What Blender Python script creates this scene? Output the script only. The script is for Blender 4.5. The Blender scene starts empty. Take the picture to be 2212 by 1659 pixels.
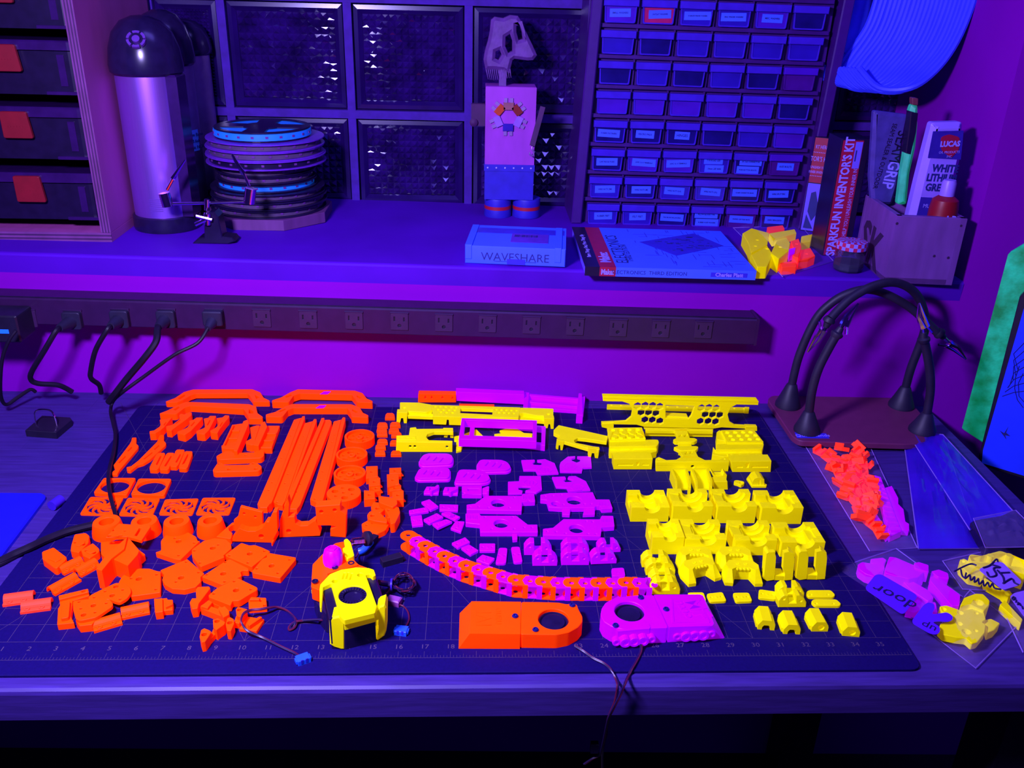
import bpy, math, random
from mathutils import Vector, Matrix
from mathutils.geometry import tessellate_polygon
random.seed(4)
S = bpy.context.scene
COL = S.collection
PI = math.pi
# ------------------------------------------------------------------ camera
CX, CY, FPX = 1106.0, 829.5, 1933.0
CAM = Vector((0.0304, -0.6581, 0.6096))
_p, _y, _r = 0.43266, 0.04798, 0.02746
FWD = Vector((math.sin(_y)*math.cos(_p), math.cos(_y)*math.cos(_p), -math.sin(_p)))
_rt = FWD.cross(Vector((0, 0, 1))).normalized(); _up = _rt.cross(FWD)
RGT = _rt*math.cos(_r) + _up*math.sin(_r)
UPV = _up*math.cos(_r) - _rt*math.sin(_r)
cd = bpy.data.cameras.new('camera'); cam = bpy.data.objects.new('camera', cd); COL.objects.link(cam)
cd.sensor_width = 36.0; cd.lens = 36.0*FPX/2212.0; cd.clip_start = 0.01
cam.matrix_world = Matrix(((RGT.x, UPV.x, -FWD.x, CAM.x), (RGT.y, UPV.y, -FWD.y, CAM.y), (RGT.z, UPV.z, -FWD.z, CAM.z), (0, 0, 0, 1)))
S.camera = cam
# ------------------------------------------------------------------ world, lamps, exposure
wd = bpy.data.worlds.new('night_room'); S.world = wd; wd.use_nodes = True
wd.node_tree.nodes['Background'].inputs[0].default_value = (0.07, 0.02, 0.55, 1)
wd.node_tree.nodes['Background'].inputs[1].default_value = 0.12
def area(name, loc, target, sx, sy, power, color):
    l = bpy.data.lights.new(name, 'AREA'); l.shape = 'RECTANGLE'; l.size = sx; l.size_y = sy
    l.energy = power; l.color = color
    o = bpy.data.objects.new(name, l); COL.objects.link(o); o.location = loc
    o.rotation_euler = (Vector(target)-Vector(loc)).to_track_quat('-Z', 'Y').to_euler()
    return o
area('ultraviolet_flood_lamp', (-0.36, -0.25, 0.76), (0.02, 0.40, 0.08), 0.16, 0.10, 31, (0.45, 0.36, 1.0))
area('overhead_fill', (0.35, 0.12, 1.75), (0.3, 0.5, 0.1), 0.9, 0.35, 10, (0.18, 0.13, 1.0))  # unseen overhead light, added as blue fill for the right side
vs = S.view_settings; vs.view_transform = 'Standard'; vs.look = 'None'; vs.exposure = 0.0; vs.gamma = 1.0; vs.use_curve_mapping = False
# ------------------------------------------------------------------ placing helpers (real planes of the place)
WA, WB = 0.6054, -0.02254            # back wall: y = WA + WB x
SZ0, SZ1 = 0.2148, -0.01125          # sill top:  z = SZ0 + SZ1 x
MT = 0.003                           # mat top
mm = 0.001
def ray(px, py): return FWD + RGT*((px-CX)/FPX) - UPV*((py-CY)/FPX)
def at(px, py, z):
    d = ray(px, py); return CAM + d*((z-CAM.z)/d.z)
def atw(px, py, off=0.0):            # on the wall plane moved back by off
    d = ray(px, py); t = (WA+off+WB*CAM.x-CAM.y)/(d.y-WB*d.x); return CAM + d*t
def ats(px, py, up=0.0):             # on the sill top raised by up
    d = ray(px, py); t = (SZ0+up+SZ1*CAM.x-CAM.z)/(d.z-SZ1*d.x); return CAM + d*t
def aty(px, py, y):
    d = ray(px, py); return CAM + d*((y-CAM.y)/d.y)
def sz(x): return SZ0 + SZ1*x
def wy(x, off=0.0): return WA + WB*x + off
# crops of the photograph used while measuring: x0, y0, scale
CR = dict(A=(220,820,5.53), B=(540,820,5.53), C=(0,1080,5.185), D=(300,1080,4.88), E=(640,1060,4.147), F=(840,820,4.608),
          G=(860,960,4.424), H=(1280,830,5.267), I=(1320,1030,4.424), J=(1360,1160,4.096), K=(840,1120,3.687), L=(960,1260,3.456),
          M=(1760,1160,4.894), N=(1700,820,3.949), P=(0,0,1.0), Q=(0,0,2.963), R=(450,0,2.665), T=(1230,0,3.318), U=(1650,0,2.676),
          V=(0,600,2.765), W=(960,440,2.353), X=(1620,560,2.439), Y=(0,820,3.952))
def px(c, x, y):
    a, b, s = CR[c]; return a + x/s, b + y/s
def on(c, pts, z):                   # crop points -> xy on the horizontal plane z
    return [at(*px(c, x, y), z).to_2d() for x, y in pts]
# ------------------------------------------------------------------ materials
MATS = {}
def mat(name, col, rough=0.5, metal=0.0, emit=0.0, ecol=None, var=0.12, scale=60.0, bump=0.0, spec=0.5, trans=0.0, alpha=1.0, stretch=None, bscale=None, coat=0.0, ior=1.45):
    m = bpy.data.materials.new(name); m.use_nodes = True
    nt = m.node_tree; b = nt.nodes['Principled BSDF']
    tc = nt.nodes.new('ShaderNodeTexCoord'); mp = nt.nodes.new('ShaderNodeMapping')
    nt.links.new(tc.outputs['Object'], mp.inputs[0])
    if stretch: mp.inputs['Scale'].default_value = stretch
    n = nt.nodes.new('ShaderNodeTexNoise'); n.inputs['Scale'].default_value = scale; n.inputs['Detail'].default_value = 3
    nt.links.new(mp.outputs[0], n.inputs['Vector'])
    r = nt.nodes.new('ShaderNodeValToRGB')
    r.color_ramp.elements[0].position = 0.3; r.color_ramp.elements[1].position = 0.7
    r.color_ramp.elements[0].color = tuple(c*(1-var) for c in col) + (1,)
    r.color_ramp.elements[1].color = tuple(min(1, c*(1+var)) for c in col) + (1,)
    nt.links.new(n.outputs['Fac'], r.inputs[0]); nt.links.new(r.outputs[0], b.inputs['Base Color'])
    b.inputs['Roughness'].default_value = rough; b.inputs['Metallic'].default_value = metal
    b.inputs['Specular IOR Level'].default_value = spec; b.inputs['IOR'].default_value = ior
    b.inputs['Transmission Weight'].default_value = trans; b.inputs['Alpha'].default_value = alpha
    b.inputs['Coat Weight'].default_value = coat
    if emit:
        b.inputs['Emission Color'].default_value = tuple(ecol or col) + (1,); b.inputs['Emission Strength'].default_value = emit
    if bump:
        n2 = nt.nodes.new('ShaderNodeTexNoise'); n2.inputs['Scale'].default_value = bscale or scale*3; n2.inputs['Detail'].default_value = 2
        nt.links.new(mp.outputs[0], n2.inputs['Vector'])
        bp = nt.nodes.new('ShaderNodeBump'); bp.inputs['Strength'].default_value = bump; bp.inputs['Distance'].default_value = 0.001
        nt.links.new(n2.outputs['Fac'], bp.inputs['Height']); nt.links.new(bp.outputs[0], b.inputs['Normal'])
    MATS[name] = m; return m
LAY = (20, 20, 400)                  # printed layers: noise stretched along the bed
mat('orange', (0.95, 0.082, 0.0), 0.5, emit=0.46, ecol=(1.0, 0.008, 0.0), var=0.05, scale=2, bump=0.15, bscale=10, stretch=LAY, spec=0.08)
mat('orange_red', (0.95, 0.07, 0.02), 0.5, emit=0.42, ecol=(1.0, 0.012, 0.004), var=0.05, scale=2, bump=0.15, bscale=10, stretch=LAY, spec=0.12)
mat('yellow', (0.88, 0.95, 0.0), 0.5, emit=0.18, ecol=(0.95, 0.50, 0.0), var=0.05, scale=2, bump=0.15, bscale=10, stretch=LAY, spec=0.08)
mat('magenta', (0.50, 0.0, 0.90), 0.45, emit=0.36, ecol=(0.50, 0.0, 0.9), var=0.05, scale=2, bump=0.15, bscale=10, stretch=LAY, spec=0.15)
mat('black', (0.010, 0.006, 0.022), 0.45, var=0.2)
mat('black_gloss', (0.012, 0.006, 0.04), 0.22, var=0.2)
mat('rubber', (0.012, 0.008, 0.03), 0.55, var=0.2)
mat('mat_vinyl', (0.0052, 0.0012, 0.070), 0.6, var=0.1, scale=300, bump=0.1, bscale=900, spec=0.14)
mat('mat_ink', (0.075, 0.045, 0.10), 0.6)
mat('wall', (0.23, 0.002, 0.38), 0.8, var=0.06, scale=5, bump=0.12, bscale=120, spec=0.05)  # violet of the lighting is put into the wall's base colour
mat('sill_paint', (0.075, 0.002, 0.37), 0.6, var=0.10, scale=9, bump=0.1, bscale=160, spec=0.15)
mat('mortar', (0.05, 0.004, 0.25), 0.8, var=0.2, scale=50, bump=0.4)
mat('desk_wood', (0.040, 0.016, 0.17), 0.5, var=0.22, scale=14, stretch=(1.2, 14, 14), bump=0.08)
mat('plywood', (0.36, 0.06, 0.26), 0.6, var=0.12, scale=10, stretch=(6, 2, 0.7), bump=0.05)
mat('ply_dark', (0.055, 0.008, 0.07), 0.7, var=0.25, scale=30)
mat('ply_light', (0.17, 0.035, 0.17), 0.7, var=0.2, scale=30)
mat('white_paper', (0.045, 0.10, 0.95), 0.55, var=0.04, emit=0.10, ecol=(0.0, 0.06, 1.0))
mat('paper_ink', (0.01, 0.012, 0.16), 0.6)
mat('steel', (0.52, 0.20, 0.98), 0.36, metal=0.9, var=0.05, scale=20, stretch=(40, 40, 1))
mat('steel_dull', (0.30, 0.16, 0.42), 0.5, metal=0.7, var=0.1)
mat('chrome', (0.75, 0.5, 0.9), 0.12, metal=1.0, var=0.05)
mat('film', (0.45, 0.25, 0.95), 0.12, alpha=0.065, var=0.3, scale=30, bump=0.6, bscale=45, spec=1.0)
mat('film_blue_sheen', (0.06, 0.012, 0.85), 0.15, alpha=0.42, var=0.3, scale=12, bump=0.7, bscale=30, spec=1.0)  # blue light scattered by the clear film is put into its colour
mat('brown', (0.16, 0.03, 0.05), 0.5, var=0.08)
mat('red', (0.42, 0.006, 0.03), 0.45, var=0.08)
# ------------------------------------------------------------------ mesh builder
def circ(cx, cy, r, n=16, ry=None, a0=0.0, a1=2*PI, end=False):
    k = n+1 if end else n
    return [Vector((cx + r*math.cos(a0+(a1-a0)*i/n), cy + (ry or r)*math.sin(a0+(a1-a0)*i/n))) for i in range(k)]
def area2(p): return sum(p[i-1][0]*p[i][1]-p[i][0]*p[i-1][1] for i in range(len(p)))/2
def rnd(pts, r, n=3):
    out = []; N = len(pts)
    for i in range(N):
        p = Vector(pts[i]).to_2d(); a = Vector(pts[i-1]).to_2d()-p; b = Vector(pts[(i+1) % N]).to_2d()-p
        if a.length < 1e-9 or b.length < 1e-9: continue
        d = min(r, a.length*.45, b.length*.45)
        if d < 1e-6: out.append(p); continue
        s = p+a.normalized()*d; e = p+b.normalized()*d
        for k in range(n+1):
            t = k/n; out.append(s*(1-t)**2 + p*(2*t*(1-t)) + e*t*t)
    return out
def inset(pts, d):
    N = len(pts); out = []
    for i in range(N):
        p = pts[i]; a = (p-pts[i-1]); b = (pts[(i+1) % N]-p)
        if a.length < 1e-9 or b.length < 1e-9: out.append(p.copy()); continue
        a.normalize(); b.normalize()
        na = Vector((-a.y, a.x)); nb = Vector((-b.y, b.x)); m = na+nb
        if m.length < .3: out.append(p+na*d); continue
        m.normalize(); out.append(p+m*min(d/max(m.dot(na), .5), d*2))
    return out
class B:
    def __init__(s): s.v = []; s.f = []; s.mi = []; s.sm = []
    def add(s, vs, fs, M=None, mi=0, smooth=False):
        o = len(s.v)
        s.v += [(M @ Vector(v)) if M else Vector(v) for v in vs]
        s.f += [tuple(i+o for i in f) for f in fs]; s.mi += [mi]*len(fs); s.sm += [smooth]*len(fs)
        return s
    def prism(s, pts, z0, z1, holes=(), ch=0.0004, M=None, mi=0, smooth=False):
        pts = [Vector(p).to_2d() for p in pts]
        pts = [p for i, p in enumerate(pts) if (p-pts[i-1]).length > 1e-6]
        if area2(pts) < 0: pts.reverse()
        hs = []
        for h in holes:
            h = [Vector(p).to_2d() for p in h]
            if area2(h) > 0: h.reverse()
            hs.append(h)
        ch = min(ch, (z1-z0)*.4)
        vs = []; fs = []; tops = []; bots = []
        for k, L in enumerate([pts]+hs):
            n = len(L); o = len(vs); I = inset(L, ch) if ch > 0 else L
            vs += [(p.x, p.y, z0) for p in L] + [(p.x, p.y, z1-ch) for p in L]
            if ch > 0: vs += [(p.x, p.y, z1) for p in I]
            r = 2 if ch > 0 else 1
            for q in range(r):
                for i in range(n):
                    j = (i+1) % n; fs.append((o+q*n+i, o+q*n+j, o+(q+1)*n+j, o+(q+1)*n+i))
            tops.append([(o+r*n+i, I[i]) for i in range(n)]); bots.append([(o+i, L[i]) for i in range(n)])
        for ring, flip in ((tops, False), (bots, True)):
            idx = [a for L in ring for a, _ in L]
            tri = tessellate_polygon([[Vector((p.x, p.y, 0)) for _, p in L] for L in ring])
            for t in tri:
                a, b, c = (idx[q] for q in t)
                pa, pb, pc = (Vector(vs[q]) for q in (a, b, c))
                nz = (pb-pa).cross(pc-pa).z
                if (nz < 0) != flip: a, b, c = a, c, b
                fs.append((a, b, c))
        return s.add(vs, fs, M, mi, smooth)
    def box(s, x0, x1, y0, y1, z0, z1, M=None, mi=0, ch=0.0):
        return s.prism([(x0, y0), (x1, y0), (x1, y1), (x0, y1)], z0, z1, ch=ch, M=M, mi=mi)
    def lathe(s, prof, n=24, M=None, mi=0, smooth=True, ax=1.0, ay=1.0):
        vs = []; fs = []; m = len(prof)
        for i in range(n):
            a = 2*PI*i/n
            for r, z in prof: vs.append((r*math.cos(a)*ax, r*math.sin(a)*ay, z))
        for i in range(n):
            j = (i+1) % n
            for k in range(m-1): fs.append((i*m+k, j*m+k, j*m+k+1, i*m+k+1))
        if prof[0][0] > 1e-7: fs.append(tuple(i*m for i in range(n))[::-1])
        if prof[-1][0] > 1e-7: fs.append(tuple(i*m+m-1 for i in range(n)))
        return s.add(vs, fs, M, mi, smooth)
    def tube(s, pts, r, n=8, M=None, mi=0, closed=False, r2=None):
        pts = [Vector(p) for p in pts]; N = len(pts); vs = []; fs = []
        u = None
        for i, p in enumerate(pts):
            if closed: t = pts[(i+1) % N]-pts[i-1]
            else: t = pts[min(i+1, N-1)]-pts[max(i-1, 0)]
            t.normalize()
            if u is None: u = t.orthogonal().normalized()
            u = (u - t*u.dot(t)).normalized() if (u - t*u.dot(t)).length > 1e-6 else t.orthogonal().normalized()
            w = t.cross(u); rr = r if r2 is None else r+(r2-r)*i/(N-1)
            for k in range(n):
                a = 2*PI*k/n; vs.append(p + u*(rr*math.cos(a)) + w*(rr*math.sin(a)))
        for i in range(N if closed else N-1):
            for k in range(n):
                j = (i+1) % N; l = (k+1) % n; fs.append((i*n+k, i*n+l, j*n+l, j*n+k))
        s.add(vs, fs, M, mi, True)
        if not closed: s.add(vs[:n], [tuple(range(n))[::-1]], M, mi); s.add(vs[-n:], [tuple(range(n))], M, mi)
        return s
    def build(s, name, m, parent=None, label=None, cat=None, group=None, kind=None, origin=None):
        me = bpy.data.meshes.new(name)
        vs = s.v
        if origin is not None: o3 = Vector(origin); vs = [v-o3 for v in vs]
        me.from_pydata([tuple(v) for v in vs], [], s.f); me.update()
        for q in (m if isinstance(m, (list, tuple)) else [m]): me.materials.append(MATS[q] if isinstance(q, str) else q)
        me.polygons.foreach_set('material_index', s.mi); me.polygons.foreach_set('use_smooth', s.sm)
        if any(s.sm): me.set_sharp_from_angle(angle=math.radians(38))
        o = bpy.data.objects.new(name, me); COL.objects.link(o)
        if origin is not None: o.location = origin
        if parent is not None:
            o.parent = parent
            o.matrix_parent_inverse = parent.matrix_basis.inverted()
        tag(o, label, cat, group, kind); return o
def tag(o, label=None, cat=None, group=None, kind=None):
    for k, v in (('label', label), ('category', cat), ('group', group), ('kind', kind)):
        if v: o[k] = v
    return o
def thing(name, label, cat, loc=(0, 0, 0), rz=0.0, group=None):
    o = bpy.data.objects.new(name, None); COL.objects.link(o); o.location = loc; o.rotation_euler = (0, 0, rz); o.empty_display_size = 0.02
    return tag(o, label, cat, group)
def XF(loc, rz=0.0, rx=0.0, ry=0.0): return Matrix.Translation(Vector(loc)) @ Matrix.Rotation(rz, 4, 'Z') @ Matrix.Rotation(ry, 4, 'Y') @ Matrix.Rotation(rx, 4, 'X')
def spline(pts, n=6):
    P = [Vector(p) for p in pts]; out = []
    for i in range(len(P)-1):
        a, b, c, d = P[max(i-1, 0)], P[i], P[i+1], P[min(i+2, len(P)-1)]
        for k in range(n):
            t = k/n
            out.append(.5*((2*b) + (c-a)*t + (2*a-5*b+4*c-d)*t*t + (3*b-a-3*c+d)*t**3))
    out.append(P[-1]); return out
def text(s, name, txt, size, M, m, parent, ext=0.0001, align='CENTER', sx=1.0, label=None, bold=0.0):
    c = bpy.data.curves.new(name, 'FONT'); c.body = txt; c.size = size; c.extrude = ext; c.align_x = align; c.align_y = 'CENTER'; c.offset = bold; c.resolution_u = 2
    t = bpy.data.objects.new('tmp_text', c); me = bpy.data.meshes.new_from_object(t); bpy.data.objects.remove(t)
    me.transform(M @ Matrix.Diagonal((sx, 1, 1, 1))); me.materials.clear(); me.materials.append(MATS[m])
    o = bpy.data.objects.new(name, me); COL.objects.link(o); o.parent = parent
    if parent is not None: o.matrix_parent_inverse = parent.matrix_basis.inverted()
    if label: o['label'] = label
    return o
ORD = ['first', 'second', 'third', 'fourth', 'fifth', 'sixth', 'seventh', 'eighth', 'ninth', 'tenth']
# ================================================================== THE SETTING
# back wall with the window niche; everything below is laid out in metres
LX, RX = -1.1, 1.5
NICHE_R = atw(2080, 620).x            # right jamb of the niche
GD = 0.3925                           # niche depth
b = B()
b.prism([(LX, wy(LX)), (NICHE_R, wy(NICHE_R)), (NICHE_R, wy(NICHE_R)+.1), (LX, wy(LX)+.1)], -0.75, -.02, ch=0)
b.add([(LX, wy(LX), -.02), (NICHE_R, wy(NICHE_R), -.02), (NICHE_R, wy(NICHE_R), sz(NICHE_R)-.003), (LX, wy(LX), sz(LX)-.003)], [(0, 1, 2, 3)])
b.build('wall_back', 'wall', label='purple-lit wall under the window ledge', kind='structure')
b = B()
e = .004
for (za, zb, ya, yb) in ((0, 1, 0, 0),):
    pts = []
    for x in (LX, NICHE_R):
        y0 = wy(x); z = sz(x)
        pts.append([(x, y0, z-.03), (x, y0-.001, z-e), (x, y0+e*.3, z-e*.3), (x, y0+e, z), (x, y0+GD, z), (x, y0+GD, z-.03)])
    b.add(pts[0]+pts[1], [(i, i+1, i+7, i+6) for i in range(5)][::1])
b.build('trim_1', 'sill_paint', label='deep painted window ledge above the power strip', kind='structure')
b = B()
x = NICHE_R
zt = 1.15
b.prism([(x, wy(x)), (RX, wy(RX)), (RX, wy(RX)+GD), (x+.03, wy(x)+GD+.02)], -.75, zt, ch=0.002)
b.build('wall_right', 'wall', label='purple-lit wall and jamb at the right of the window', kind='structure')
b = B(); b.prism([(LX-1, -2.2), (RX+1, -2.2), (RX+1, 1.2), (LX-1, 1.2)], -.77, -.75, ch=0)
b.build('floor', 'black', label='dark floor under the workbench', kind='structure')
# ---- glass block window
mat('block_glass', (0.018, 0.003, 0.085), 0.07, var=0.5, scale=30, spec=1.0, coat=0.6)
mat('block_rim', (0.014, 0.002, 0.075), 0.2, var=0.2, scale=20, spec=0.6)
yb = GD
def gx(p, q): return atw(p, q, GD).x
vx = [gx(336, 120), gx(488, 120), gx(755, 120), gx(1012, 130), gx(1284, 140), gx(1284, 140)+.215, gx(1284, 140)+.43, gx(1284, 140)+.645]
zmid = atw(755, 246, GD).z; ztop = atw(1150, 6, GD).z
zs = [sz(0)-.012, zmid, ztop, ztop+(ztop-zmid)]
mw = .007
b = B()
for x in vx: b.box(x-mw, x+mw, wy(x)+yb-.006, wy(x)+yb+.05, zs[0]-.02, zs[3])
for z in zs[1:]:
    b.prism([(vx[0], wy(vx[0])+yb-.0065), (vx[-1], wy(vx[-1])+yb-.0065), (vx[-1], wy(vx[-1])+yb+.05), (vx[0], wy(vx[0])+yb+.05)], z-mw, z+mw, ch=0)
b.prism([(vx[0]-.4, wy(vx[0])+yb+.05), (vx[-1], wy(vx[-1])+yb+.05), (vx[-1], wy(vx[-1])+yb+.07), (vx[0]-.4, wy(vx[0])+yb+.07)], -.1, zs[3], ch=0)
WIN = b.build('window_1', 'mortar', label='glass block window with mortar joints', kind='structure')
def glass_block(x0, x1, z0, z1):
    bb = B(); w = x1-x0; h = z1-z0; yy = wy((x0+x1)/2)+yb
    M = Matrix(((1, 0, 0, x0), (0, 0, 1, yy), (0, 1, 0, z0), (0, 0, 0, 1)))
    # rim, sunk rounded edge, then a field of small pyramids
    r0 = [(0, 0), (w, 0), (w, h), (0, h)]
    i1 = .010; i2 = .017
    def rr(i): return [(i, i), (w-i, i), (w-i, h-i), (i, h-i)]
    vs = []
    for pts, d in ((rr(0), .012), (rr(.003), .001), (rr(i1), 0.0), (rr(i2), .006)): vs += [(p[0], p[1], d) for p in pts]
    fs = [(k*4+i, k*4+(i+1) % 4, k*4+4+(i+1) % 4, k*4+4+i) for k in range(3) for i in range(4)]
    bb.add(vs, fs, M, mi=1)
    n = 14; mrow = max(3, round((h-2*i2)/((w-2*i2)/n)))
    cw = (w-2*i2)/n; chh = (h-2*i2)/mrow; vs = []; fs = []
    for i in range(n):
        for j in range(mrow):
            X = i2+i*cw; Y = i2+j*chh; o = len(vs)
            jx = random.uniform(-.2, .2)*cw; jy = random.uniform(-.2, .2)*chh
            vs += [(X, Y, .007), (X+cw, Y, .007), (X+cw, Y+chh, .007), (X, Y+chh, .007), (X+cw/2+jx, Y+chh/2+jy, .0016)]
            fs += [(o, o+1, o+4), (o+1, o+2, o+4), (o+2, o+3, o+4), (o+3, o, o+4)]
    bb.add(vs, fs, M, mi=0)
    bb.build('glass_block', ['block_glass', 'block_rim'], parent=WIN)
for i in range(len(vx)-1):
    for j in range(3): glass_block(vx[i]+mw, vx[i+1]-mw, zs[j]+mw, zs[j+1]-mw)
# ---- workbench: glued staves on a core
YF = at(600, 1488, 0).y; XR0 = at(2009, 888, 0); XR1 = at(2212, 1088, 0)
def dxr(y): return XR0.x + (XR1.x-XR0.x)*(y-XR0.y)/(XR1.y-XR0.y)
HB = .036
desk = thing('workbench', 'wooden workbench with a glued stave top', 'workbench', (0, YF, -HB))
random.seed(8)
sw = .0565; y = YF; k = 0
while y < .60:
    y1 = y+sw; X = -1.0 - random.random()*.3
    while X < .8:
        X1 = X + random.uniform(.35, .62)
        xa = max(X, -1.0); xe = X1
        if X1 > .62: xe = 9
        pa, pb = (min(xe, dxr(y)), y+.00012), (min(xe, dxr(y1)), y1)
        if y1 > .56: y1 = .60; pb = (min(xe, dxr(.60)), wy(min(xe, .76))-.0005); pc = (xa, wy(xa)-.0005)
        else: pc = (xa, y1)
        if xa < .7:
            bb = B(); dz = random.uniform(-.00012, 0)
            if k == 0:
                prof = [(y+.0, -.006), (y+.0012, -.0025), (y+.004, -.0006), (y+.008, dz), (y1, dz), (y1, -.008), (y, -.008)]
                vs = [(xa, p, q) for p, q in prof] + [(pa[0], p, q) for p, q in prof]; n = len(prof)
                bb.add(vs, [(i, (i+1) % n, n+(i+1) % n, n+i) for i in range(n)] + [tuple(range(n))[::-1], tuple(range(n, 2*n))])
            else:
                bb.prism([(xa, pa[1]), (pa[0]-.0001, pa[1]), (pb[0]-.0001, pb[1]), pc], -.008, dz, ch=.00015)
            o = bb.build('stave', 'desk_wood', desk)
        if xe == 9: break
        X = X1
    y = y1; k += 1
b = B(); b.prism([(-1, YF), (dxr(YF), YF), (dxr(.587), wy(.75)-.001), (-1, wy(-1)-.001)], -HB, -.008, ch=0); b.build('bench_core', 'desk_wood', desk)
for x, y in ((-.95, .05), (.62, .05), (-.95, .54), (.62, .54)):
    b = B(); b.box(x-.03, x+.03, y-.03, y+.03, -.75, -HB); b.build('leg', 'black', desk)
# ================================================================== upright drawing planes (real faces of things)
class Plane:
    def __init__(s, p, ang=0.0):
        s.p = Vector(p); s.ux = Vector((math.cos(ang), math.sin(ang), 0)); s.n = Vector((math.sin(ang), -math.cos(ang), 0)); s.ang = ang
        s.M = Matrix(((s.ux.x, 0, s.n.x, s.p.x), (s.ux.y, 0, s.n.y, s.p.y), (0, 1, 0, s.p.z), (0, 0, 0, 1)))
    def uv(s, x, y):
        d = ray(x, y); t = (s.p-CAM).dot(s.n)/d.dot(s.n); w = CAM+d*t-s.p; return Vector((w.dot(s.ux), w.z))
    def q(s, c, x, y): return s.uv(*px(c, x, y))
    def qs(s, c, pts): return [s.q(c, *p) for p in pts]
    def w(s, u, v, n=0.0): return s.M @ Vector((u, v, n))
# ---- power strip on the wall
OFS = -.04
PSP = Plane((0, wy(0)+OFS, 0), math.atan(WB))
sx1 = PSP.uv(1632, 715).x; sx0 = -1.0
def sty(u): return SZ1*u
strip = thing('power_strip', 'long black power strip with a row of outlets on the wall', 'power strip', (0, wy(0), .12))
ZB, ZT = .1205, .1600
bb = B()
def pm(u, v, n): return PSP.w(u, v+sty(u), n)
prof = [(ZB, -.040), (ZB, -.0008), (ZB+.001, 0), (ZT-.002, 0), (ZT, -.002), (ZT, -.0395), (ZT-.003, -.040)]
vs = [pm(sx0, v, n) for v, n in prof]+[pm(sx1, v, n) for v, n in prof]; k = len(prof)
bb.add(vs, [(i, (i+1) % k, k+(i+1) % k, k+i)[::-1] for i in range(k)]+[tuple(range(k)), tuple(range(k, 2*k))[::-1]])
mat('strip_black', (0.030, 0.006, 0.045), 0.4, var=0.1, spec=0.4)
mat('strip_plastic', (0.036, 0.008, 0.05), 0.5, var=0.1)
bb.build('strip_body', 'strip_black', strip)
bb = B(); vs = [pm(sx1+a, v, n) for a in (0, .004) for v, n in ((ZB-.001, -.040), (ZB-.001, .001), (ZT+.001, .001), (ZT+.001, -.040))]
bb.add(vs, [(0, 1, 2, 3)[::-1], (4, 5, 6, 7), (0, 1, 5, 4), (1, 2, 6, 5), (2, 3, 7, 6)]); bb.build('end_cap', 'strip_black', strip)
bb = B(); vs = [pm(u, v, n) for u in (sx0, sx1) for v, n in ((ZT+.0002, -.004), (ZT+.0012, -.004), (ZT+.0012, -.006), (ZT+.0002, -.006))]
bb.add(vs, [(i, (i+1) % 4, 4+(i+1) % 4, 4+i) for i in range(4)]); bb.build('top_groove', 'black', strip)
OX = [(60, 688), (160, 689), (262, 686), (362, 686), (464, 687), (566, 688), (666, 691), (765, 693), (863, 695), (959, 698), (1053, 700), (1148, 703), (1242, 706), (1335, 709), (1427, 711), (1519, 713)]
for i, (x, y) in enumerate(OX):
    p = PSP.uv(x, y); M = PSP.M @ Matrix.Translation((p.x, p.y, 0)) @ Matrix.Rotation(math.atan(SZ1), 4, 'Z'); bb = B()
    o = rnd([(-.0128, -.0125), (.0128, -.0125), (.0128, .0125), (-.0128, .0125)], .0015)
    slots = [[(-.0082, .001), (-.0062, .001), (-.0062, .0082), (-.0082, .0082)], [(.0058, .001), (.0078, .001), (.0078, .0072), (.0058, .0072)], circ(0, -.0056, .0028, 10)]
    bb.prism(o, .0002, .0018, slots, ch=.0003, M=M)
    ou = bb.build('outlet', 'strip_plastic', strip)
    bb = B(); bb.prism([(-.0135, .0125), (.0135, .0125), (.0135, .0148), (-.0135, .0148)], .0, .0022, ch=.0005, M=M); bb.build('outlet_lip', 'strip_black', ou)
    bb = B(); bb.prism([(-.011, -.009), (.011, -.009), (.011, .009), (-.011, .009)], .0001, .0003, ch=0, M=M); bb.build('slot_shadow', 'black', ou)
# ---- plugs and cords
mat('cord', (0.008, 0.004, 0.016), 0.5, var=0.2, spec=0.25)
def cord(name, label, pts, r, cat='cord', parent=None, m='cord', n=8, group=None):
    bb = B(); bb.tube(spline(pts, 6), r, n); lo = min(bb.v, key=lambda v: v.z)
    if parent is not None: return bb.build(name, m, parent)
    return bb.build(name, m, None, label, cat, group, origin=tuple(lo))
def vp(x, y, yy): return aty(*px('V', x, y), yy)
plugs = [
 ('black power plug at the far left of the strip with a thick cord', (160, 689), [(355,300,.545),(330,325,.535),(262,440,.53),(190,560,.54),(185,608,.545),(230,632,.55),(350,642,.565),(432,682,.575)], .0038),
 ('black power plug second from the left with a cord curling behind the bench', (262, 686), [(660,290,.545),(640,312,.535),(572,430,.535),(542,555,.545),(545,602,.55),(592,640,.565),(604,688,.575)], .0036),
 ('black power plug with a broad braided cord sleeve', (362, 686), [(945,295,.545),(940,315,.535),(930,385,.52),(862,480,.51),(760,600,.51),(690,690,.51),(650,742,.515)], .0050)]
for lab, (x, y), pts, r in plugs:
    p = PSP.uv(x, y); b0 = PSP.w(p.x, p.y, .002); T = thing('power_plug', lab, 'plug', tuple(b0))
    bb = B(); M = PSP.M @ Matrix.Translation((p.x, p.y, 0))
    bb.prism(rnd([(-.013, -.013), (.013, -.013), (.013, .013), (-.013, .013)], .004), .0022, .010, ch=.001, M=M)
    e = vp(*pts[0]); s0 = PSP.w(p.x-.002, p.y-.002, .008)
    bb.tube([s0, s0.lerp(e, .5), e], .010, 10, r2=.0055); bb.build('plug_body', 'rubber', T)
    cord('cord', None, [s0.lerp(e, .8)]+[vp(*q) for q in pts], r, parent=T)
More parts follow.
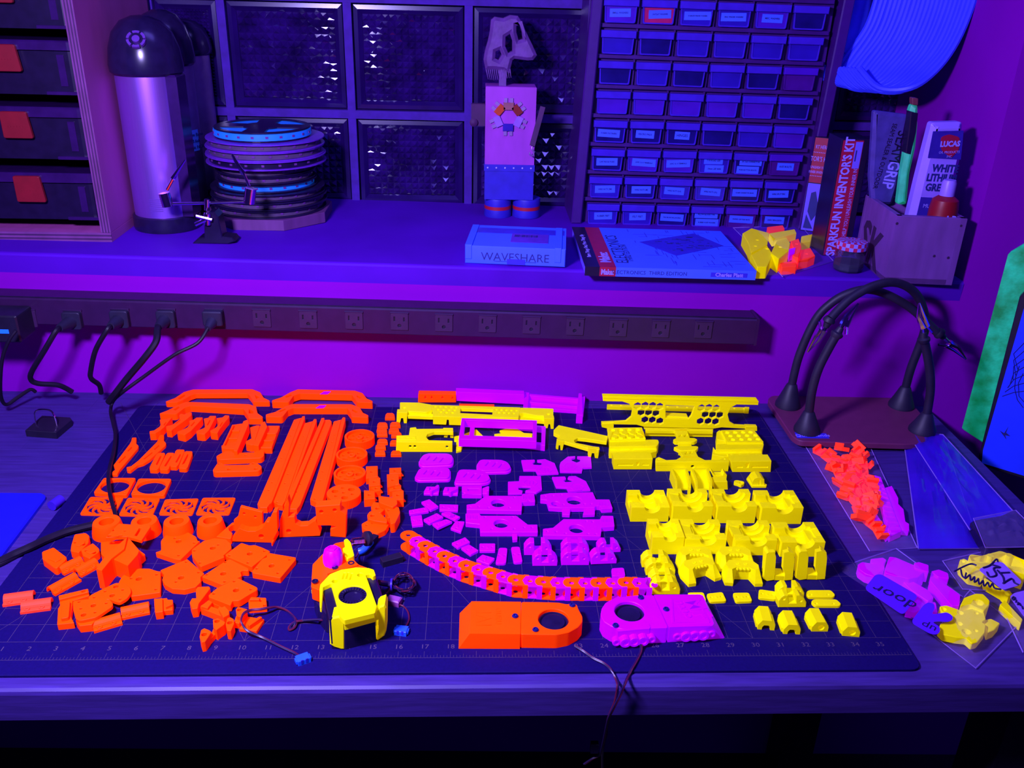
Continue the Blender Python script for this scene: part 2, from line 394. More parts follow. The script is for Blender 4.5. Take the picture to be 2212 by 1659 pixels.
# USB charger at the left end
p = PSP.uv(40, 690); T = thing('usb_charger', 'black square charger with a lit blue port at the left end of the strip', 'charger', tuple(PSP.w(p.x, p.y, .001)))
bb = B(); M = PSP.M @ Matrix.Translation((p.x, p.y, 0)); bb.prism(rnd([(-.030, -.018), (.022, -.018), (.022, .022), (-.030, .022)], .003), .0022, .045, ch=.002, M=M); bb.build('charger_body', 'black', T)
mat('lit_blue', (0.02, 0.1, 0.9), 0.4, emit=0.9, ecol=(0.0, 0.12, 1.0)); mat('lit_orange', (0.9, 0.12, 0.01), 0.4, emit=1.2, ecol=(1.0, 0.12, 0.01))
bb = B(); bb.box(-.009, .008, -.004, .002, .0448, .0458, M, ch=.0004); bb.build('usb_port', 'lit_blue', T)
cord('cord', None, [vp(95,315,.515), vp(55,372,.51), vp(15,480,.51), vp(2,620,.515), vp(8,720,.53), vp(40,757,.54), vp(110,712,.555), vp(180,668,.57), vp(213,682,.575)], .0026, parent=T)
p = PSP.uv(-8, 690); bb = B(); M = PSP.M @ Matrix.Translation((p.x, p.y, 0)); bb.prism(rnd([(-.009, -.010), (.009, -.010), (.009, .010), (-.009, .010)], .002), .0, .004, ch=.0008, M=M); bb.build('lit_switch', 'lit_orange', strip)
# plug with the long flat cord that lies over the mat
p = PSP.uv(464, 684); b0 = PSP.w(p.x, p.y, .002); T = thing('power_plug', 'slim black plug right of the other plugs, its cord lying over the mat', 'plug', tuple(b0))
bb = B(); M = PSP.M @ Matrix.Translation((p.x, p.y, 0)); bb.prism(rnd([(-.014, -.010), (.014, -.010), (.014, .012), (-.014, .012)], .003), .0022, .014, ch=.0015, M=M)
e = vp(1240,305,.545); s0 = PSP.w(p.x-.001, p.y-.004, .012); bb.tube([s0, s0.lerp(e, .5), e], .0085, 10, r2=.0045); bb.build('plug_body', 'rubber', T)
def yp(x, y, z): return at(*px('Y', x, y), z)
def syp(x, y, yy): return aty(*px('Y', x, y), yy)
cord('cord', None, [s0.lerp(e, .8), e, vp(1180,390,.53), vp(1040,462,.52), vp(860,590,.515), vp(730,685,.51), yp(965,185,.022), yp(945,270,.012), yp(968,380,.008), yp(985,470,.0085), yp(970,620,.009), yp(940,740,.010), yp(925,850,.0135), yp(940,980,.0125), yp(965,1080,.0105), yp(985,1160,.009), yp(960,1230,.007)], .0026, parent=T)
cord('black_cable', 'thick black cable crossing the left corner of the mat from the edge of the bench', [yp(-160,1610,.005), yp(0,1548,.0052), yp(120,1490,.0055), yp(250,1432,.0082), yp(400,1362,.0082), yp(560,1300,.0082), yp(700,1262,.0082), yp(800,1240,.0080)], .0046, 'cable')
cord('black_cable', 'thinner black cable beside the thick one at the left edge of the bench', [yp(-160,1645,.003), yp(0,1578,.003), yp(110,1520,.003), yp(200,1475,.003), yp(245,1450,.0062)], .0026, 'cable')
# ================================================================== THINGS ON THE WINDOW LEDGE
def sbase(c, x, y): return ats(*px(c, x, y))
# ---- plywood shelf with organiser cases
F = ats(243, 523); PX1 = F.x; PY0 = F.y
pt = PX1-ats(221, 523).x
SH = .62; z0 = sz(PX1)
shelf = thing('plywood_shelf', 'open plywood shelf unit at the left end of the ledge', 'shelf', (PX1-.2, PY0, z0))
bb = B(); bb.box(PX1-pt, PX1, PY0+.0006, PY0+.30, z0+.0145, z0+SH, ch=.0005); bb.build('side_panel', 'plywood', shelf)
npl = 7
for k in range(npl):
    bb = B(); x0 = PX1-pt+pt*k/npl; bb.box(x0, x0+pt/npl, PY0, PY0+.0007, z0+.0145, z0+SH); bb.build('ply_edge', 'ply_light' if k % 2 == 0 else 'ply_dark', shelf)
bb = B(); bb.box(PX1-.8, PX1, PY0+.0006, PY0+.30, z0+.0002, z0+.014, ch=.0004); bb.build('bottom_board', 'plywood', shelf)
for k in range(5):
    bb = B(); bb.box(PX1-.8, PX1, PY0-.0004, PY0+.0007, z0+.0002+.0138*k/5, z0+.0002+.0138*(k+1)/5); bb.build('ply_edge', 'ply_light' if k % 2 == 0 else 'ply_dark', shelf)
bb = B(); bb.box(PX1-.8, PX1, PY0+.30, PY0+.305, z0, z0+SH); bb.build('back_board', 'ply_dark', shelf)
mat('case_black', (0.010, 0.004, 0.03), 0.3, var=0.2); mat('case_lid', (0.028, 0.005, 0.075), 0.25, var=0.15); mat('latch_red', (0.22, 0.004, 0.014), 0.45, var=0.08)
CP = Plane((0, PY0+.012, 0), 0)
rowsC = [('organiser case with red latch, at the bottom of the plywood shelf', 610, 1112, 1172, 1410, (92,1120,310,1288), 640), ('organiser case with red latch, second from the bottom of the shelf', 545, 690, 755, 1025, (5,708,228,882), 582), ('organiser case with red latch, third from the bottom of the shelf', 478, 262, 325, 612, (-75,278,155,456), 526), ('organiser case with red latch, topmost one cut by the picture edge', 420, -150, -95, 190, (-130,-130,100,18), 470)]
for lab, xr, yt, yl, yb, la, xf in rowsC:
    a = CP.q('Q', xr, yt); l = CP.q('Q', xr, yl); d = CP.q('Q', xf, yb)
    x1 = a.x; xl = x1-.36; zt, zl, zb = a.y, l.y, max(d.y, z0+.0142)
    T = thing('organiser_case', lab, 'case', (x1-.18, PY0+.012, zb))
    bb = B(); bb.prism(rnd([(xl, PY0+.015), (x1-.006, PY0+.015), (x1-.006, PY0+.25), (xl, PY0+.25)], .008), zb, zl-.0006, ch=.001); bb.build('case_body', 'case_black', T)
    bb = B(); bb.prism(rnd([(xl-.002, PY0+.010), (x1, PY0+.010), (x1, PY0+.255), (xl-.002, PY0+.255)], .012), zl, zt, ch=.002); bb.build('lid', 'case_lid', T)
    u0, u1 = CP.q('Q', la[0], la[1]), CP.q('Q', la[2], la[3]); M = Plane((0, PY0+.010, 0), 0).M
    bb = B(); bb.prism(rnd([(u0.x, u1.y), (u1.x, u1.y), (u1.x-.004, u0.y), (u0.x, u0.y)], .003), .0005, .006, ch=.0008, M=M)
    for k in range(6): bb.lathe([(.0007, 0), (.0005, .0005)], 6, M @ Matrix.Translation((u0.x+(u1.x-u0.x)*(.22+.1*k), u0.y*.45+u1.y*.55, .006)))
    bb.build('latch', 'latch_red', T)
    bb = B(); e = CP.q('Q', xf, yb); bb.box(x1-.05, x1+.004, PY0+.009, PY0+.05, zb+.0006, zb+.005, ch=.0006); bb.build('foot_lip', 'case_lid', T)
    bb = B(); bb.box(x1-.030, x1-.020, PY0+.0138, PY0+.0152, zb+.012, zl-.006, ch=.0004); bb.build('divider_rib', 'case_lid', T)
# ---- bottle battery packs
def px_r(c, x0, x1, y, yy): return (aty(*px(c, x1, y), yy)-aty(*px(c, x0, y), yy)).length/2
def bottle(label, x0, x1, ybase, ytop, yrim, full, back=0.0, cap='black'):
    b0 = sbase('Q', (x0+x1)/2, ybase); yy = b0.y+back
    c0 = aty(*px('Q', (x0+x1)/2, ybase), yy); r = px_r('Q', x0, x1, ybase, yy); cy_ = yy+r
    T = thing('battery_pack', label, 'battery pack', (c0.x, cy_, sz(c0.x)))
    zr = aty(*px('Q', (x0+x1)/2-30, yrim), yy+r*.1).z; zt = aty(*px('Q', (x0+x1)/2-40, ytop), cy_).z; zb = sz(c0.x)
    M = XF((c0.x, cy_, 0)); H = zt-zr
    bb = B(); bb.lathe([(r*.93, zb+.022), (r*.93, zr+.001)], 48, M); bb.build('steel_tube', 'steel' if full else 'steel_dull', T)
    bb = B(); bb.lathe([(r, zb+.0002), (r*1.02, zb+.004), (r*1.01, zb+.022), (r*.94, zb+.024)], 40, M); bb.build('base_ring', 'black_gloss', T)
    bb = B(); bb.lathe([(r*.95, zr-.004), (r*1.04, zr), (r*1.06, zr+H*.12), (r*1.0, zr+H*.42), (r*.85, zr+H*.70), (r*.58, zr+H*.90), (r*.25, zr+H*.985), (0, zr+H)], 40, M)
    cp = bb.build('dome_cap', 'black_gloss', T)
    return T, c0.x, cy_, r, zb, zr, zt, cp
mat('decal', (0.12, 0.03, 0.30), 0.5); mat('label_white', (0.10, 0.13, 0.70), 0.5, var=0.05, emit=0.12, ecol=(0.02, 0.08, 1.0))  # fluorescent paper; label_white glow added so the shaded battery label looks lit
T, x, y, r, zb, zr, zt, cp = bottle('steel bottle battery pack standing in front of two others', 805, 1225, 1500, 95, 478, True)
bb = B(); bb.box(x+r*.70, x+r*1.02, y-r*.62, y+r*.25, zb+.024, zr-.002, ch=.003); bb.build('mount_rail', 'case_lid', T)
HH = zt-zr; zc = zr+HH*.60; nd = Vector((.10, -.80, .62)).normalized(); M = Matrix.Translation(Vector((x+.12*r, y-r*.90, zc))) @ nd.to_track_quat('Z', 'Y').to_matrix().to_4x4()
bb = B()
bb.lathe([(.0055, -.002), (.0055, .0035), (0, .0038)], 20, M); 
for k in range(6):
    a0 = 2*PI*k/6+.12; a1 = a0+.82; o = circ(0, 0, .0135, 6, a0=a0, a1=a1, end=True)+circ(0, 0, .0098, 6, a0=a0, a1=a1, end=True)[::-1]; bb.prism(o, -.002, .0028, ch=0, M=M)
bb.build('power_button', 'decal', cp)
bb = B()
for k in range(7): bb.add([(x+r*.935*math.cos(t), y+r*.935*math.sin(t), zb+.035+.003*k+dz) for t in [-PI*.56+.42*q/6 for q in range(7)] for dz in (0, .0012)], [(2*i, 2*i+2, 2*i+3, 2*i+1) for i in range(6)])
bb.build('fine_print', 'decal', T)
T, x2, y2, r2_, zb2, zr2, zt2, cp2 = bottle('dull battery pack just behind the shiny one, dark cap', 970, 1310, 1440, 58, 415, False, .05)
M = XF((x2, y2, 0)); bb = B(); n = 8; t0 = -PI*.26
bb.add([(x2+r2_*.94*math.cos(t0+.62*q/n), y2+r2_*.94*math.sin(t0+.62*q/n), z) for q in range(n+1) for z in (zb2+.105, zb2+.139)], [(2*i, 2*i+2, 2*i+3, 2*i+1) for i in range(n)]); lb = bb.build('paper_label', 'label_white', T)
for k, t in enumerate(('random Batte', 'r 13.6ah', 'nasonic NCR')):
    pc = Vector((x2+r2_*.955*math.cos(t0+.31), y2+r2_*.955*math.sin(t0+.31), zb2+.131-.010*k)); nn = Vector((math.cos(t0+.31), math.sin(t0+.31), 0))
    tm = Matrix.Translation(pc) @ Matrix.Rotation(t0+.31+PI/2, 4, 'Z') @ Matrix.Rotation(PI/2, 4, 'X'); text(S, 'print', t, .0075, tm, 'paper_ink', lb, .0003)
bottle('dull battery pack furthest back beside the window', 1120, 1420, 1400, 120, 345, False, .10)
# ---- helping hands
b0 = sbase('Q', 1375, 1560); T = thing('helping_hands', 'small third hand tool with two crocodile clips in front of the battery packs', 'third hand', (b0.x, b0.y+.012, sz(b0.x)))
HP = Plane((b0.x, b0.y+.012, 0), 0); bb = B(); zb = sz(b0.x)
hq = lambda x, y: HP.q('Q', x, y)
M = Matrix(((1, 0, 0, b0.x), (0, 0, -1, b0.y+.012), (0, 1, 0, 0), (0, 0, 0, 1)))
o = [hq(*p) for p in [(1250,1602),(1250,1570),(1285,1510),(1322,1505),(1325,1380),(1345,1350),(1385,1345),(1412,1375),(1438,1500),(1500,1508),(1520,1530),(1480,1602),(1412,1602),(1405,1570),(1335,1570),(1325,1602)]]
o = [(p.x, max(p.y, zb+.0002)) for p in o]; bb.prism(o, -.014, .014, ch=.0015, M=HP.M); bb.build('cast_base', 'case_black', T)
def hw(x, y, n=0.0):
    p = hq(x, y); return HP.w(p.x, p.y, n)
bb = B(); bb.tube([hw(1085,1306), hw(1320,1300), hw(1580,1290)], .0024, 10); bb.build('cross_rod', 'chrome', T)
bb = B(); bb.tube([hw(1325,1275), hw(1325,1345)], .0042, 10); bb.tube([hw(1345,1350,.016), hw(1345,1420,.016)], .0055, 10); bb.tube([hw(1380,1385,.020), hw(1280,1360,.020)], .0032, 8); bb.tube([hw(1340,1385,.020), hw(1275,1415,.020)], .0034, 8); bb.build('wing_nut', 'chrome', T)
for (pa, pb_), cl in (((1050,1235), (1075,1320)), [(1070,1215),(1110,1140),(1150,1080),(1190,1020)]), (((1605,1205), (1595,1300)), [(1595,1190),(1560,1110),(1520,1040),(1490,985)]):
    bb = B(); bb.tube([hw(*pa), hw(*pb_)], .0085, 10); bb.build('ball_joint', 'chrome', T)
    bb = B(); bb.tube([hw(*cl[0]), hw(*cl[1])], .0022, 8); bb.tube([hw(*cl[1], .002), hw(*cl[2], .004), hw(*cl[3], .002)], .0040, 6, r2=.0012); bb.tube([hw(*cl[1], -.002), hw(cl[2][0]-14, cl[2][1]+6, -.004), hw(cl[3][0]-8, cl[3][1]+10, -.001)], .0034, 6, r2=.001); bb.build('crocodile_clip', 'chrome', T)
# ---- LED reels on a board
mat('board_oct', (0.13, 0.03, 0.15), 0.6, var=0.15, scale=14, stretch=(6, 2, 1))
b0 = sbase('Q', 1640, 1475); rb = .098; RC = Vector((b0.x+.004, b0.y+.098, 0)); zz = sz(RC.x)
bb = B(); bb.prism(circ(RC.x, RC.y, .106, 8, a0=PI/8, a1=2*PI+PI/8), zz+.0002, zz+.017, ch=.0008); bb.build('octagon_board', 'board_oct', None, 'octagonal plywood board under the stack of reels', 'board', origin=(RC.x, RC.y, zz))
mat('reel_black', (0.010, 0.004, 0.035), 0.3, var=0.2); mat('reel_clear', (0.13, 0.02, 0.42), 0.35, var=0.1); mat('led_strip', (0.015, 0.22, 0.95), 0.5, emit=0.12, ecol=(0, .2, 1)); mat('led_dark', (0.09, 0.05, 0.12), 0.4); mat('led_chip', (0.14, 0.03, 0.22), 0.3)
z = zz+.0175
reels = [('black', 'led_dark', .0955, .013), ('black', 'led_dark', .096, .013), ('black', 'led_dark', .094, .012), ('black', 'led_strip', .083, .013), ('black', 'led_dark', .080, .012), ('black', 'led_dark', .082, .013), ('clear', 'reel_black', .0975, .0135), ('clear', 'led_dark', .096, .0135), ('clear2', 'led_dark', .0955, .013), ('top', 'led_strip', .078, .015)]
for i, (kd, sm_, rr, th) in enumerate(reels):
    T = thing('led_reel', '%s reel from the bottom in the stack of LED strip reels' % ORD[i], 'reel', (RC.x+random.uniform(-.002, .002), RC.y, z), random.random()*3, 'stack of LED strip reels')
    X0 = XF(T.location); fl = 'reel_clear' if kd.startswith('clear') else 'reel_black'
    tops = [0.0] if kd == 'top' else [0.0, th-.0018] if kd == 'clear' else [0.0, th-.0025]
    if kd == 'top':
        bb = B(); ws = []
        for k in range(4):
            a0 = PI/2*k+.25; ws.append(circ(0, 0, rr*.88, 8, a0=a0, a1=a0+1.05, end=True)+circ(0, 0, rr*.40, 6, a0=a0+.25, a1=a0+.80, end=True)[::-1])
        bb.prism(circ(0, 0, rr*.99, 40), th-.002, th, ws, M=X0, ch=.0003); bb.prism(circ(0, 0, rr*.99, 40), 0, .002, M=X0, ch=.0003); bb.build('flange', 'reel_black', T)
        bb = B(); bb.prism(circ(0, 0, rr*.93, 40), .002, th-.0035, M=X0, ch=0); bb.build('strip_paper', 'led_strip', T)
    else:
        for t in tops:
            bb = B(); bb.prism(circ(0, 0, rr, 44), t, t+.0018, [circ(0, 0, rr*.25, 16)], M=X0, ch=.0004); bb.build('flange', fl, T)
    hw_ = th-.0045
    bb = B(); bb.lathe([(rr*.94 if kd != 'top' else rr, .0022), (rr*.94 if kd != 'top' else rr, th-.0028)], 44, X0); lsx = bb.build('wound_strip', sm_ if sm_ != 'reel_black' else 'reel_black', T)
    bb = B()
    for k in range(22):
        a = 2*PI*k/22+i; rr2 = (rr*.94 if kd != 'top' else rr)+.0003; bb.box(-.0022, .0022, -.0006, .0006, th/2-.0016, th/2+.0016, X0 @ Matrix.Rotation(a, 4, 'Z') @ Matrix.Translation((rr2, 0, 0)) @ Matrix.Rotation(PI/2, 4, 'Z'))
    o = bb.build('led_chips', 'led_chip', lsx, kind='stuff')
    z += th+.0002
# ---- wooden block figure with a dinosaur skull
mat('pale_wood', (0.34, 0.035, 0.44), 0.6, var=0.12, scale=14, stretch=(3, 3, 1)); mat('bone', (0.12, 0.035, 0.21), 0.6, var=0.25, scale=50, bump=0.4); mat('cap_blue', (0.025, 0.012, 0.40), 0.5); mat('fuse_tan', (0.30, 0.10, 0.12), 0.3); mat('fuse_orange', (0.55, 0.06, 0.02), 0.3); mat('fuse_brown', (0.22, 0.02, 0.02), 0.3); mat('fuse_pale', (0.30, 0.12, 0.62), 0.3); mat('fuse_blue', (0.03, 0.01, 0.30), 0.3)
b0 = sbase('R', 1740, 1270); zs_ = sz(b0.x); FY = b0.y+.006
T = thing('block_figure', 'wooden block figure with a dinosaur skull head and a ring of car fuses', 'figure', (b0.x, FY+.02, zs_))
fp = Plane((0, FY+.008, 0), 0); fq = lambda x, y: fp.q('R', x, y)
tl = fq(1597, 497); br = fq(1868, 1152); bb = B(); zbelt = fq(1730, 965).y; bb.box(tl.x, br.x, FY+.008, FY+.058, zbelt, tl.y, ch=.001); bb.build('torso', 'pale_wood', T); bb = B(); bb.box(tl.x, br.x, FY+.008, FY+.058, br.y, zbelt-.0002, ch=0); bb.build('trousers', 'cap_blue', T)
for (xa, xb, yt, yb_) in ((1590, 1745, 1128, 1262), (1755, 1912, 1148, 1280)):
    a = fq(xa, yt); c_ = fq(xb, yb_); r = (c_.x-a.x)/2; cx_ = (a.x+c_.x)/2; hz = br.y-.0005-zs_
    M = XF((cx_, FY+.030, zs_)); bb = B(); bb.lathe([(r, .0002), (r*1.02, .002), (r*.98, hz*.42)], 28, M); bb.lathe([(r*.98, hz*.60), (r, hz*.9), (r*.97, hz)], 28, M); f_ = bb.build('foot', 'cap_blue', T)
    bb = B(); bb.lathe([(r*.99, hz*.42), (r*.99, hz*.60)], 28, M); bb.build('foot_band', 'red', f_)
p0 = fq(1590, 945); p1 = fq(1905, 968); bb = B(); bb.prism([(tl.x-.0012, FY+.0066), (br.x+.0012, FY+.0066), (br.x+.0012, FY+.0594), (tl.x-.0012, FY+.0594)], p1.y-.006, p1.y+.005, [[(tl.x, FY+.0079), (br.x, FY+.0079), (br.x, FY+.0581), (tl.x, FY+.0581)]], ch=0); be = bb.build('led_belt', 'cap_blue', T)
mat('led_white', (0.5, 0.4, 0.9), 0.3)
bb = B()
for k in range(6): u = tl.x+(br.x-tl.x)*(.06+.176*k); bb.lathe([(.0016, 0), (.0012, .0008), (0, .001)], 8, XF((u, FY+.0066, p1.y-.0005), 0, PI/2))
bb.build('belt_lights', 'led_white', be, kind='stuff')
fc = fq(1727, 672)
for k, (mt_, an) in enumerate((('fuse_tan', 90), ('fuse_brown', 40), ('fuse_orange', 140), ('fuse_pale', 205), ('fuse_pale', -25), ('fuse_blue', -90))):
    a = math.radians(an); rr = fq(1727, 672).y-fq(1727, 745).y; M = fp.M @ Matrix.Translation((fc.x+rr*math.cos(a)*.98, fc.y+rr*math.sin(a)*.9, 0)) @ Matrix.Rotation(a-PI/2, 4, 'Z')
    bb = B(); bb.box(-.0088, .0088, -.0075, .0045, .0003, .0045, M, ch=.0006); fu = bb.build('fuse', mt_, T)
    bb = B(); bb.box(-.0075, -.0020, .0045, .0118, .0014, .0030, M); bb.box(.0020, .0075, .0045, .0118, .0014, .0030, M); bb.build('blades', 'steel_dull', fu)
a = fq(1555, 670); bb = B(); bb.box(a.x-.012, tl.x-.0003, FY+.025, FY+.037, a.y-.018, a.y+.018, ch=.001); bb.lathe([(.006, 0), (.007, .004), (.003, .007)], 12, XF((a.x-.008, FY+.0246, a.y-.012), 0, PI/2)); bb.build('arm', 'ply_dark', T)
bb = B(); q0, q1 = fq(1925, 615), fq(1862, 832); bb.tube([fp.w(q0.x, q0.y, .0), fp.w(q1.x, q1.y, .012)], .006, 4); bb.build('arm', 'ply_dark', T)
bb = B(); bb.tube(spline([fp.w(*fq(1862,835), .013), fp.w(*fq(1860,850), .014), fp.w(*fq(1872,868), .014), fp.w(*fq(1862,890), .014), fp.w(*fq(1848,880), .014), fp.w(*fq(1848,868), .014)], 4), .0012, 6); bb.build('hook', 'steel_dull', T)
bb = B(); q0 = fq(1940, 675); bb.lathe([(.004, 0), (.008, .004), (.008, .010), (.005, .013)], 6, XF((br.x, FY+.03, q0.y), 0, 0, PI/2)); bb.build('nut', 'steel_dull', T)
# skull: traced side outline with eye openings, thick
sk = [(1628,118),(1650,100),(1700,108),(1740,90),(1785,95),(1812,140),(1838,200),(1868,262),(1895,322),(1872,350),(1840,352),(1765,342),(1752,352),(1740,400),(1745,430),(1700,408),(1650,402),(1596,402),(1585,350),(1592,300),(1610,240),(1622,180)]
M = fp.M @ Matrix.Translation((0, 0, -.034)); bb = B()
bb.prism([fq(*p) for p in sk], 0, .026, [[fq(*p) for p in [(1712,215),(1738,198),(1752,240),(1752,300),(1728,310),(1710,270)]], [fq(*p) for p in [(1775,150),(1795,145),(1808,190),(1812,228),(1788,235),(1775,190)]], [fq(*p) for p in [(1655,300),(1678,290),(1690,320),(1672,350),(1652,340)]]], ch=.005, M=M); skull = bb.build('skull', 'bone', T)
for k in range(13):
    u0 = fq(1600+11.5*k, 402); u1 = fq(1612+11*k, 466-abs(k-3)*1.5); bb = B(); bb.tube([fp.w(u0.x, u0.y, -.012), fp.w(u1.x, u1.y, -.012)], .0012, 5, r2=.0005); bb.build('tooth', 'bone', skull)
bb = B(); bb.box(tl.x+.022, tl.x+.034, FY+.02, FY+.032, tl.y, fq(1720,405).y, ch=.001); bb.build('neck', 'bone', T)
# ---- drawer cabinet
L0 = ats(*px('T', 132, 1600)); R0 = ats(*px('T', 1650, 1640)); cang = math.atan2(R0.y-L0.y, R0.x-L0.x)
cp_ = Plane((L0.x, L0.y, 0), cang); zc = sz(L0.x)
cab = thing('drawer_cabinet', 'wall of small clear parts drawers on the ledge in a blue frame', 'drawer cabinet', (L0.x, L0.y, zc))
mat('cab_frame', (0.045, 0.003, 0.15), 0.45, var=0.08); mat('drawer_clear', (0.022, 0.006, 0.34), 0.3, var=0.12, scale=25, spec=0.6); mat('drawer_dark', (0.008, 0.003, 0.13), 0.25, var=0.3, scale=25, spec=0.6); mat('drawer_violet', (0.060, 0.006, 0.40), 0.3, var=0.12, scale=25); mat('drawer_plum', (0.06, 0.004, 0.20), 0.3, var=0.2, scale=25); mat('drawer_red', (0.42, 0.010, 0.11), 0.3, var=0.1); mat('drawer_lip', (0.048, 0.014, 0.46), 0.3, var=0.1); mat('label_paper', (0.05, 0.10, 0.98), 0.5, var=0.03, emit=.06, ecol=(0, .1, 1))
e0, e1 = cp_.q('T', 145, 1265), cp_.q('T', 1405, 1302); cw = (e1.x-e0.x)/5
f0, f1 = cp_.q('T', 133, 1455), cp_.q('T', 235, 210); rp = (f1.y-f0.y)/6
tlt = (e1.y-e0.y)/(e1.x-e0.x); lean = (f1.x-f0.x)/(f1.y-f0.y)
def du(c_, r_): return f0.x+cw*c_+lean*rp*r_, f0.y+rp*r_+tlt*cw*c_      # top-left corner of a drawer, r_ rows above the lowest
CM = cp_.M; depth = .13
wl = f0.x-.016; wr = f0.x+cw*6+.014; zt_ = f0.y+rp*8.3
bb = B(); bb.prism([(wl, zc+.0005), (wr, zc+.0005-.006), (wr, zt_), (wl, zt_)], -depth, -.012, ch=0, M=CM); bb.build('cabinet_back', 'cab_frame', cab)
bb = B(); bb.prism([(wl-.012, zc+.0004), (wl+.006, zc+.0004), (wl+.012+lean*.5, zt_), (wl-.006+lean*.5, zt_)], -depth, .006, ch=.002, M=CM); bb.build('side_panel', 'cab_frame', cab)
bb = B(); bb.prism([(wr-.006, zc-.004), (wr+.012, zc-.004), (wr+.018+lean*.5, zt_), (wr+lean*.5, zt_)], -depth, .006, ch=.002, M=CM); bb.build('side_panel', 'cab_frame', cab)
for r_ in range(-1, 9):
    a = du(0, r_); b_ = du(6, r_); bb = B(); bb.prism([(a[0]-.008, a[1]+.003), (b_[0]+.004, b_[1]+.003), (b_[0]+.004, b_[1]+.0095), (a[0]-.008, a[1]+.0095)], -.02, -.003, ch=.0008, M=CM); bb.build('shelf_rail', 'cab_frame', cab)
for c_ in range(1, 6):
    a = du(c_, -.9); b_ = du(c_, 8.2); bb = B(); bb.prism([(a[0]-.0052, a[1]), (a[0]-.0022, a[1]), (b_[0]-.0022, b_[1]), (b_[0]-.0052, b_[1])], -.02, -.006, ch=0, M=CM); bb.build('divider', 'cab_frame', cab)
LAB = {(7,0):['SMALL WASHERS'], (7,1):['1/4 FLAT WASHER'], (7,2):['STAINLESS FENDER WASHERS'], (7,3):['ZINC FENDER WASHERS'], (7,4):['MISC. WASHERS'], (3,0):['SCREEN FASTENERS'], (3,1):['VELCRO PADS'], (3,2):['HINGES'],
 (2,0):['CARTRIDGE FUSES'], (2,1):['AWG 12-10 TERMINALS'], (2,2):['AWG 16-14 TERMINALS'], (2,3):['T10 ROAD LED','10mm LED BAR'], (2,4):['DC 5x2 CONNECTOR','PUSH BUTTON BOOTS'], (2,5):['AXE BOLTS'],
 (1,0):['WIRE NUTS (SM)'], (1,1):['WIRE NUTS (M)'], (1,2):['WIRE NUTS (LG)'], (1,3):['WIRE NUTS (XL)'], (1,4):['CLAMP CONNECTOR 3/8-3/4'], (1,5):['WIRE SPLITTERS'],
 (0,0):['RUBBER FEET'], (0,1):['FELT FEET'], (0,2):['FAN BLADE BALANCING'], (0,3):['PILLOW BLOCKS TYPE','RUBBER HOSE WASHERS'], (0,4):['RADIUS CAP PUSH NUTS'], (0,5):['SHELF BRACKETS']}
TONE = {7:'vrccvd', 6:'cdcccc', 5:'dcdcdp', 4:'vvvvvd', 3:'ddddcv', 2:'dvvcdp', 1:'cdccdd', 0:'ccddpd'}
TM = dict(v='drawer_violet', r='drawer_red', c='drawer_clear', d='drawer_dark', p='drawer_plum')
random.seed(5)
for r_ in range(0, 9):
    for c_ in range(6):
        u, v = du(c_, r_); w = cw-.0075; h = rp*.76; jy = random.uniform(-.001, .001)
        M = CM @ Matrix.Translation((u, v, random.uniform(0, .002))) @ Matrix.Rotation(math.atan(tlt)+random.uniform(-.008, .008), 4, 'Z')
        tone = TM[TONE[r_][c_]] if r_ in TONE else 'drawer_clear'
        bb = B(); bb.prism(rnd([(.0035, -h), (w-.0035, -h), (w-.002, -.010), (.002, -.010)], .0025), -.010, .0005, ch=.0006, M=M); dr = bb.build('drawer', tone, cab)
        o_ = rnd([(.0022, -h-.0008), (w-.0022, -h-.0008), (w-.0008, -.008), (.0008, -.008)], .003); i_ = rnd([(.0045, -h+.0015), (w-.0045, -h+.0015), (w-.0030, -.0105), (.0030, -.0105)], .002)
        bb = B(); bb.prism(o_, -.004, .0018, [i_], ch=.0004, M=M); bb.build('rim', 'drawer_lip' if TONE.get(r_, 'cccccc')[c_] != 'p' else 'drawer_plum', dr)
        bb = B(); bb.prism([(-.0012, -.0115), (w+.0012, -.0115), (w+.0014, -.0005), (-.0014, -.0005)], -.004, .0062, ch=.0009, M=M); bb.build('pull_lip', 'drawer_lip' if TONE.get(r_, 'cccccc')[c_] != 'p' else 'drawer_violet', dr)
        ls = LAB.get((r_, c_))
        if ls:
            n = len(ls); lw = w*min(.80, .34+.022*max(len(t) for t in ls)); lh = .0125
            for k, t in enumerate(ls):
                rot = random.uniform(-.05, .05) if n == 1 else 0
                ML = M @ Matrix.Translation((w*.5+random.uniform(-.002, .002), -h*.60+(lh*.56*(n-1))-k*lh*1.12, .0007)) @ Matrix.Rotation(rot, 4, 'Z')
                bb = B(); bb.box(-lw/2, lw/2, -lh/2, lh/2, 0, .0005, ML, ch=0); lo = bb.build('paper_label', 'label_paper', dr)
                text(S, 'lettering', t, min(.0062, lw*1.45/len(t)), ML @ Matrix.Translation((0, 0, .0006)), 'paper_ink', lo, .0001, sx=.9, bold=.00012)
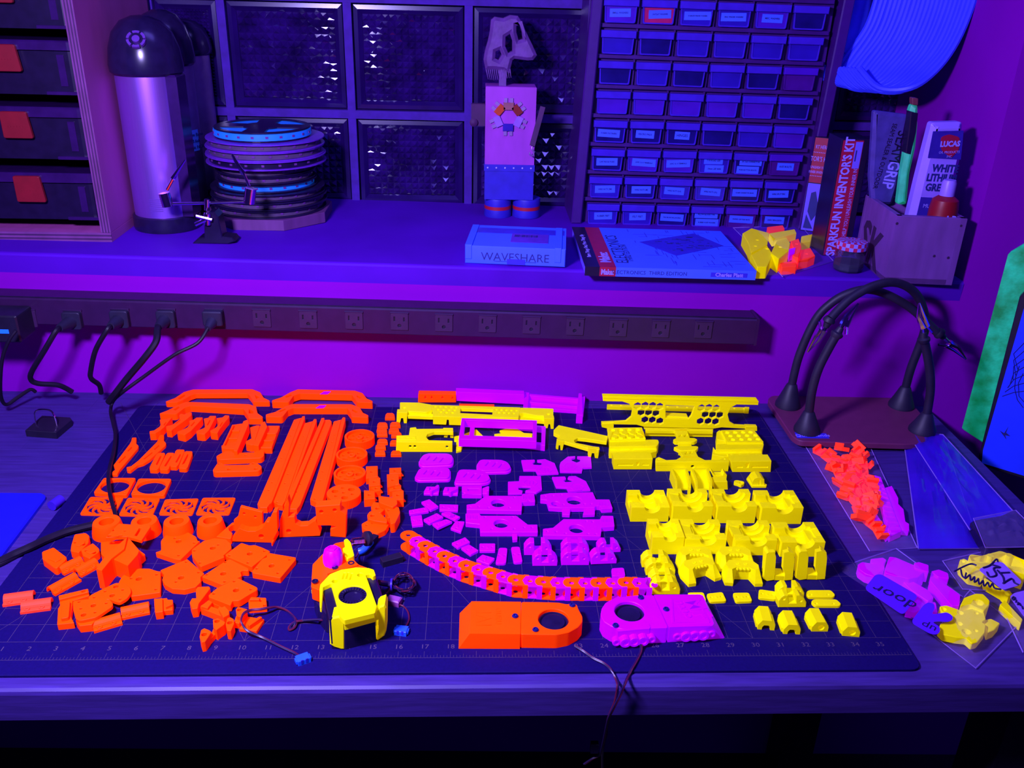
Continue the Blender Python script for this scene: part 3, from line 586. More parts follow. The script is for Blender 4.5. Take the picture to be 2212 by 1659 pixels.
# ---- coil of white cable hung in the corner of the niche
mat('cable_white', (0.035, 0.05, 0.90), 0.5, var=0.12, scale=30); 
Rp = [(2112,-70),(2103,0),(2066,92),(2020,152),(1966,192)]; Lp = [(1912,-70),(1893,0),(1872,58),(1836,112),(1796,158)]
NW = 22; YR, YL = .76, .90
q = aty(1900, 120, .85); coil = thing('cable_coil', 'coil of white cable hanging at the upper right of the niche', 'cable coil', (q.x, q.y+.04, q.z))
for k in range(NW):
    t = k/(NW-1); yy = YR+(YL-YR)*t; pts = []
    for (a, b_) in zip(Rp, Lp): pts.append(aty(a[0]*(1-t)+b_[0]*t, a[1]*(1-t)+b_[1]*t+8*math.sin(PI*t)+random.uniform(-2, 2), yy))
    e = pts[-1]; pts += [e+Vector((-.035, .03, -.004)), e+Vector((-.055, .07, .02))]
    bb = B(); bb.tube(spline(pts, 5), .0050, 8); bb.build('cable_turn', 'cable_white', coil)
bb = B(); A = [aty(1893, 0, .93), aty(1860, 70, .93), aty(1800, 150, .93)]
bb.tube(spline([aty(1800,-60,.93), aty(1795,60,.93), aty(1796,150,.92)], 5), .012, 8); bb.tube(spline([aty(1850,-60,.94), aty(1840,40,.94), aty(1815,120,.93)], 5), .03, 10); bb.build('inner_turns', 'cable_white', coil)
# ---- kit boxes
mat('box_red', (0.33, 0.006, 0.045), 0.4, var=0.08); mat('box_black', (0.010, 0.004, 0.03), 0.3); mat('box_white', (0.16, 0.10, 0.75), 0.45, var=0.05); mat('print_white', (0.30, 0.22, 0.90), 0.5)
def kitbox(name, label, c, TL, TR, BR, ang, depth, yref, top_m='box_black'):
    b0 = ats(*px(c, *yref)); P = Plane((b0.x, b0.y, 0), ang); zb = sz(b0.x)
    T = thing(name, label, 'box', (b0.x, b0.y, zb)); tl, tr, br = P.q(c, *TL), P.q(c, *TR), P.q(c, *BR)
    bb = B(); o = [(tl.x, zb+.0003), (tr.x, zb+.0003), (tr.x, tr.y), (tl.x, tr.y)]
    bb.prism(o, -depth, 0, ch=.0008, M=P.M); bb.build('carton', top_m, T); return T, P, tl.x, tr.x, zb, tr.y
T, P, xa, xb, za, zb_ = kitbox('kit_box', 'white and red electronics kit box turned beside the drawer cabinet', 'U', (300,775), (400,800), (325,1365), -.50, .045, (300,1345))
M = P.M; W_ = xb-xa; H_ = zb_-za
bb = B(); bb.box(xa+.001, xb-.001, za+.002, za+H_*.52, .0, .0006, M, ch=0); bb.build('white_print', 'box_white', T)
bb = B(); bb.box(xa+.001, xb-.001, za+H_*.53, zb_-.001, .0, .0006, M, ch=0); rp_ = bb.build('red_print', 'box_red', T)
for k, (t, s_, v) in enumerate((('RT HERE!', .0085, .90), ("TOR'S KIT", .0115, .775), ('UNLEASH YOUR', .0062, .69), ('INNER INVENTOR', .0062, .64))): text(S, 'lettering', t, s_, M @ Matrix.Translation(((xa+xb)/2, za+H_*v, .0008)), 'print_white', rp_, .0001, sx=.62)
for v in (.845, .60): bb = B(); [bb.box(xa+W_*(.06+.1*k), xa+W_*(.11+.1*k), za+H_*v-.0006, za+H_*v+.0006, .0007, .0010, M) for k in range(9)]; bb.build('dotted_rule', 'print_white', rp_, kind='stuff')
bb = B(); bb.prism([(xa+W_*.25, za+H_*.22), (xa+W_*.55, za+H_*.12), (xa+W_*.9, za+H_*.24), (xa+W_*.55, za+H_*.44), (xa+W_*.3, za+H_*.42)], .0007, .0011, ch=0, M=M); bb.prism([(xa+.004, za+.006), (xa+.02, za+.006), (xa+.006, za+.03)], .0007, .0011, ch=0, M=M); bb.build('printed_board', 'paper_ink', T)
T, P, xa, xb, za, zb_ = kitbox('kit_box', 'black kit box with a red lettered spine beside the wooden crate', 'U', (455,800), (618,806), (490,1440), 0.0, .055, (430,1480), 'box_black')
M = P.M @ Matrix.Rotation(0, 4, 'Z'); H_ = zb_-za
bb = B(); bb.box(xa+.002, xb-.010, za+.002, zb_-.002, .0, .0006, M, ch=0); rs = bb.build('red_spine', 'box_red', T)
xm = xa+(xb-xa)*.30
text(S, 'lettering', "SPARKFUN INVENTOR'S KIT", .0190, M @ Matrix.Translation((xm, za+H_*.51, .0009)) @ Matrix.Rotation(PI/2, 4, 'Z'), 'print_white', rs, .0001, sx=.78, bold=.0006)
text(S, 'lettering', 'DESIGNED TO HELP YOU | UNLEASH YOUR INNER INVENTOR', .0085, M @ Matrix.Translation((xa+(xb-xa)*.66, za+H_*.42, .0009)) @ Matrix.Rotation(PI/2, 4, 'Z'), 'print_white', rs, .0001, sx=.72)
bb = B(); bb.box(xa+(xb-xa)*.50, xb-.011, zb_-H_*.24, zb_-.004, .0007, .0012, M, ch=0); pi_ = bb.build('printed_picture', 'box_white', rs)
bb = B(); bb.box(xa+(xb-xa)*.58, xb-.020, zb_-H_*.18, zb_-H_*.09, .0013, .0016, M, ch=0); bb.build('printed_chip', 'paper_ink', rs)
# ---- wooden crate with tubes
Fc = ats(*px('U', 692, 1628)); Rc = ats(*px('U', 1085, 1650)); zt = aty(*px('U', 765, 1247), Fc.y).z; Lt = at(*px('U', 590, 1125), zt).to_2d()
F2 = Fc.to_2d(); R2 = Rc.to_2d(); L2 = Lt; D2 = L2+(R2-F2)
ex = (R2-F2).normalized(); ey = (L2-F2).normalized()
mat('crate_wood', (0.155, 0.045, 0.27), 0.6, var=0.15, scale=18, stretch=(3, 3, .8)); mat('crate_ink', (0.03, 0.004, 0.05), 0.7)
zb0 = sz(Fc.x)-.001
crate = thing('wooden_crate', 'open pale wooden crate with stencilled letters at the right of the ledge', 'crate', (Fc.x, Fc.y, zb0)); tk = .009
def wallq(a, b_, name, z1):
    d = (b_-a).normalized(); n = Vector((-d.y, d.x)); c0 = (F2+R2+L2+D2)/4
    if (c0-a).dot(n) < 0: n = -n
    bb = B(); bb.prism([a, b_, b_+n*tk, a+n*tk], zb0+.0005, z1, ch=.0008); return bb.build(name, 'crate_wood', crate)
fr = wallq(F2, R2, 'front_board', zt); lf = wallq(F2, L2, 'side_board', zt); wallq(L2, D2, 'back_board', zt); wallq(R2, D2, 'side_board', zt)
bb = B(); bb.prism([F2, R2, D2, L2], zb0+.0002, zb0+.008, ch=0); bb.build('bottom_board', 'crate_wood', crate)
al = math.atan2((F2-L2).y, (F2-L2).x); PL_ = Plane((L2.x, L2.y, 0), al)
u0 = PL_.q('U', 555, 1360); u1 = PL_.q('U', 690, 1500)
text(S, 'stencil_letters', 'SK', .078, PL_.M @ Matrix.Translation(((u0.x+u1.x)/2-.004, (u0.y+u1.y)/2, .0004)) @ Matrix.Rotation(-.10, 4, 'Z'), 'crate_ink', lf, .0002, bold=.0022, sx=.95)
bb = B(); PF = Plane((F2.x, F2.y, 0), math.atan2(ex.y, ex.x))
for u, v in ((770,1292), (1140,1305), (985,1480), (712,1615), (1066,1490)): q = PF.q('U', u, v); bb.lathe([(.0022, 0), (.0018, .0006), (0, .0006)], 6, PF.M @ Matrix.Translation((q.x, q.y, .0)))
bb.build('nail_heads', 'crate_ink', fr, kind='stuff')
cc = (F2+R2+L2+D2)/4
def pouch(name, label, c, pts, yw, th, m, cat='tube'):
    P = Plane((0, yw, 0), 0); q_ = [P.q(c, *p) for p in pts]; bb = B(); lo = min(v.y for v in q_)
    n = len(q_); 
    bb.prism(rnd(q_, .004), -th/2, th/2, ch=th*.4, M=P.M); lo3 = min(bb.v, key=lambda v: v.z)
    T = thing(name, label, cat, tuple(lo3)); bb.build('tube_body', m, T); return T, P
mat('tube_grey', (0.060, 0.04, 0.26), 0.4, var=0.2); mat('tube_green', (0.03, 0.42, 0.22), 0.4, emit=0.18, ecol=(0.02, 0.6, 0.3), var=0.3, scale=60); mat('tube_white', (0.30, 0.17, 0.82), 0.4, var=0.05); mat('tube_blue', (0.03, 0.012, 0.30), 0.4); mat('glue_red', (0.24, 0.004, 0.015), 0.4)
bz = zb0+.009
yb_ = cc.y+.050
T, P = pouch('sealant_tube', 'grey sealant tube standing at the back of the crate', 'U', [(632,637),(832,662),(800,820),(770,1065),(735,1180),(620,1180),(608,1020),(622,800)], yb_, .012, 'tube_grey')
def ptx(t, s_, c, x, y, rot, m, T_, off, sx=.9, bold=.0): 
    q = P.q(c, x, y); text(S, 'lettering', t, s_, P.M @ Matrix.Translation((q.x, q.y, off)) @ Matrix.Rotation(rot, 4, 'Z'), m, T_, .0001, sx=sx, bold=bold)
ptx('SEAM', .025, 'U', 768, 845, -PI/2-.12, 'box_black', T, .0064, .8); ptx('GRIP', .025, 'U', 722, 1005, -PI/2-.12, 'print_white', T, .0064, .8, .0005); ptx('SEAM SEALER & OUTDOOR', .010, 'U', 688, 900, -PI/2-.12, 'box_black', T, .0064, .8)
T, P = pouch('green_marker', 'glowing green and black tube standing in the crate', 'U', [(838,640),(852,600),(885,605),(884,720),(872,850),(838,1000),(820,1180),(768,1180),(790,1000),(815,850),(830,740)], yb_-.018, .014, 'tube_green')
bb = B(); o = [P.q('U', *p) for p in [(838,640),(880,650),(868,760),(838,890),(808,880),(828,740)]]; bb.prism(o, -.0075, .0076, ch=.001, M=P.M); bb.build('black_band', 'box_black', T)
bb = B(); o = [P.q('U', *p) for p in [(850,562),(886,566),(884,608),(850,604)]]; bb.prism(rnd(o, .002), -.005, .005, ch=.001, M=P.M); bb.build('cap', 'brown', T)
T, P = pouch('grease_tube', 'tall white grease tube with a dark blue badge in the crate', 'U', [(965,706),(1140,702),(1132,900),(1080,1110),(1040,1290),(820,1290),(880,1040),(920,880)], cc.y-.012, .020, 'tube_white')
bb = B(); o = [P.q('U', *p) for p in [(960,752),(1134,748),(1118,915),(930,905)]]; bb.prism(o, .0094, .0106, ch=0, M=P.M); bg = bb.build('blue_panel', 'tube_blue', T)
bb = B(); o = [P.q('U', *p) for p in [(1002,785),(1050,768),(1110,785),(1105,860),(1060,905),(1005,860)]]; bb.prism(rnd(o, .004), .0104, .0114, ch=0, M=P.M); bd = bb.build('badge', 'box_red', T)
ptx('LUCAS', .0105, 'U', 1055, 825, .05, 'print_white', T, .0116, .9, .0005); ptx('OIL PRODUCTS', .0048, 'U', 1050, 872, .05, 'print_white', T, .0116, .9); ptx('INC', .005, 'U', 1050, 897, .05, 'print_white', T, .0116, .9)
ptx('WHITE', .0145, 'U', 1030, 968, -.02, 'paper_ink', T, .0103, .85, .0006); ptx('LITHIUM', .0145, 'U', 1008, 1022, -.02, 'paper_ink', T, .0103, .8, .0006); ptx('GREASE', .0145, 'U', 998, 1078, -.02, 'paper_ink', T, .0103, .85, .0006)
bb = B(); o = [P.q('U', *p) for p in [(890,1130),(1000,1135),(980,1260),(860,1260)]]; bb.prism(o, .0094, .0104, ch=0, M=P.M); bb.build('lower_panel', 'tube_blue', T); ptx('MULTI', .008, 'U', 940, 1182, -.02, 'print_white', T, .0108, .9)
b_x = aty(*px('U', 1045, 1245), cc.y-.052); T = thing('glue_bottle', 'small red glue bottle with a white cap in the crate', 'bottle', (b_x.x, cc.y-.045, bz))
r = px_r('U', 960, 1115, 1230, cc.y-.045); z1 = aty(*px('U', 1060, 1130), cc.y-.045).z; z2 = aty(*px('U', 1075, 1040), cc.y-.045).z; M = XF((b_x.x, cc.y-.045, 0))
bb = B(); bb.lathe([(r, bz), (r, z1-.018), (r*.9, z1-.006), (r*.5, z1)], 24, M); bb.build('bottle_body', 'glue_red', T); bb = B(); bb.lathe([(r*.52, z1), (r*.50, z2-.004), (r*.42, z2)], 20, M); bb.build('cap', 'tube_white', T)
text(S, 'lettering', 'J-B', .013, Matrix.Translation((b_x.x+.004, cc.y-.045-r-.0003, z1-.030)) @ Matrix.Rotation(PI/2, 4, 'X'), 'print_white', T, .0002, bold=.0004); text(S, 'lettering', 'WELD', .010, Matrix.Translation((b_x.x+.004, cc.y-.045-r-.0003, z1-.043)) @ Matrix.Rotation(PI/2, 4, 'X'), 'print_white', T, .0002)
# ---- jam jar
b0 = ats(*px('U', 515, 1588)); r = px_r('U', 432, 605, 1540, b0.y+.02); jc = Vector((b0.x, b0.y+r, sz(b0.x))); M = XF((jc.x, jc.y, jc.z))
T = thing('jam_jar', 'small jam jar with a red chequered lid', 'jar', tuple(jc)); zl = aty(*px('U', 520, 1462), jc.y-r).z-jc.z; zt2 = zl+.013
mat('jar_glass', (0.05, 0.035, 0.11), 0.08, alpha=0.45, spec=0.9); mat('jar_fill', (0.022, 0.035, 0.045), 0.6); mat('lid_white', (0.25, 0.20, 0.85), 0.4); mat('lid_red', (0.45, 0.01, 0.08), 0.4)
bb = B(); bb.lathe([(r*.85, .0006), (r*.98, .004), (r, zl*.3), (r*.95, zl*.75), (r*.80, zl*.92), (r*.80, zl)], 10, M, smooth=False); bb.build('glass', 'jar_glass', T)
bb = B(); bb.lathe([(r*.84, .002), (r*.93, .006), (r*.92, zl*.42)], 16, M); bb.build('contents', 'jar_fill', T)
bb = B(); N = 24; R_ = r*.97
for i in range(N):
    for k, (ra, za_, rb_, zb_) in enumerate(((R_, zl+.0005, R_, zl+.006), (R_, zl+.006, R_*.97, zt2-.001), (R_*.97, zt2-.001, R_*.62, zt2), (R_*.62, zt2, R_*.3, zt2+.0002), (R_*.3, zt2+.0002, .0001, zt2+.0003))):
        a0, a1 = 2*PI*i/N, 2*PI*(i+1)/N; bb.add([(ra*math.cos(a0), ra*math.sin(a0), za_), (ra*math.cos(a1), ra*math.sin(a1), za_), (rb_*math.cos(a1), rb_*math.sin(a1), zb_), (rb_*math.cos(a0), rb_*math.sin(a0), zb_)], [(0, 1, 2, 3)], M, (i//1+k) % 2)
bb.build('lid', ['lid_white', 'lid_red'], T)
# ---- white carton with lettering
A0 = ats(*px('W', 105, 303)); A1 = ats(*px('W', 612, 330)); ang = math.atan2(A1.y-A0.y, A1.x-A0.x); P = Plane((A0.x, A0.y, 0), ang); hq_ = P.q('W', 110, 212).y-sz(A0.x)
top0 = at(*px('W', 118, 106), sz(A0.x)+hq_); dep = (top0-A0).dot(-P.n); Wd = (A1-A0).to_2d().length; zb = sz(A0.x)
T = thing('white_carton', 'small white cardboard carton lying near the front of the ledge', 'carton', tuple(A0)); bb = B()
bb.box(0, Wd, zb+.0003-sz(0)*0, zb+hq_, -dep, 0, P.M @ Matrix(((1, 0, 0, 0), (0, 1, 0, 0), (0, 0, 1, 0), (0, 0, 0, 1))), ch=.001); bb.build('carton', 'white_paper', T)
for u in (.004, Wd-.012): bb = B(); bb.box(u-.004, u+.006, zb+hq_*.25, zb+hq_+.0015, -dep*.97, .0010, P.M, ch=.001); bb.build('side_flap', 'white_paper', T)
MTp = P.M @ Matrix.Translation((0, zb+hq_+.0003, 0)) @ Matrix.Rotation(-PI/2, 4, 'X')
text(S, 'lettering', 'WAVESHARE', .0175, P.M @ Matrix.Translation((Wd*.50, zb+hq_*.42, .0003)), 'paper_ink', T, .0002, sx=1.0, bold=-.0001)
bb = B(); bb.box(Wd*.29, Wd*.52, zb+hq_*.19, zb+hq_*.21, .0002, .0006, P.M); bb.box(Wd*.56, Wd*.71, zb+hq_*.19, zb+hq_*.21, .0002, .0006, P.M); bb.build('underline', 'paper_ink', T)
mat('label_blue', (0.03, 0.02, 0.55), 0.5); mat('label_purple', (0.09, 0.02, 0.50), 0.5)
bb = B(); bb.box(Wd*.42, Wd*.60, zb+.001, zb+hq_*.34, .0002, .0009, P.M, ch=0); bb.build('tape_seal', 'label_blue', T)
bb = B(); bb.box(Wd*.44, Wd*.82, dep*.22, dep*.62, 0, .0005, MTp, ch=0); sl = bb.build('address_label', 'label_purple', T)
bb = B(); [bb.box(Wd*(.47+.012*k), Wd*(.47+.012*k+random.choice((.004, .008))), dep*.46, dep*.56, .0005, .0008, MTp) for k in range(20)]; bb.build('barcode', 'paper_ink', sl, kind='stuff')
bb = B(); bb.box(Wd*.04, Wd*.98, dep*.62, dep*.86, 0, .0003, MTp, ch=0); tb = bb.build('top_band', 'label_blue', T)
text(S, 'lettering', 'Kxxxxx W/G', .011, MTp @ Matrix.Translation((Wd*.26, dep*.76, .0005)), 'print_white', tb, .0001) if False else None
# ---- electronics book
A0 = ats(*px('W', 712, 365)); A1 = ats(*px('W', 1578, 388)); ang = math.atan2(A1.y-A0.y, A1.x-A0.x); P = Plane((A0.x, A0.y, 0), ang); zb = sz(A0.x); hb = P.q('W', 712, 318).y-zb
tb_ = at(*px('W', 668, 118), zb+hb); dep = max(.12, (tb_-A0).dot(-P.n)); Wd = (A1-A0).to_2d().length
tilt = math.atan(SZ1)
T = thing('paperback_book', 'thick paperback electronics book with black, red and white cover', 'book', tuple(A0))
MB_ = P.M @ Matrix.Translation((0, zb, 0)) @ Matrix.Rotation(tilt, 4, 'Z')
def cover(u0, u1, m, nm):
    bb = B(); o = [(Wd*u0, 0), (Wd*u1, 0), (Wd*u1, dep), (Wd*u0, dep)]
    bb.box(Wd*u0, Wd*u1, .0002, hb, 0.0, .0012, MB_, ch=0); bb.box(Wd*u0, Wd*u1, hb-.0012, hb, -dep, 0.0, MB_, ch=0); return bb.build(nm, m, T)
bb = B(); bb.box(.001, Wd-.001, .0004, hb-.0014, -dep+.001, -.0002, MB_, ch=0); bb.build('page_block', 'box_white', T)
c1 = cover(0, .085, 'box_black', 'cover_black'); c2 = cover(.085, .18, 'box_red', 'cover_red'); c3 = cover(.18, 1, 'white_paper', 'cover_white')
MC = MB_ @ Matrix.Translation((0, hb+.0002, 0)) @ Matrix.Rotation(-PI/2, 4, 'X')
text(S, 'lettering', 'Make:', .0112, MB_ @ Matrix.Translation((Wd*.131, hb*.45, .0014)), 'print_white', c2, .0001, bold=.0004, sx=.7)
text(S, 'lettering', 'ELECTRONICS  THIRD EDITION', .0078, MB_ @ Matrix.Translation((Wd*.375, hb*.47, .0014)), 'paper_ink', c3, .0001)
bb = B(); bb.box(Wd*.735, Wd*.95, hb*.25, hb*.72, .0012, .0015, MB_, ch=0); ab = bb.build('author_band', 'label_blue', c3)
text(S, 'lettering', 'Charles Platt', .0078, MB_ @ Matrix.Translation((Wd*.843, hb*.48, .0016)), 'print_white', ab, .0001, bold=.0002)
text(S, 'lettering', 'Make:', .022, MC @ Matrix.Translation((Wd*.135, dep*.22, 0)) @ Matrix.Rotation(PI/2, 4, 'Z'), 'print_white', c2, .0001, bold=.0006)
text(S, 'lettering', 'ELECTRONICS', .026, MC @ Matrix.Translation((Wd*.235, dep*.44, 0)) @ Matrix.Rotation(PI/2, 4, 'Z'), 'paper_ink', c3, .0001, sx=.9)
text(S, 'lettering', 'THIRD EDITION', .0125, MC @ Matrix.Translation((Wd*.285, dep*.34, 0)) @ Matrix.Rotation(PI/2, 4, 'Z'), 'paper_ink', c3, .0001)
text(S, 'lettering', 'Burn Things Out, Mess Things Up', .009, MC @ Matrix.Translation((Wd*.045, dep*.5, 0)) @ Matrix.Rotation(PI/2, 4, 'Z'), 'print_white', c1, .0001)
bb = B()
random.seed(3)
for k in range(60):
    u = Wd*random.uniform(.36, .98); v = dep*random.uniform(.05, .95)
    if random.random() < .5: bb.box(u, min(u+random.uniform(.01, .04), Wd*.99), v, v+.0008, 0, .0002, MC)
    else: bb.box(u, u+.0008, v, min(v+random.uniform(.01, .03), dep*.97), 0, .0002, MC)
bb.build('printed_circuit_lines', 'label_blue', c3, kind='stuff')
bb = B(); o = [(Wd*.40, dep*.62), (Wd*.58, dep*.30), (Wd*.93, dep*.58), (Wd*.80, dep*.90)]; bb.prism(o, 0.0002, .0004, ch=0, M=MC); pb = bb.build('printed_breadboard', 'label_blue', c3)
bb = B()
for k in range(34):
    s_, t_ = random.uniform(.08, .92), random.uniform(.1, .9); a = Vector(o[0])*(1-s_)+Vector(o[1])*s_; d = Vector(o[3])*(1-s_)+Vector(o[2])*s_; q = a*(1-t_)+d*t_; bb.box(q.x, q.x+random.uniform(.003, .012), q.y, q.y+random.uniform(.001, .004), .0004, .0006, MC)
bb.build('printed_parts', 'paper_ink', pb, kind='stuff')
# ================================================================== CUTTING MAT
MY1 = at(1634, 884, MT).y
mw2 = .47
cm = thing('cutting_mat', 'large dark self-healing cutting mat with printed inch grid', 'cutting mat', (0, 0, 0))
b = B()
pts = rnd([(-mw2, 0), (mw2, 0), (mw2, MY1), (-mw2, MY1)], .012, 5)
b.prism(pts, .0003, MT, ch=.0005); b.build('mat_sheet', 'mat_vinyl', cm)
# printed grid: inch lines, 5 mm from the border, two diagonals, ruler ticks
gx0 = -.447; gy0 = .020; zi = MT+.00012
b = B()
def inkline(p, q, w=.00022):
    p = Vector(p); q = Vector(q); d = (q-p).normalized(); n = Vector((-d.y, d.x))*w
    b.add([(*(p+n), zi), (*(p-n), zi), (*(q-n), zi), (*(q+n), zi)], [(0, 1, 2, 3)])
NX, NY = 36, 22
for i in range(NX+1): inkline((gx0+i*.0254, gy0+.0254), (gx0+i*.0254, gy0+NY*.0254), .00018)
for j in range(1, NY+1): inkline((gx0, gy0+j*.0254), (gx0+NX*.0254, gy0+j*.0254), .00018)
inkline((gx0, gy0), (gx0+NX*.0254, gy0), .0002)
for i in range(NX*8+1): inkline((gx0+i*.003175, gy0), (gx0+i*.003175, gy0+(.009 if i % 8 == 0 else .0055 if i % 4 == 0 else .0035)), .00013)
for k in range(-1, 5):
    x = gx0+k*.254; y1 = gy0+NY*.0254
    for s in (1, -1):
        xa = x if s > 0 else x+.254
        inkline((xa, gy0+.0254), (xa+s*(y1-gy0-.0254)*.58, y1), .00016) if 0 <= k < 3 else None
b.build('printed_grid', 'mat_ink', cm)
for i in range(1, NX):
    text(S, 'inch_number', str(i), .0085, XF((gx0+i*.0254, gy0+.0155, zi)), 'mat_ink', cm, 0)
# ================================================================== PRINTED PARTS: builders
def pz(bb, c, pts, z1, z0=0, holes=(), r=.8, ch=.4, zo=0.0):
    Z1 = MT+(z1)*mm; Z0 = MT+z0*mm
    o = rnd(on(c, pts, Z1), r*mm)
    hs = []
    for h in holes:
        if isinstance(h[0], (int, float)):
            q = at(*px(c, h[0], h[1]), Z1); hs.append(circ(q.x, q.y, h[2]*mm*(1.3 if h[2] < 2.5 else 1), 10 if h[2] < 5 else 28))
        else: hs.append(on(c, h, Z1))
    bb.prism(o, Z0, Z1, hs, ch=ch*mm); return bb
def vf(bb, c, pts, base, depth, holes=(), ch=.3, ang=0.0, zb=0.0):
    # face standing upright: outline traced on the vertical plane through the base point, extruded away from the viewer
    p = at(*px(c, *base), MT+zb*mm); ca, sa = math.cos(ang), math.sin(ang)
    ux = Vector((ca, sa, 0)); n = Vector((sa, -ca, 0))
    def uv(x, y):
        d = ray(*px(c, x, y)); t = (p-CAM).dot(n)/d.dot(n); w = CAM+d*t-p; return (w.dot(ux), w.z)
    M = Matrix(((ux.x, 0, n.x, p.x), (ux.y, 0, n.y, p.y), (0, 1, 0, p.z), (0, 0, 0, 1)))
    o = [uv(*q) for q in pts]; lo = MT-p.z
    o = [(a, max(b_, lo+.00005)) for a, b_ in o]
    hs = []
    for h in holes:
        if isinstance(h[0], (int, float)):
            q = uv(h[0], h[1]); hs.append(circ(q[0], q[1], h[2]*mm, 12))
        else: hs.append([uv(*q) for q in h])
    bb.prism(o, -depth*mm, 0, hs, ch=ch*mm, M=M); return bb
def wallp(bb, c, pts, z1, t, z0=0):   # thin upright walls following a traced line at the mat
    P_ = [at(*px(c, *q), MT+z1*mm).to_2d() for q in pts]
    for a, e in zip(P_, P_[1:]):
        d = (e-a).normalized(); n = Vector((-d.y, d.x))*(t*mm/2)
        bb.prism([a+n-d*t*mm*.4, a-n-d*t*mm*.4, e-n+d*t*mm*.4, e+n+d*t*mm*.4], MT+z0*mm, MT+z1*mm, ch=.0002)
    return bb
def loft(bb, top, z1, bot, z0):
    n = len(top); vs = [(p[0], p[1], z0) for p in bot]+[(p[0], p[1], z1) for p in top]
    fs = [(i, (i+1) % n, n+(i+1) % n, n+i) for i in range(n)]
    for idx, fl in ((range(n, 2*n), False), (range(n), True)):
        idx = list(idx)
        for t in tessellate_polygon([[Vector((vs[i][0], vs[i][1], 0)) for i in idx]]):
            a, b_, c_ = (idx[q] for q in t)
            nz = (Vector(vs[b_])-Vector(vs[a])).cross(Vector(vs[c_])-Vector(vs[a])).z
            if (nz < 0) != fl: b_, c_ = c_, b_
            fs.append((a, b_, c_))
    if area2([Vector(p).to_2d() for p in bot]) < 0: fs = [f[::-1] if len(f) == 4 else f for f in fs]
    bb.add(vs, fs)
def fin(bb, name, m, label, cat='printed part', group=None, parent=None):
    lo = min(v.z for v in bb.v); cx = sum(v.x for v in bb.v)/len(bb.v); cy = sum(v.y for v in bb.v)/len(bb.v)
    return bb.build(name, m, parent, label, cat, group, origin=(cx, cy, lo))
def part(name, label, m, c, pieces, cat='printed part', group=None):
    bb = B()
    for p in pieces:
        if p[0] == 'v': vf(bb, c, *p[1:])
        elif p[0] == 'w': wallp(bb, c, *p[1:])
        else: pz(bb, c, *p)
    return fin(bb, name, m, label, cat, group)
# ================================================================== ORANGE PARTS
g = 'orange grab handles'
part('grab_handle', 'plain orange curved grab handle at the back left edge of the mat', 'orange', 'A', [([(760,262),(875,218),(978,148),(1088,117),(1800,114),(1893,150),(1932,214),(2005,250),(2003,265),(1808,265),(1790,222),(1742,166),(1120,168),(1055,190),(965,245),(900,270),(775,272)], 8, 0, [[(905,222),(985,175),(1000,190),(935,232)], [(1825,180),(1885,212),(1845,226)]], 1.5)], 'handle', g)
part('grab_handle', 'plain orange curved grab handle in front of another plain one, touching bone shaped clips', 'orange', 'A', [([(685,405),(795,362),(915,298),(1010,264),(1760,292),(1842,322),(1860,400),(1922,442),(1918,465),(1755,462),(1740,420),(1690,350),(1060,312),(990,335),(900,405),(870,412)], 10, 0, [[(850,358),(915,320),(932,332),(880,368)], [(1758,350),(1812,380),(1805,404),(1756,400)]], 1.5)], 'handle', g)
for (lab, o, h1, h2, ins) in (
  ('orange grab handle with magenta inlay furthest back beside the orange plain handle', [(265,245),(370,212),(480,150),(570,115),(1250,130),(1345,160),(1395,225),(1465,255),(1462,275),(1275,268),(1260,235),(1215,178),(600,165),(520,190),(470,262),(455,270),(262,264)], [(415,203),(490,176),(503,188),(440,214)], [(1278,186),(1338,216),(1312,226),(1276,204)], [(835,172),(882,142),(968,140),(930,172)]),
  ('orange grab handle with magenta inlay just behind the long orange rails', [(190,415),(300,385),(420,320),(500,290),(1210,293),(1310,330),(1350,395),(1415,425),(1410,450),(1215,442),(1205,400),(1160,340),(520,338),(450,365),(395,435),(375,446),(188,442)], [(340,378),(420,345),(430,356),(362,388)], [(1225,352),(1288,386),(1262,396),(1222,368)], [(785,340),(830,308),(912,306),(880,338)])):
    bb = B(); pz(bb, 'B', o, 10.5, 0, [h1, h2], 1.5); hd = fin(bb, 'grab_handle', 'orange', lab, 'handle', g)
    bb = B(); pz(bb, 'B', ins, 10.8, 10.3, (), .3, .1); fin(bb, 'logo_inlay', 'magenta', 'magenta inlay', None, None, hd)
g = 'bone shaped orange clips'
for i, (o, s) in enumerate((
  ([(690,478),(765,470),(840,448),(742,568),(700,605),(640,640),(570,640),(570,615),(625,605),(690,560),(705,530)], [(735,540),(765,505),(775,508),(745,545)]),
  ([(925,420),(945,405),(990,415),(1030,390),(1075,390),(1068,425),(1015,470),(850,590),(830,610),(770,600),(768,555),(840,540),(905,490),(930,465)], [(880,520),(935,475),(942,480),(890,525)]),
  ([(1042,490),(1090,480),(1130,452),(1205,450),(1190,475),(1065,610),(1000,655),(985,660),(900,640),(900,620),(960,600),(1020,570),(1050,530)], [(1060,550),(1105,500),(1115,505),(1070,555)]),
  ([(1218,465),(1270,455),(1290,432),(1365,432),(1355,455),(1280,600),(1230,650),(1190,650),(1130,640),(1128,612),(1215,580),(1235,560),(1225,520)], [(1255,540),(1290,480),(1298,485),(1265,545)]),
  ([(1370,460),(1440,450),(1470,425),(1522,428),(1515,455),(1475,500),(1400,600),(1380,640),(1300,630),(1290,610),(1340,585),(1375,560),(1395,520)], [(1405,555),(1440,505),(1448,508),(1414,560)]))):
    part('bone_clip', '%s orange bone shaped clip from the left, in front of the plain handles' % ORD[i], 'orange', 'A', [(o, 11, 0, [s], 1)], 'clip', g)
g = 'flat orange arms'
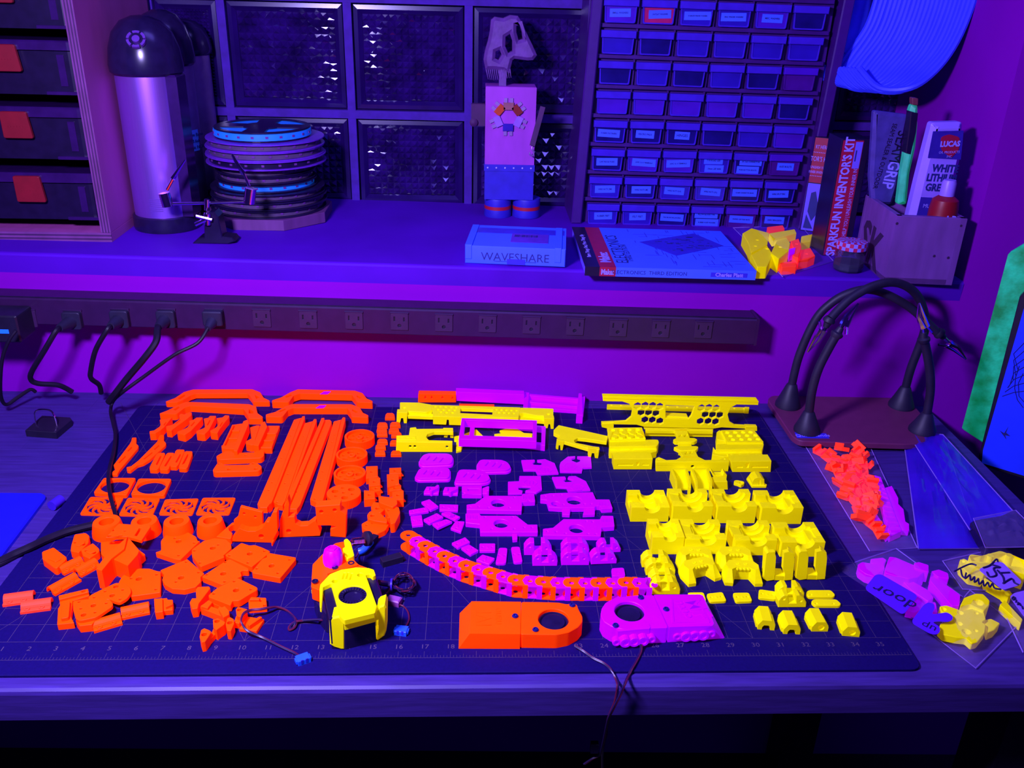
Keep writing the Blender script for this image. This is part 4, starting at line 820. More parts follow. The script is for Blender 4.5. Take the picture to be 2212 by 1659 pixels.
part('slotted_strap', 'leftmost flat orange slotted arm, behind the hanging black cord', 'orange', 'A', [([(360,692),(412,690),(408,760),(438,790),(430,820),(210,1080),(185,1130),(120,1130),(125,1100),(160,1075),(140,1020),(330,770),(350,735)], 4, 0, [[(305,850),(355,800),(362,812),(315,858)], [(195,990),(280,910),(288,920),(210,996)]], 1.2)], 'arm', g)
part('slotted_strap', 'flat orange slotted arm touching the small slotted clips', 'orange', 'A', [([(690,655),(742,660),(738,725),(768,760),(760,785),(580,950),(500,1000),(430,1020),(340,1090),(300,1085),(295,1045),(345,1035),(430,970),(660,740)], 4, 0, [[(620,830),(680,780),(686,792),(632,838)], [(495,945),(600,865),(606,875),(510,952)]], 1.2)], 'arm', g)
g = 'small slotted orange clips'
for i, (o, s) in enumerate((
  ([(650,890),(670,875),(750,872),(755,890),(680,1060),(655,1075),(570,1070),(570,1045)], [(645,1010),(700,905),(715,910),(660,1020)]),
  ([(770,885),(790,872),(862,872),(860,900),(800,1065),(780,1078),(690,1072),(690,1045)], [(745,1030),(825,905),(838,910),(765,1035)]),
  ([(880,850),(900,833),(985,835),(985,860),(915,1015),(890,1040),(815,1035),(815,1005)], [(878,985),(935,885),(948,890),(895,990)]),
  ([(985,865),(1005,852),(1080,855),(1080,890),(1025,1045),(1005,1062),(920,1058),(920,1030)], [(955,1015),(1025,885),(1040,890),(985,1000)]))):
    part('slotted_clip', '%s small orange slotted clip from the left in the row of four' % ORD[i], 'orange', 'A', [(o, 6, 0, [s], 1.5)], 'clip', g)
part('tray_bracket', 'orange tray bracket with a tall side wall and ribs beside the bone clips', 'orange', 'A', [([(1555,540),(1700,520),(1640,700),(1590,835),(1430,830)], 4), ([(1560,535),(1578,540),(1450,815),(1430,810)], 8), ([(1430,785),(1560,785),(1600,800),(1600,830),(1430,815)], 9), ([(1690,495),(1742,476),(1757,520),(1618,850),(1575,850),(1590,790)], 15), ([(1535,600),(1650,600),(1645,612),(1530,612)], 6), ([(1500,690),(1625,690),(1620,702),(1495,702)], 6)], 'bracket')
part('ribbed_bracket', 'orange ribbed plate bracket with a tall middle wall left of the long rails', 'orange', 'A', [([(1950,550),(2125,550),(2025,820),(1880,815)], 7, 0, [(2090,562,1),(2065,640,1),(2035,722,1),(2003,810,1)]), ([(1905,515),(1948,497),(1975,560),(1872,790),(1810,780)], 16), ([(1770,570),(1850,545),(1888,545),(1830,720),(1860,770),(1780,780),(1720,765),(1720,735),(1790,700)], 11), ([(1945,630),(2085,630),(2080,645),(1940,645)], 9), ([(1915,715),(2050,715),(2045,730),(1910,730)], 9), ([(1885,795),(2035,795),(2030,815),(1880,815)], 9)], 'bracket')
g = 'rounded orange bars'
part('rounded_bar', 'orange rounded bar with two ears, the one further back', 'orange', 'A', [([(1370,910),(1480,850),(1545,850),(1570,875),(1840,865),(1850,835),(1895,828),(1938,850),(1935,910),(1900,935),(1410,955),(1370,940)], 8, 0, [(1400,912,1.2),(1720,905,1.2)], 2)], 'bar', g)
part('rounded_bar', 'orange rounded bar with two ears, the one nearer the viewer', 'orange', 'A', [([(1330,1070),(1385,990),(1440,995),(1460,1020),(1760,1015),(1780,990),(1845,990),(1905,1030),(1910,1060),(1870,1090),(1350,1105),(1325,1090)], 8, 0, [(1400,1005,1.4),(1520,1070,2),(1840,1065,2),(1810,1002,1.4)], 2.5)], 'bar', g)
g = 'long orange rails'
for i, (m_, rd, hl) in enumerate((
  ([(525,478),(612,455),(225,1500),(205,1528),(120,1528),(88,1485)], [(615,455),(628,435),(655,435),(655,460),(258,1470),(220,1500)], [(520,600),(490,670),(375,935),(265,1228),(225,1320)]),
  ([(655,520),(750,495),(420,1450),(390,1500),(330,1490),(265,1450)], [(752,490),(765,470),(795,472),(795,500),(440,1450),(420,1460)], [(645,680),(600,775),(455,1130),(420,1240),(325,1465)]),
  ([(890,480),(955,478),(975,500),(970,530),(600,1490),(560,1545),(450,1545),(458,1520)], [(855,458),(888,455),(888,490),(462,1510),(430,1530),(405,1500)], [(870,620),(840,690),(725,950),(600,1245),(555,1340)]),
  ([(1000,500),(1090,475),(860,1440),(850,1470),(800,1470),(718,1430)], [(1095,470),(1110,448),(1138,450),(1138,480),(870,1450),(850,1465)], [(980,745),(1010,660),(870,1100),(845,1205),(775,1425)]))):
    part('long_rail', '%s long orange rail from the left' % ORD[i], 'orange', 'B', [(m_, 8, 0, [(x, y, 1) for x, y in hl], .6), (rd, 11.5, 0, (), .5)], 'rail', g)
# knurled wheels
g = 'knurled orange wheels'
for i, (x, y, rx) in enumerate(((1308,672,178), (1215,888,186), (1190,1112,190), (1120,1350,202))):
    H = 12; z = MT+H*mm; c0 = at(*px('B', x, y), z); r = (at(*px('B', x+rx, y), z)-c0).length
    bb = B(); N = 64; o = []
    for k in range(N):
        a = 2*PI*k/N
        for d, rr in ((0, r), (.5, r), (.5, r-.0007), (1, r-.0007)): o.append(Vector((c0.x+rr*math.cos(a+2*PI/N*d), c0.y+rr*math.sin(a+2*PI/N*d))))
    rim = circ(c0.x, c0.y, r*.86, 32)
    up = i == 3
    if not up: bb.prism(o, MT, z, [rim], ch=.0002)
    hs = []
    for k in range(6):
        a = k*PI/3+.3+i*.5; big = k % 2
        hs.append(circ(c0.x+r*.56*math.cos(a), c0.y+r*.56*math.sin(a), r*(.2 if big else .1), 12))
    hs.append(circ(c0.x, c0.y, r*.1, 10))
    bb.prism(o if up else circ(c0.x, c0.y, r*.87, 32), MT, z-(0 if up else .004), hs, ch=.0002)
    if not up: bb.prism(circ(c0.x, c0.y, r*.24, 20), z-.0045, z-.0012, [circ(c0.x, c0.y, r*.1, 10)])
    fin(bb, 'knurled_wheel', 'orange', 'round orange knurled wheel, %s from the back in the column of four' % ORD[i], 'wheel', g)
# small tabs
g = 'small orange tabs'
def tabm(c, x, y, w, h_, name, label, m, z=4, gr=None, z0=0):
    part(name, label, m, c, [([(x-w, y+h_*.9), (x-w*.88, y-h_*.4), (x-w*.6, y-h_), (x+w*.6, y-h_), (x+w*.9, y-h_*.4), (x+w, y+h_*.9)], z+z0, z0, [(x, y, .8)], 1)], 'tab', gr)
tabm('B', 1672, 430, 60, 32, 'small_tab', 'lone small orange tab behind the two columns of tabs', 'orange', gr=g)
for i, (x, y) in enumerate(((1582,535), (1575,590), (1580,640), (1582,730), (1560,795), (1555,868))): tabm('B', x, y, 64, 26, 'small_tab', '%s small orange tab from the back in the left column of tabs' % ORD[i], 'orange', gr=g)
for i, (x, y) in enumerate(((1735,530), (1720,600), (1750,650), (1735,745), (1745,872))): tabm('B', x, y, 64, 26, 'small_tab', '%s small orange tab from the back in the column beside the yellow bracket' % ORD[i], 'orange', gr=g)
g = 'small orange angle blocks'
for lab, col_ in (('left', ([(1385,1035),(1525,1030),(1525,1160),(1385,1180)], [(1420,1178),(1555,1172),(1555,1258),(1420,1272)], [(1422,1277),(1558,1263),(1560,1322),(1500,1334)], [(1362,1320),(1490,1330),(1495,1420),(1362,1430)])),
                  ('right', ([(1665,1055),(1805,1050),(1808,1122),(1665,1124)], [(1635,1130),(1775,1130),(1780,1250),(1640,1290)], [(1660,1268),(1805,1258),(1805,1314),(1665,1334)], [(1700,1338),(1835,1322),(1835,1430),(1700,1430)]))):
    for i, o in enumerate(col_):
        cx_ = sum(p[0] for p in o)/4; cy_ = sum(p[1] for p in o)/4
        part('angle_block', '%s orange angle block from the back in the %s column near the wheels' % (ORD[i], lab), 'orange', 'B', [(o, 9+2*(i % 2), 0, [(cx_, cy_, 1.6)], .3), ('v', [(o[3][0]+4, o[3][1]), (o[2][0]-4, o[2][1]), (o[2][0]+25, o[2][1]+34), (o[3][0]+8, o[3][1]+36)], (o[3][0]+40, o[3][1]+60), 3)], 'block', g)
g = 'heap of orange idler parts'
for lab, o, z1, z0, hl in (
  ('curled orange cover on top of the idler heap below the wheels', [(735,45),(900,65),(905,118),(865,150),(745,105)], 16, 9, []),
  ('orange round eared plate at the back left of the idler heap', [(668,150),(690,98),(790,115),(800,160),(760,195),(690,190)], 8, 0, [(728,158,2)]),
  ('rounded orange strap bracket on the right of the idler heap', [(790,160),(830,142),(918,145),(930,195),(885,290),(845,296),(835,240)], 13, 0, [(828,175,1.2),(828,240,1.2)]),
  ('orange ring ended plate in the middle of the idler heap', [(635,215),(660,182),(740,188),(815,255),(815,285),(700,270),(640,250)], 11, 6, [(683,222,2.6)]),
  ('broad orange corner plate at the front of the idler heap', [(585,295),(640,265),(800,280),(830,300),(800,352),(722,388),(590,332)], 7, 0, [(630,308,1),(682,290,1),(765,290,1)])):
    part('idler_plate', lab, 'orange', 'E', [(o, z1, z0, hl, 2)], 'plate', g)
# fan frames and grilles
def quad(c, q, z):
    a, b_, c_, d = on(c, q, z)    # front-left, back-left, back-right, front-right
    return lambda u, v: (a*(1-u)+d*u)*(1-v) + (b_*(1-u)+c_*u)*v
def fan_frame(c, q, label, z=5):
    f = quad(c, q, MT+z*mm); bb = B()
    hole = [f(.5+.43*math.cos(t), .5+.43*math.sin(t)) for t in [2*PI*k/32 for k in range(32)]]
    o = rnd([f(0, 0), f(1, 0), f(1, 1), f(0, 1)], .003)
    hs = [hole]+[[f(u+.03*math.cos(t), v+.03*math.sin(t)) for t in [2*PI*k/8 for k in range(8)]] for u in (.08, .92) for v in (.08, .92)]
    bb.prism(o, MT, MT+z*mm, hs, ch=.0004); fin(bb, 'fan_spacer', 'orange', label, 'fan frame', 'orange fan frames')
fan_frame('Y', [(797,965),(885,838),(1160,838),(1080,985)], 'open orange fan frame behind the hanging black cord')
fan_frame('A', [(345,1370),(440,1180),(832,1182),(745,1382)], 'open orange fan frame right of the hanging cord')
def grille(c, q, label, z=1.8):
    f = quad(c, q, MT+z*mm); bb = B(); hs = []
    for k in range(8):
        a0 = 2*PI*k/8; pts = []
        for t in (0, .35, .7, 1): pts.append((.13+.31*t, a0+.75*t*t))
        for t in (1, .75, .5, .22): pts.append((.13+.31*t, a0+.75*t*t+.30+.30*t-.25*max(0, .4-t)))
        hs.append([f(.5+r_*math.cos(a), .5+r_*math.sin(a)) for r_, a in pts])
    o = rnd([f(0, 0), f(1, 0), f(1, 1), f(0, 1)], .003)
    hs += [[f(u+.028*math.cos(t), v+.028*math.sin(t)) for t in [2*PI*k/8 for k in range(8)]] for u in (.08, .92) for v in (.08, .92)]
    bb.prism(o, MT, MT+z*mm, hs, ch=.0003); fin(bb, 'fan_grille', 'orange', label, 'fan grille', 'orange fan grilles')
for i, (c, q) in enumerate((('Y', [(680,1150),(770,1000),(1056,1005),(970,1158)]), ('A', [(200,1618),(310,1410),(695,1418),(600,1630)]), ('A', [(680,1610),(755,1430),(1158,1418),(1080,1615)]), ('A', [(1120,1610),(1205,1410),(1600,1408),(1520,1610)]))):
    grille(c, q, 'orange swirl fan grille, %s from the left in the row of four' % ORD[i])
# cone feet
for i, (c, x, y, rt) in enumerate((('C', 1192,240,148), ('C', 1615,232,142), ('D', 397,220,132), ('D', 750,213,128))):
    z = MT+17*mm; q = at(*px(c, x, y), z); s = CR[c][2]; r = (at(*px(c, x+rt, y), z)-q).length
    bb = B(); bb.lathe([(r*1.18, 0), (r*1.17, .004), (r*1.02, .0155), (r*.98, .017), (r*.58, .017), (r*.54, .0165), (r*.52, .008), (0, .008)], 36, XF((q.x, q.y, MT)))
    fin(bb, 'cone_foot', 'orange', 'orange cone foot with a round hole, %s from the left in the row' % ORD[i], 'foot', 'orange cone feet')
# motor mounts
g = 'orange motor mounts'
part('motor_mount', 'orange motor mount standing on edge with a half round cutout beside the cone feet', 'orange', 'D', [([(815,385),(985,235),(1060,240),(985,262),(945,290),(950,320),(985,345),(975,400),(960,408)], 8), ('v', [(1005,330),(1000,215),(1045,180),(1070,72),(1300,130),(1305,300),(1200,330)], (1150,345), 4, [(1110,145,1.6),(1228,178,1.6)], .3, -.12)], 'mount', g)
part('motor_mount', 'orange motor mount with a tall right fin in front of another mount', 'orange', 'D', [('v', [(975,420),(1060,300),(1100,318),(1150,332),(1230,330),(1300,295),(1345,230),(1370,230),(1415,128),(1455,125),(1462,330),(1400,455),(980,438)], (1200,452), 10, [(1290,385,3)]), ([(1395,450),(1455,330),(1462,310),(1475,330),(1405,458)], 4)], 'mount', g)
part('motor_mount', 'orange motor mount with a tall left fin under the end of the rails', 'orange', 'D', [('v', [(1482,402),(1485,215),(1540,60),(1568,-20),(1585,40),(1575,180),(1640,175),(1650,250),(1700,275),(1780,270),(1840,225),(1865,215),(1915,345),(1908,378)], (1700,395), 10, [(1580,330,3)])], 'mount', g)
part('motor_mount', 'orange motor mount with two screw holes behind the toolhead', 'orange', 'E', [('v', [(170,142),(390,126),(396,182),(447,216),(442,420),(305,408),(305,348),(362,322),(300,312),(190,312),(180,250)], (375,420), 12, [(225,190,2.4),(345,175,2.4)])], 'mount', g)
# body plates
g = 'orange gearbox plates'
def gp(label, c, o, z1, z0, big, small, r=2):
    part('gearbox_plate', label, 'orange', c, [(o, z1, z0, [(*big, 3.2)]+[(x, y, 1.1) for x, y in small], r)], 'plate', g)
gp('orange gearbox plate with a flat foot, just in front of the cone feet', 'D', [(170,552),(235,532),(232,430),(280,370),(400,335),(520,340),(600,385),(620,430),(645,432),(550,520),(440,628),(380,622)], 6.5, 0, (420,435), [(380,402),(585,452),(420,583)])
gp('round ended orange gearbox plate in the middle of the plates, tilted on the others', 'D', [(558,520),(600,490),(680,430),(800,400),(920,415),(970,460),(975,510),(890,585),(905,600),(650,705),(560,590)], 8.5, 1, (780,505), [(588,533),(645,663),(838,472)])
gp('orange gearbox plate with a scalloped back edge right of the round one', 'D', [(905,580),(1080,450),(1140,470),(1170,480),(1220,472),(1300,500),(1385,540),(1365,565),(1190,705),(940,600)], 7.5, 0, (1170,565), [(955,585),(1325,538),(1150,660)])
gp('rightmost orange gearbox plate', 'D', [(1340,552),(1655,605),(1650,630),(1490,822),(1195,768),(1195,745),(1300,620),(1350,600)], 7, 0, (1400,692), [(1590,628),(1245,722),(1465,770)], 1)
gp('orange gearbox plate with a side notch in the middle of the heap', 'D', [(660,808),(900,650),(960,622),(1160,722),(1155,748),(1100,740),(1070,758),(1085,800),(880,895)], 7, 0, (890,775), [(912,655),(718,785),(905,860)])
gp('orange gearbox plate nearest the viewer, notched at its front', 'D', [(735,1000),(820,930),(1040,820),(1250,922),(1248,948),(1180,985),(1060,1060),(985,1062),(968,1112),(735,1022)], 9, 1, (1025,950), [(1005,857),(1180,942),(790,988)])
gp('round nosed orange gearbox plate left of the notched plates', 'D', [(225,740),(510,622),(690,775),(650,810),(655,860),(600,915),(480,945),(350,935),(270,890),(245,840),(265,790)], 6.5, 0, (445,818), [(500,652),(630,762),(392,862)], 1)
gp('domed orange gearbox plate left of the round nosed one', 'C', [(1330,920),(1370,850),(1450,800),(1560,765),(1680,768),(1760,795),(1800,800),(1795,1035),(1470,1080),(1445,1000)], 6.5, 0, (1555,882), [(1470,875),(1755,835),(1745,1000)], 1)
part('link_plate', 'bone shaped orange plate lying over the domed gearbox plate', 'orange', 'C', [([(1000,1070),(1180,980),(1300,925),(1400,935),(1460,980),(1470,1030),(1430,1095),(1340,1150),(1270,1130),(1230,1108),(1100,1135),(985,1110)], 10.5, 7, [(1178,1022,1),(1298,968,2),(1375,1005,1),(1055,1090,1),(1255,1068,2),(1345,1110,1)], 3)], 'plate', g)
part('link_plate', 'orange plate with six holes raised on a skirt at the front left', 'orange', 'C', [([(815,1130),(990,1108),(1230,1112),(1265,1160),(1258,1190),(1080,1312),(900,1352),(850,1335),(820,1230)], 12, 8.5, [(885,1140,1),(1045,1180,2),(905,1215,1),(1065,1258,1),(935,1285,2),(1190,1155,1)], 3), ([(845,1345),(1080,1330),(1030,1395),(890,1410)], 8.4, 0)], 'plate', g)
part('cartridge_block', 'orange cartridge block with a round port at the front left', 'orange', 'C', [([(660,1075),(985,995),(1000,1070),(815,1128),(790,1300),(830,1375),(640,1395),(650,1215),(672,1180)], 7), ([(690,1160),(785,1125),(770,1310),(680,1330)], 11, 0, (), 2), ([(655,1070),(985,992),(992,1030),(662,1115)], 10, 0, [(935,1020,1.6)])], 'block')
part('hopper_block', 'orange bar with a slot bridging two cone feet', 'orange', 'C', [([(1180,420),(1330,262),(1690,292),(1585,452),(1430,408)], 21, 17.2, [(1265,340,1),(1400,345,1),(1225,402,1.6),(1350,402,1.6),[(1505,398),(1560,312),(1585,316),(1532,402)]], 1)], 'block')
part('hopper_wedge', 'orange wedge shaped hopper leaning on the heap left of the plates', 'orange', 'C', [([(1130,470),(1380,450),(1560,560),(1625,608),(1420,790),(1250,735),(1130,600)], 8), ([(1075,770),(1180,620),(1430,408),(1392,545),(1250,655),(1140,790)], 25, 0, (), .5), ([(1392,548),(1432,412),(1560,562),(1540,610),(1430,735),(1262,658)], 22, 0, (), .5)], 'hopper')
# half shells
def shell(c, p0, p1, r, label, m='orange', zt=8.0, z0=0, grp=None, name='half_shell', flange=True):
    a = at(*px(c, *p0), MT+(zt+z0)*mm).to_2d(); e = at(*px(c, *p1), MT+(zt+z0)*mm).to_2d()
    d = e-a; L = d.length; d.normalize(); ang = math.atan2(d.y, d.x); h = zt*mm; R = r*mm
    M = XF((a.x, a.y, MT+z0*mm), ang) @ Matrix(((0, 0, 1, 0), (1, 0, 0, 0), (0, 1, 0, 0), (0, 0, 0, 1)))
    prof = [(R*math.cos(t), h*math.sin(t)) for t in [PI*k/12 for k in range(13)]]
    prof += [(-R*.72, 0)] + [(-R*.72*math.cos(t), h*.72*math.sin(t)) for t in [PI*k/10 for k in range(1, 10)]] + [(R*.72, 0)]
    bb = B(); bb.prism(prof, 0, L, ch=.0003, M=M)
    if flange:
        M2 = XF((a.x, a.y, MT+z0*mm), ang)
        bb.box(0, L, -R-.0035, -R+.001, 0, .0032, M2, ch=.0004)
        for t in (.22, .7): bb.prism(circ(L*t, -R-.0005, .0028, 12), .0, .0044, [circ(L*t, -R-.0005, .0012, 8)], M=M2)
    fin(bb, name, m, label, 'shell', grp)
g = 'orange half shells'
shell('C', (38,1065), (372,1020), 6.5, 'leftmost pinkish orange half shell at the very left', 'orange_red', grp=g)
shell('C', (235,1145), (572,1100), 6.5, 'pinkish orange half shell second from the left edge', 'orange_red', grp=g)
shell('C', (545,975), (840,812), 6, 'orange half shell with its open end facing the lower left', grp=g)
shell('C', (840,770), (1065,648), 6, 'orange half shell tucked against the wedge hopper', grp=g)
shell('C', (655,745), (900,628), 6, 'orange half shell behind the two diagonal ones', grp=g)
shell('C', (1025,1360), (1345,1268), 6.5, 'orange half shell nearest the viewer at the left front', grp=g)
shell('C', (1350,1212), (1665,1148), 6.5, 'orange half shell in front of the domed gearbox plate', grp=g)
for i, (lab, o) in enumerate((('furthest left', [(470,580),(600,530),(745,640),(740,668),(640,762),(610,762),(475,660)]), ('standing furthest back', [(800,500),(835,385),(960,368),(1000,400),(990,480),(910,560),(880,590),(790,570)]), ('beside the wedge hopper', [(905,560),(1040,482),(1110,545),(1110,580),(1000,655),(930,625)]))):
    xs = [p[0] for p in o]; ys = [p[1] for p in o]; mx, my = sum(xs)/len(xs), sum(ys)/len(ys)
    part('notched_block', 'orange notched rounded block %s in the left heap' % lab, 'orange', 'C', [(o, 9, 0, [(mx-45, my-8, 1.6), (mx+40, my+15, 1.6)], 1.8), ([(mx+(x-mx)*.55, my+(y-my)*.3) for x, y in o], 10, 9, (), 1)], 'block', 'orange notched blocks')
part('cable_clip', 'small orange clip with a groove beside the front half shells', 'orange', 'C', [([(1725,1112),(1870,1096),(1878,1122),(1935,1116),(1935,1230),(1830,1240),(1735,1256)], 6), ([(1725,1105),(1820,1098),(1825,1250),(1738,1260)], 9), ([(1850,1115),(1935,1116),(1935,1165),(1855,1200)], 9)], 'clip')
g = 'small orange extruder parts'
part('extruder_block', 'orange stepped block left of the nearest gearbox plate', 'orange', 'D', [([(600,940),(620,915),(740,910),(752,930),(630,1090),(620,1140),(560,1150),(535,1080),(560,1035),(605,1035)], 11)], 'block', g)
part('open_block', 'orange open frame block under the nearest gearbox plate', 'orange', 'D', [([(650,1115),(740,1055),(780,1085),(950,1160),(950,1200),(890,1232),(650,1140)], 8, 0, [[(740,1110),(775,1088),(850,1120),(830,1145)]], .6), ([(840,1150),(905,1115),(950,1165),(950,1205),(890,1238)], 12), ([(650,1118),(735,1052),(775,1075),(725,1140)], 11)], 'block', g)
part('square_clip', 'small orange square cap beside the dark wire loop', 'orange', 'D', [([(1155,1062),(1180,1022),(1340,1030),(1350,1130),(1160,1145)], 6, 0, [(1285,1062,1),(1325,1112,1.2)]), ([(1165,1050),(1185,1022),(1270,1024),(1270,1048)], 9)], 'cap', g)
part('extruder_lever', 'nearest orange lever with a rounded nose', 'orange', 'D', [([(640,1440),(655,1370),(690,1350),(745,1372),(765,1390),(700,1490),(660,1500)], 12, 0, [(688,1415,2)]), ([(730,1470),(770,1390),(790,1345),(905,1290),(900,1310),(735,1490)], 6), ([(780,1260),(835,1245),(910,1285),(900,1310),(815,1370),(785,1345)], 13, 0, [(825,1275,2)])], 'lever', g)
part('extruder_lever', 'orange lever with a rounded nose crossed by the dark wire', 'orange', 'D', [([(915,1310),(930,1245),(960,1232),(1000,1255),(1005,1300),(970,1380),(930,1375)], 11, 0, [(958,1290,2)]), ([(1000,1290),(1025,1220),(1100,1210),(1060,1300)], 7), ([(1022,1150),(1045,1124),(1142,1150),(1080,1235),(1030,1220)], 12, 0, [(1058,1155,1.6)])], 'lever', g)
part('extruder_plate', 'orange plate with a raised ridge under the dark wire', 'orange', 'D', [([(1055,1352),(1150,1228),(1322,1255),(1240,1382)], 4), ([(1140,1305),(1270,1225),(1300,1232),(1165,1325)], 9)], 'plate', g)
# ================================================================== MAGENTA PARTS
g = 'magenta screen bezels'
part('screen_bezel', 'magenta rectangular screen bezel skewed underneath another bezel', 'magenta', 'F', [([(822,370),(1562,465),(1555,655),(800,560)], 9, 0, [[(858,405),(1522,475),(1518,625),(845,560)]], .8)], 'bezel', g)
part('screen_bezel', 'magenta rectangular screen bezel lying on top of another bezel', 'magenta', 'F', [([(725,382),(1474,405),(1470,612),(695,590)], 21, 9.2, [[(757,400),(1434,425),(1434,575),(742,552)]], .8)], 'bezel', g)
part('channel_box', 'long magenta box channel standing at the back of the mat', 'magenta', 'F', [('v', [(668,122),(1348,150),(1342,248),(675,212)], (1000,262), 14)], 'channel')
part('channel_tray', 'magenta open channel tray with end walls at the back of the mat', 'magenta', 'F', [([(1345,150),(1890,185),(1872,310),(1345,272)], 5), ([(1352,125),(1398,128),(1382,280),(1336,290)], 13), ([(1890,135),(1922,138),(1932,355),(1866,350)], 14), ([(1925,165),(1955,165),(1938,320),(1915,330)], 9), ([(1395,140),(1885,180),(1885,198),(1395,158)], 11), ([(1380,205),(1880,250),(1878,268),(1375,222)], 9)], 'tray')
part('slotted_box', 'orange box with triangular recesses behind the long yellow beam', 'orange', 'F', [('v', [(292,150),(300,142),(668,148),(668,228),(290,228)], (480,245), 12, [[(352,190),(362,155),(375,190)], [(415,190),(425,158),(440,190)], [(520,190),(532,162),(548,190)], [(622,192),(632,168),(648,192)]]), ([(700,238),(1050,245),(1050,262),(700,255)], 5)], 'box')
g = 'magenta foot pads'
def pad(label, c, o, sx, sy, z=6):
    bb = B(); Z = MT+z*mm; t = rnd(on(c, o, Z), .005, 4); cx_ = sum(p.x for p in t)/len(t); cy_ = sum(p.y for p in t)/len(t)
    u = [Vector((cx_+(p.x-cx_)*1.07, cy_+(p.y-cy_)*1.08)) for p in t]
    hs = [on(c, [(sx+a-12, sy+d+22), (sx+a+28, sy+d-22), (sx+a+48, sy+d-22), (sx+a+8, sy+d+22)], Z) for a, d in ((-70, -8), (0, 0), (62, 10))]
    bb.prism(t, Z-.0022, Z, hs, ch=.0003); bb.prism([p for p in u], MT, Z-.0024, ch=.001)
    fin(bb, 'foot_pad', 'magenta', label, 'pad', g)
pad('rounded magenta foot pad with three slots, furthest back on the left', 'F', [(305,800),(340,750),(390,733),(590,735),(630,755),(635,800),(622,835),(340,845),(310,828)], 450, 788)
pad('rounded magenta foot pad with three slots, in front of the back left one', 'F', [(268,950),(300,890),(350,868),(570,872),(605,890),(605,955),(590,978),(300,983),(270,966)], 422, 928)
pad('rounded magenta foot pad with three slots, furthest right', 'F', [(885,830),(910,795),(1120,797),(1180,820),(1210,860),(1205,885),(1170,900),(920,905),(885,875)], 1035, 845)
pad('rounded magenta foot pad with three slots, nearest the yellow free middle', 'G', [(548,345),(580,245),(620,238),(770,243),(850,270),(878,320),(860,345),(800,358),(560,358)], 700, 300)
g = 'magenta hexagon logo plates'
for lab, c, o, hx, hy in (
  ('left of the two magenta logo plates furthest back', 'F', [(1318,800),(1450,795),(1455,810),(1430,830),(1440,845),(1500,850),(1520,845),(1520,815),(1480,812),(1475,797),(1555,790),(1650,830),(1690,930),(1480,940),(1460,900),(1340,900)], 1560, 900),
  ('right of the two magenta logo plates furthest back', 'F', [(1700,850),(1710,820),(1780,765),(1855,760),(1855,775),(1820,785),(1820,805),(1870,825),(1905,810),(1905,785),(1875,775),(1875,762),(2010,762),(2020,872),(1930,876),(1920,918),(1705,914)], 1810, 862),
  ('magenta logo plate with its slot facing the viewer', 'G', [(1050,355),(1155,350),(1160,300),(1365,300),(1375,428),(1320,460),(1215,452),(1220,435),(1265,425),(1265,405),(1180,400),(1150,405),(1150,430),(1190,440),(1185,466),(1050,470)], 1265, 368),
  ('magenta logo plate just behind the large plate with two round holes', 'G', [(1470,310),(1595,305),(1605,325),(1580,345),(1600,360),(1665,355),(1670,340),(1620,320),(1630,303),(1695,300),(1795,350),(1838,432),(1625,445),(1610,412),(1510,407)], 1710, 408)):
    bb = B(); pz(bb, c, o, 2.6, 0, (), .4); q = at(*px(c, hx, hy), MT+2.6*mm); hex_ = circ(q.x, q.y, .0095, 6)
    bb.prism(hex_, MT+2.6*mm, MT+3.1*mm, [circ(q.x, q.y, .0085, 6)], ch=0)
    for d in (-.0022, .0022): bb.prism([(q.x+d-.001, q.y-.004), (q.x+d+.0008, q.y-.004), (q.x+d+.002, q.y+.004), (q.x+d+.0002, q.y+.004)], MT+2.6*mm, MT+3.1*mm, ch=0)
    fin(bb, 'logo_plate', 'magenta', lab, 'plate', g)
g = 'large magenta bearing plates'
def bplate(label, o, hx, hy, hr, small, grip, legs=(), extra=()):
    pcs = [(o, 6, 0, [(hx, hy, hr)]+[(x, y, 1.1) for x, y in small]+list(extra), 1)]
    for k in range(7): pcs.append(([(grip[0]+k*grip[2], grip[1]), (grip[0]+k*grip[2]+7, grip[1]), (grip[0]+k*grip[2]+7, grip[1]+34), (grip[0]+k*grip[2], grip[1]+34)], 6.8, 6, (), .1, .1))
    pcs += [(l, 4, 0) for l in legs]
    part('bearing_plate', label, 'magenta', 'G', pcs, 'plate', g)
bplate('large magenta plate with a round hole, back left of the four', [(655,575),(735,565),(835,490),(1180,490),(1190,470),(1300,470),(1310,545),(1185,550),(1180,632),(655,622)], 957, 560, 9, [(770,595),(865,605),(1065,605),(1110,508),(690,600),(1250,540)], (1190,488,15))
bplate('large magenta plate with a round hole, front left of the four', [(645,660),(775,655),(790,680),(1130,680),(1240,765),(1330,765),(1335,838),(785,838),(780,762),(645,748)], 985, 755, 9, [(895,808),(1110,808),(1205,795),(1280,795),(830,695),(1095,695)], (655,675,15), [[(1090,855),(1140,855),(1140,905),(1095,910)]])
bplate('large magenta plate with two round holes and two legs', [(1360,480),(1450,465),(1860,455),(1890,525),(2020,525),(2050,610),(1945,615),(1930,588),(1890,588),(1880,602),(1560,606),(1440,598),(1420,530),(1360,525)], 1682, 535, 9.5, [(1405,495),(1480,490),(1560,480),(1780,570),(1845,568),(1580,575)], (1915,550,15), [[(1568,610),(1648,610),(1640,672),(1568,668)], [(1785,605),(1880,600),(1880,665),(1765,670)]], [(1502,565,5.2)])
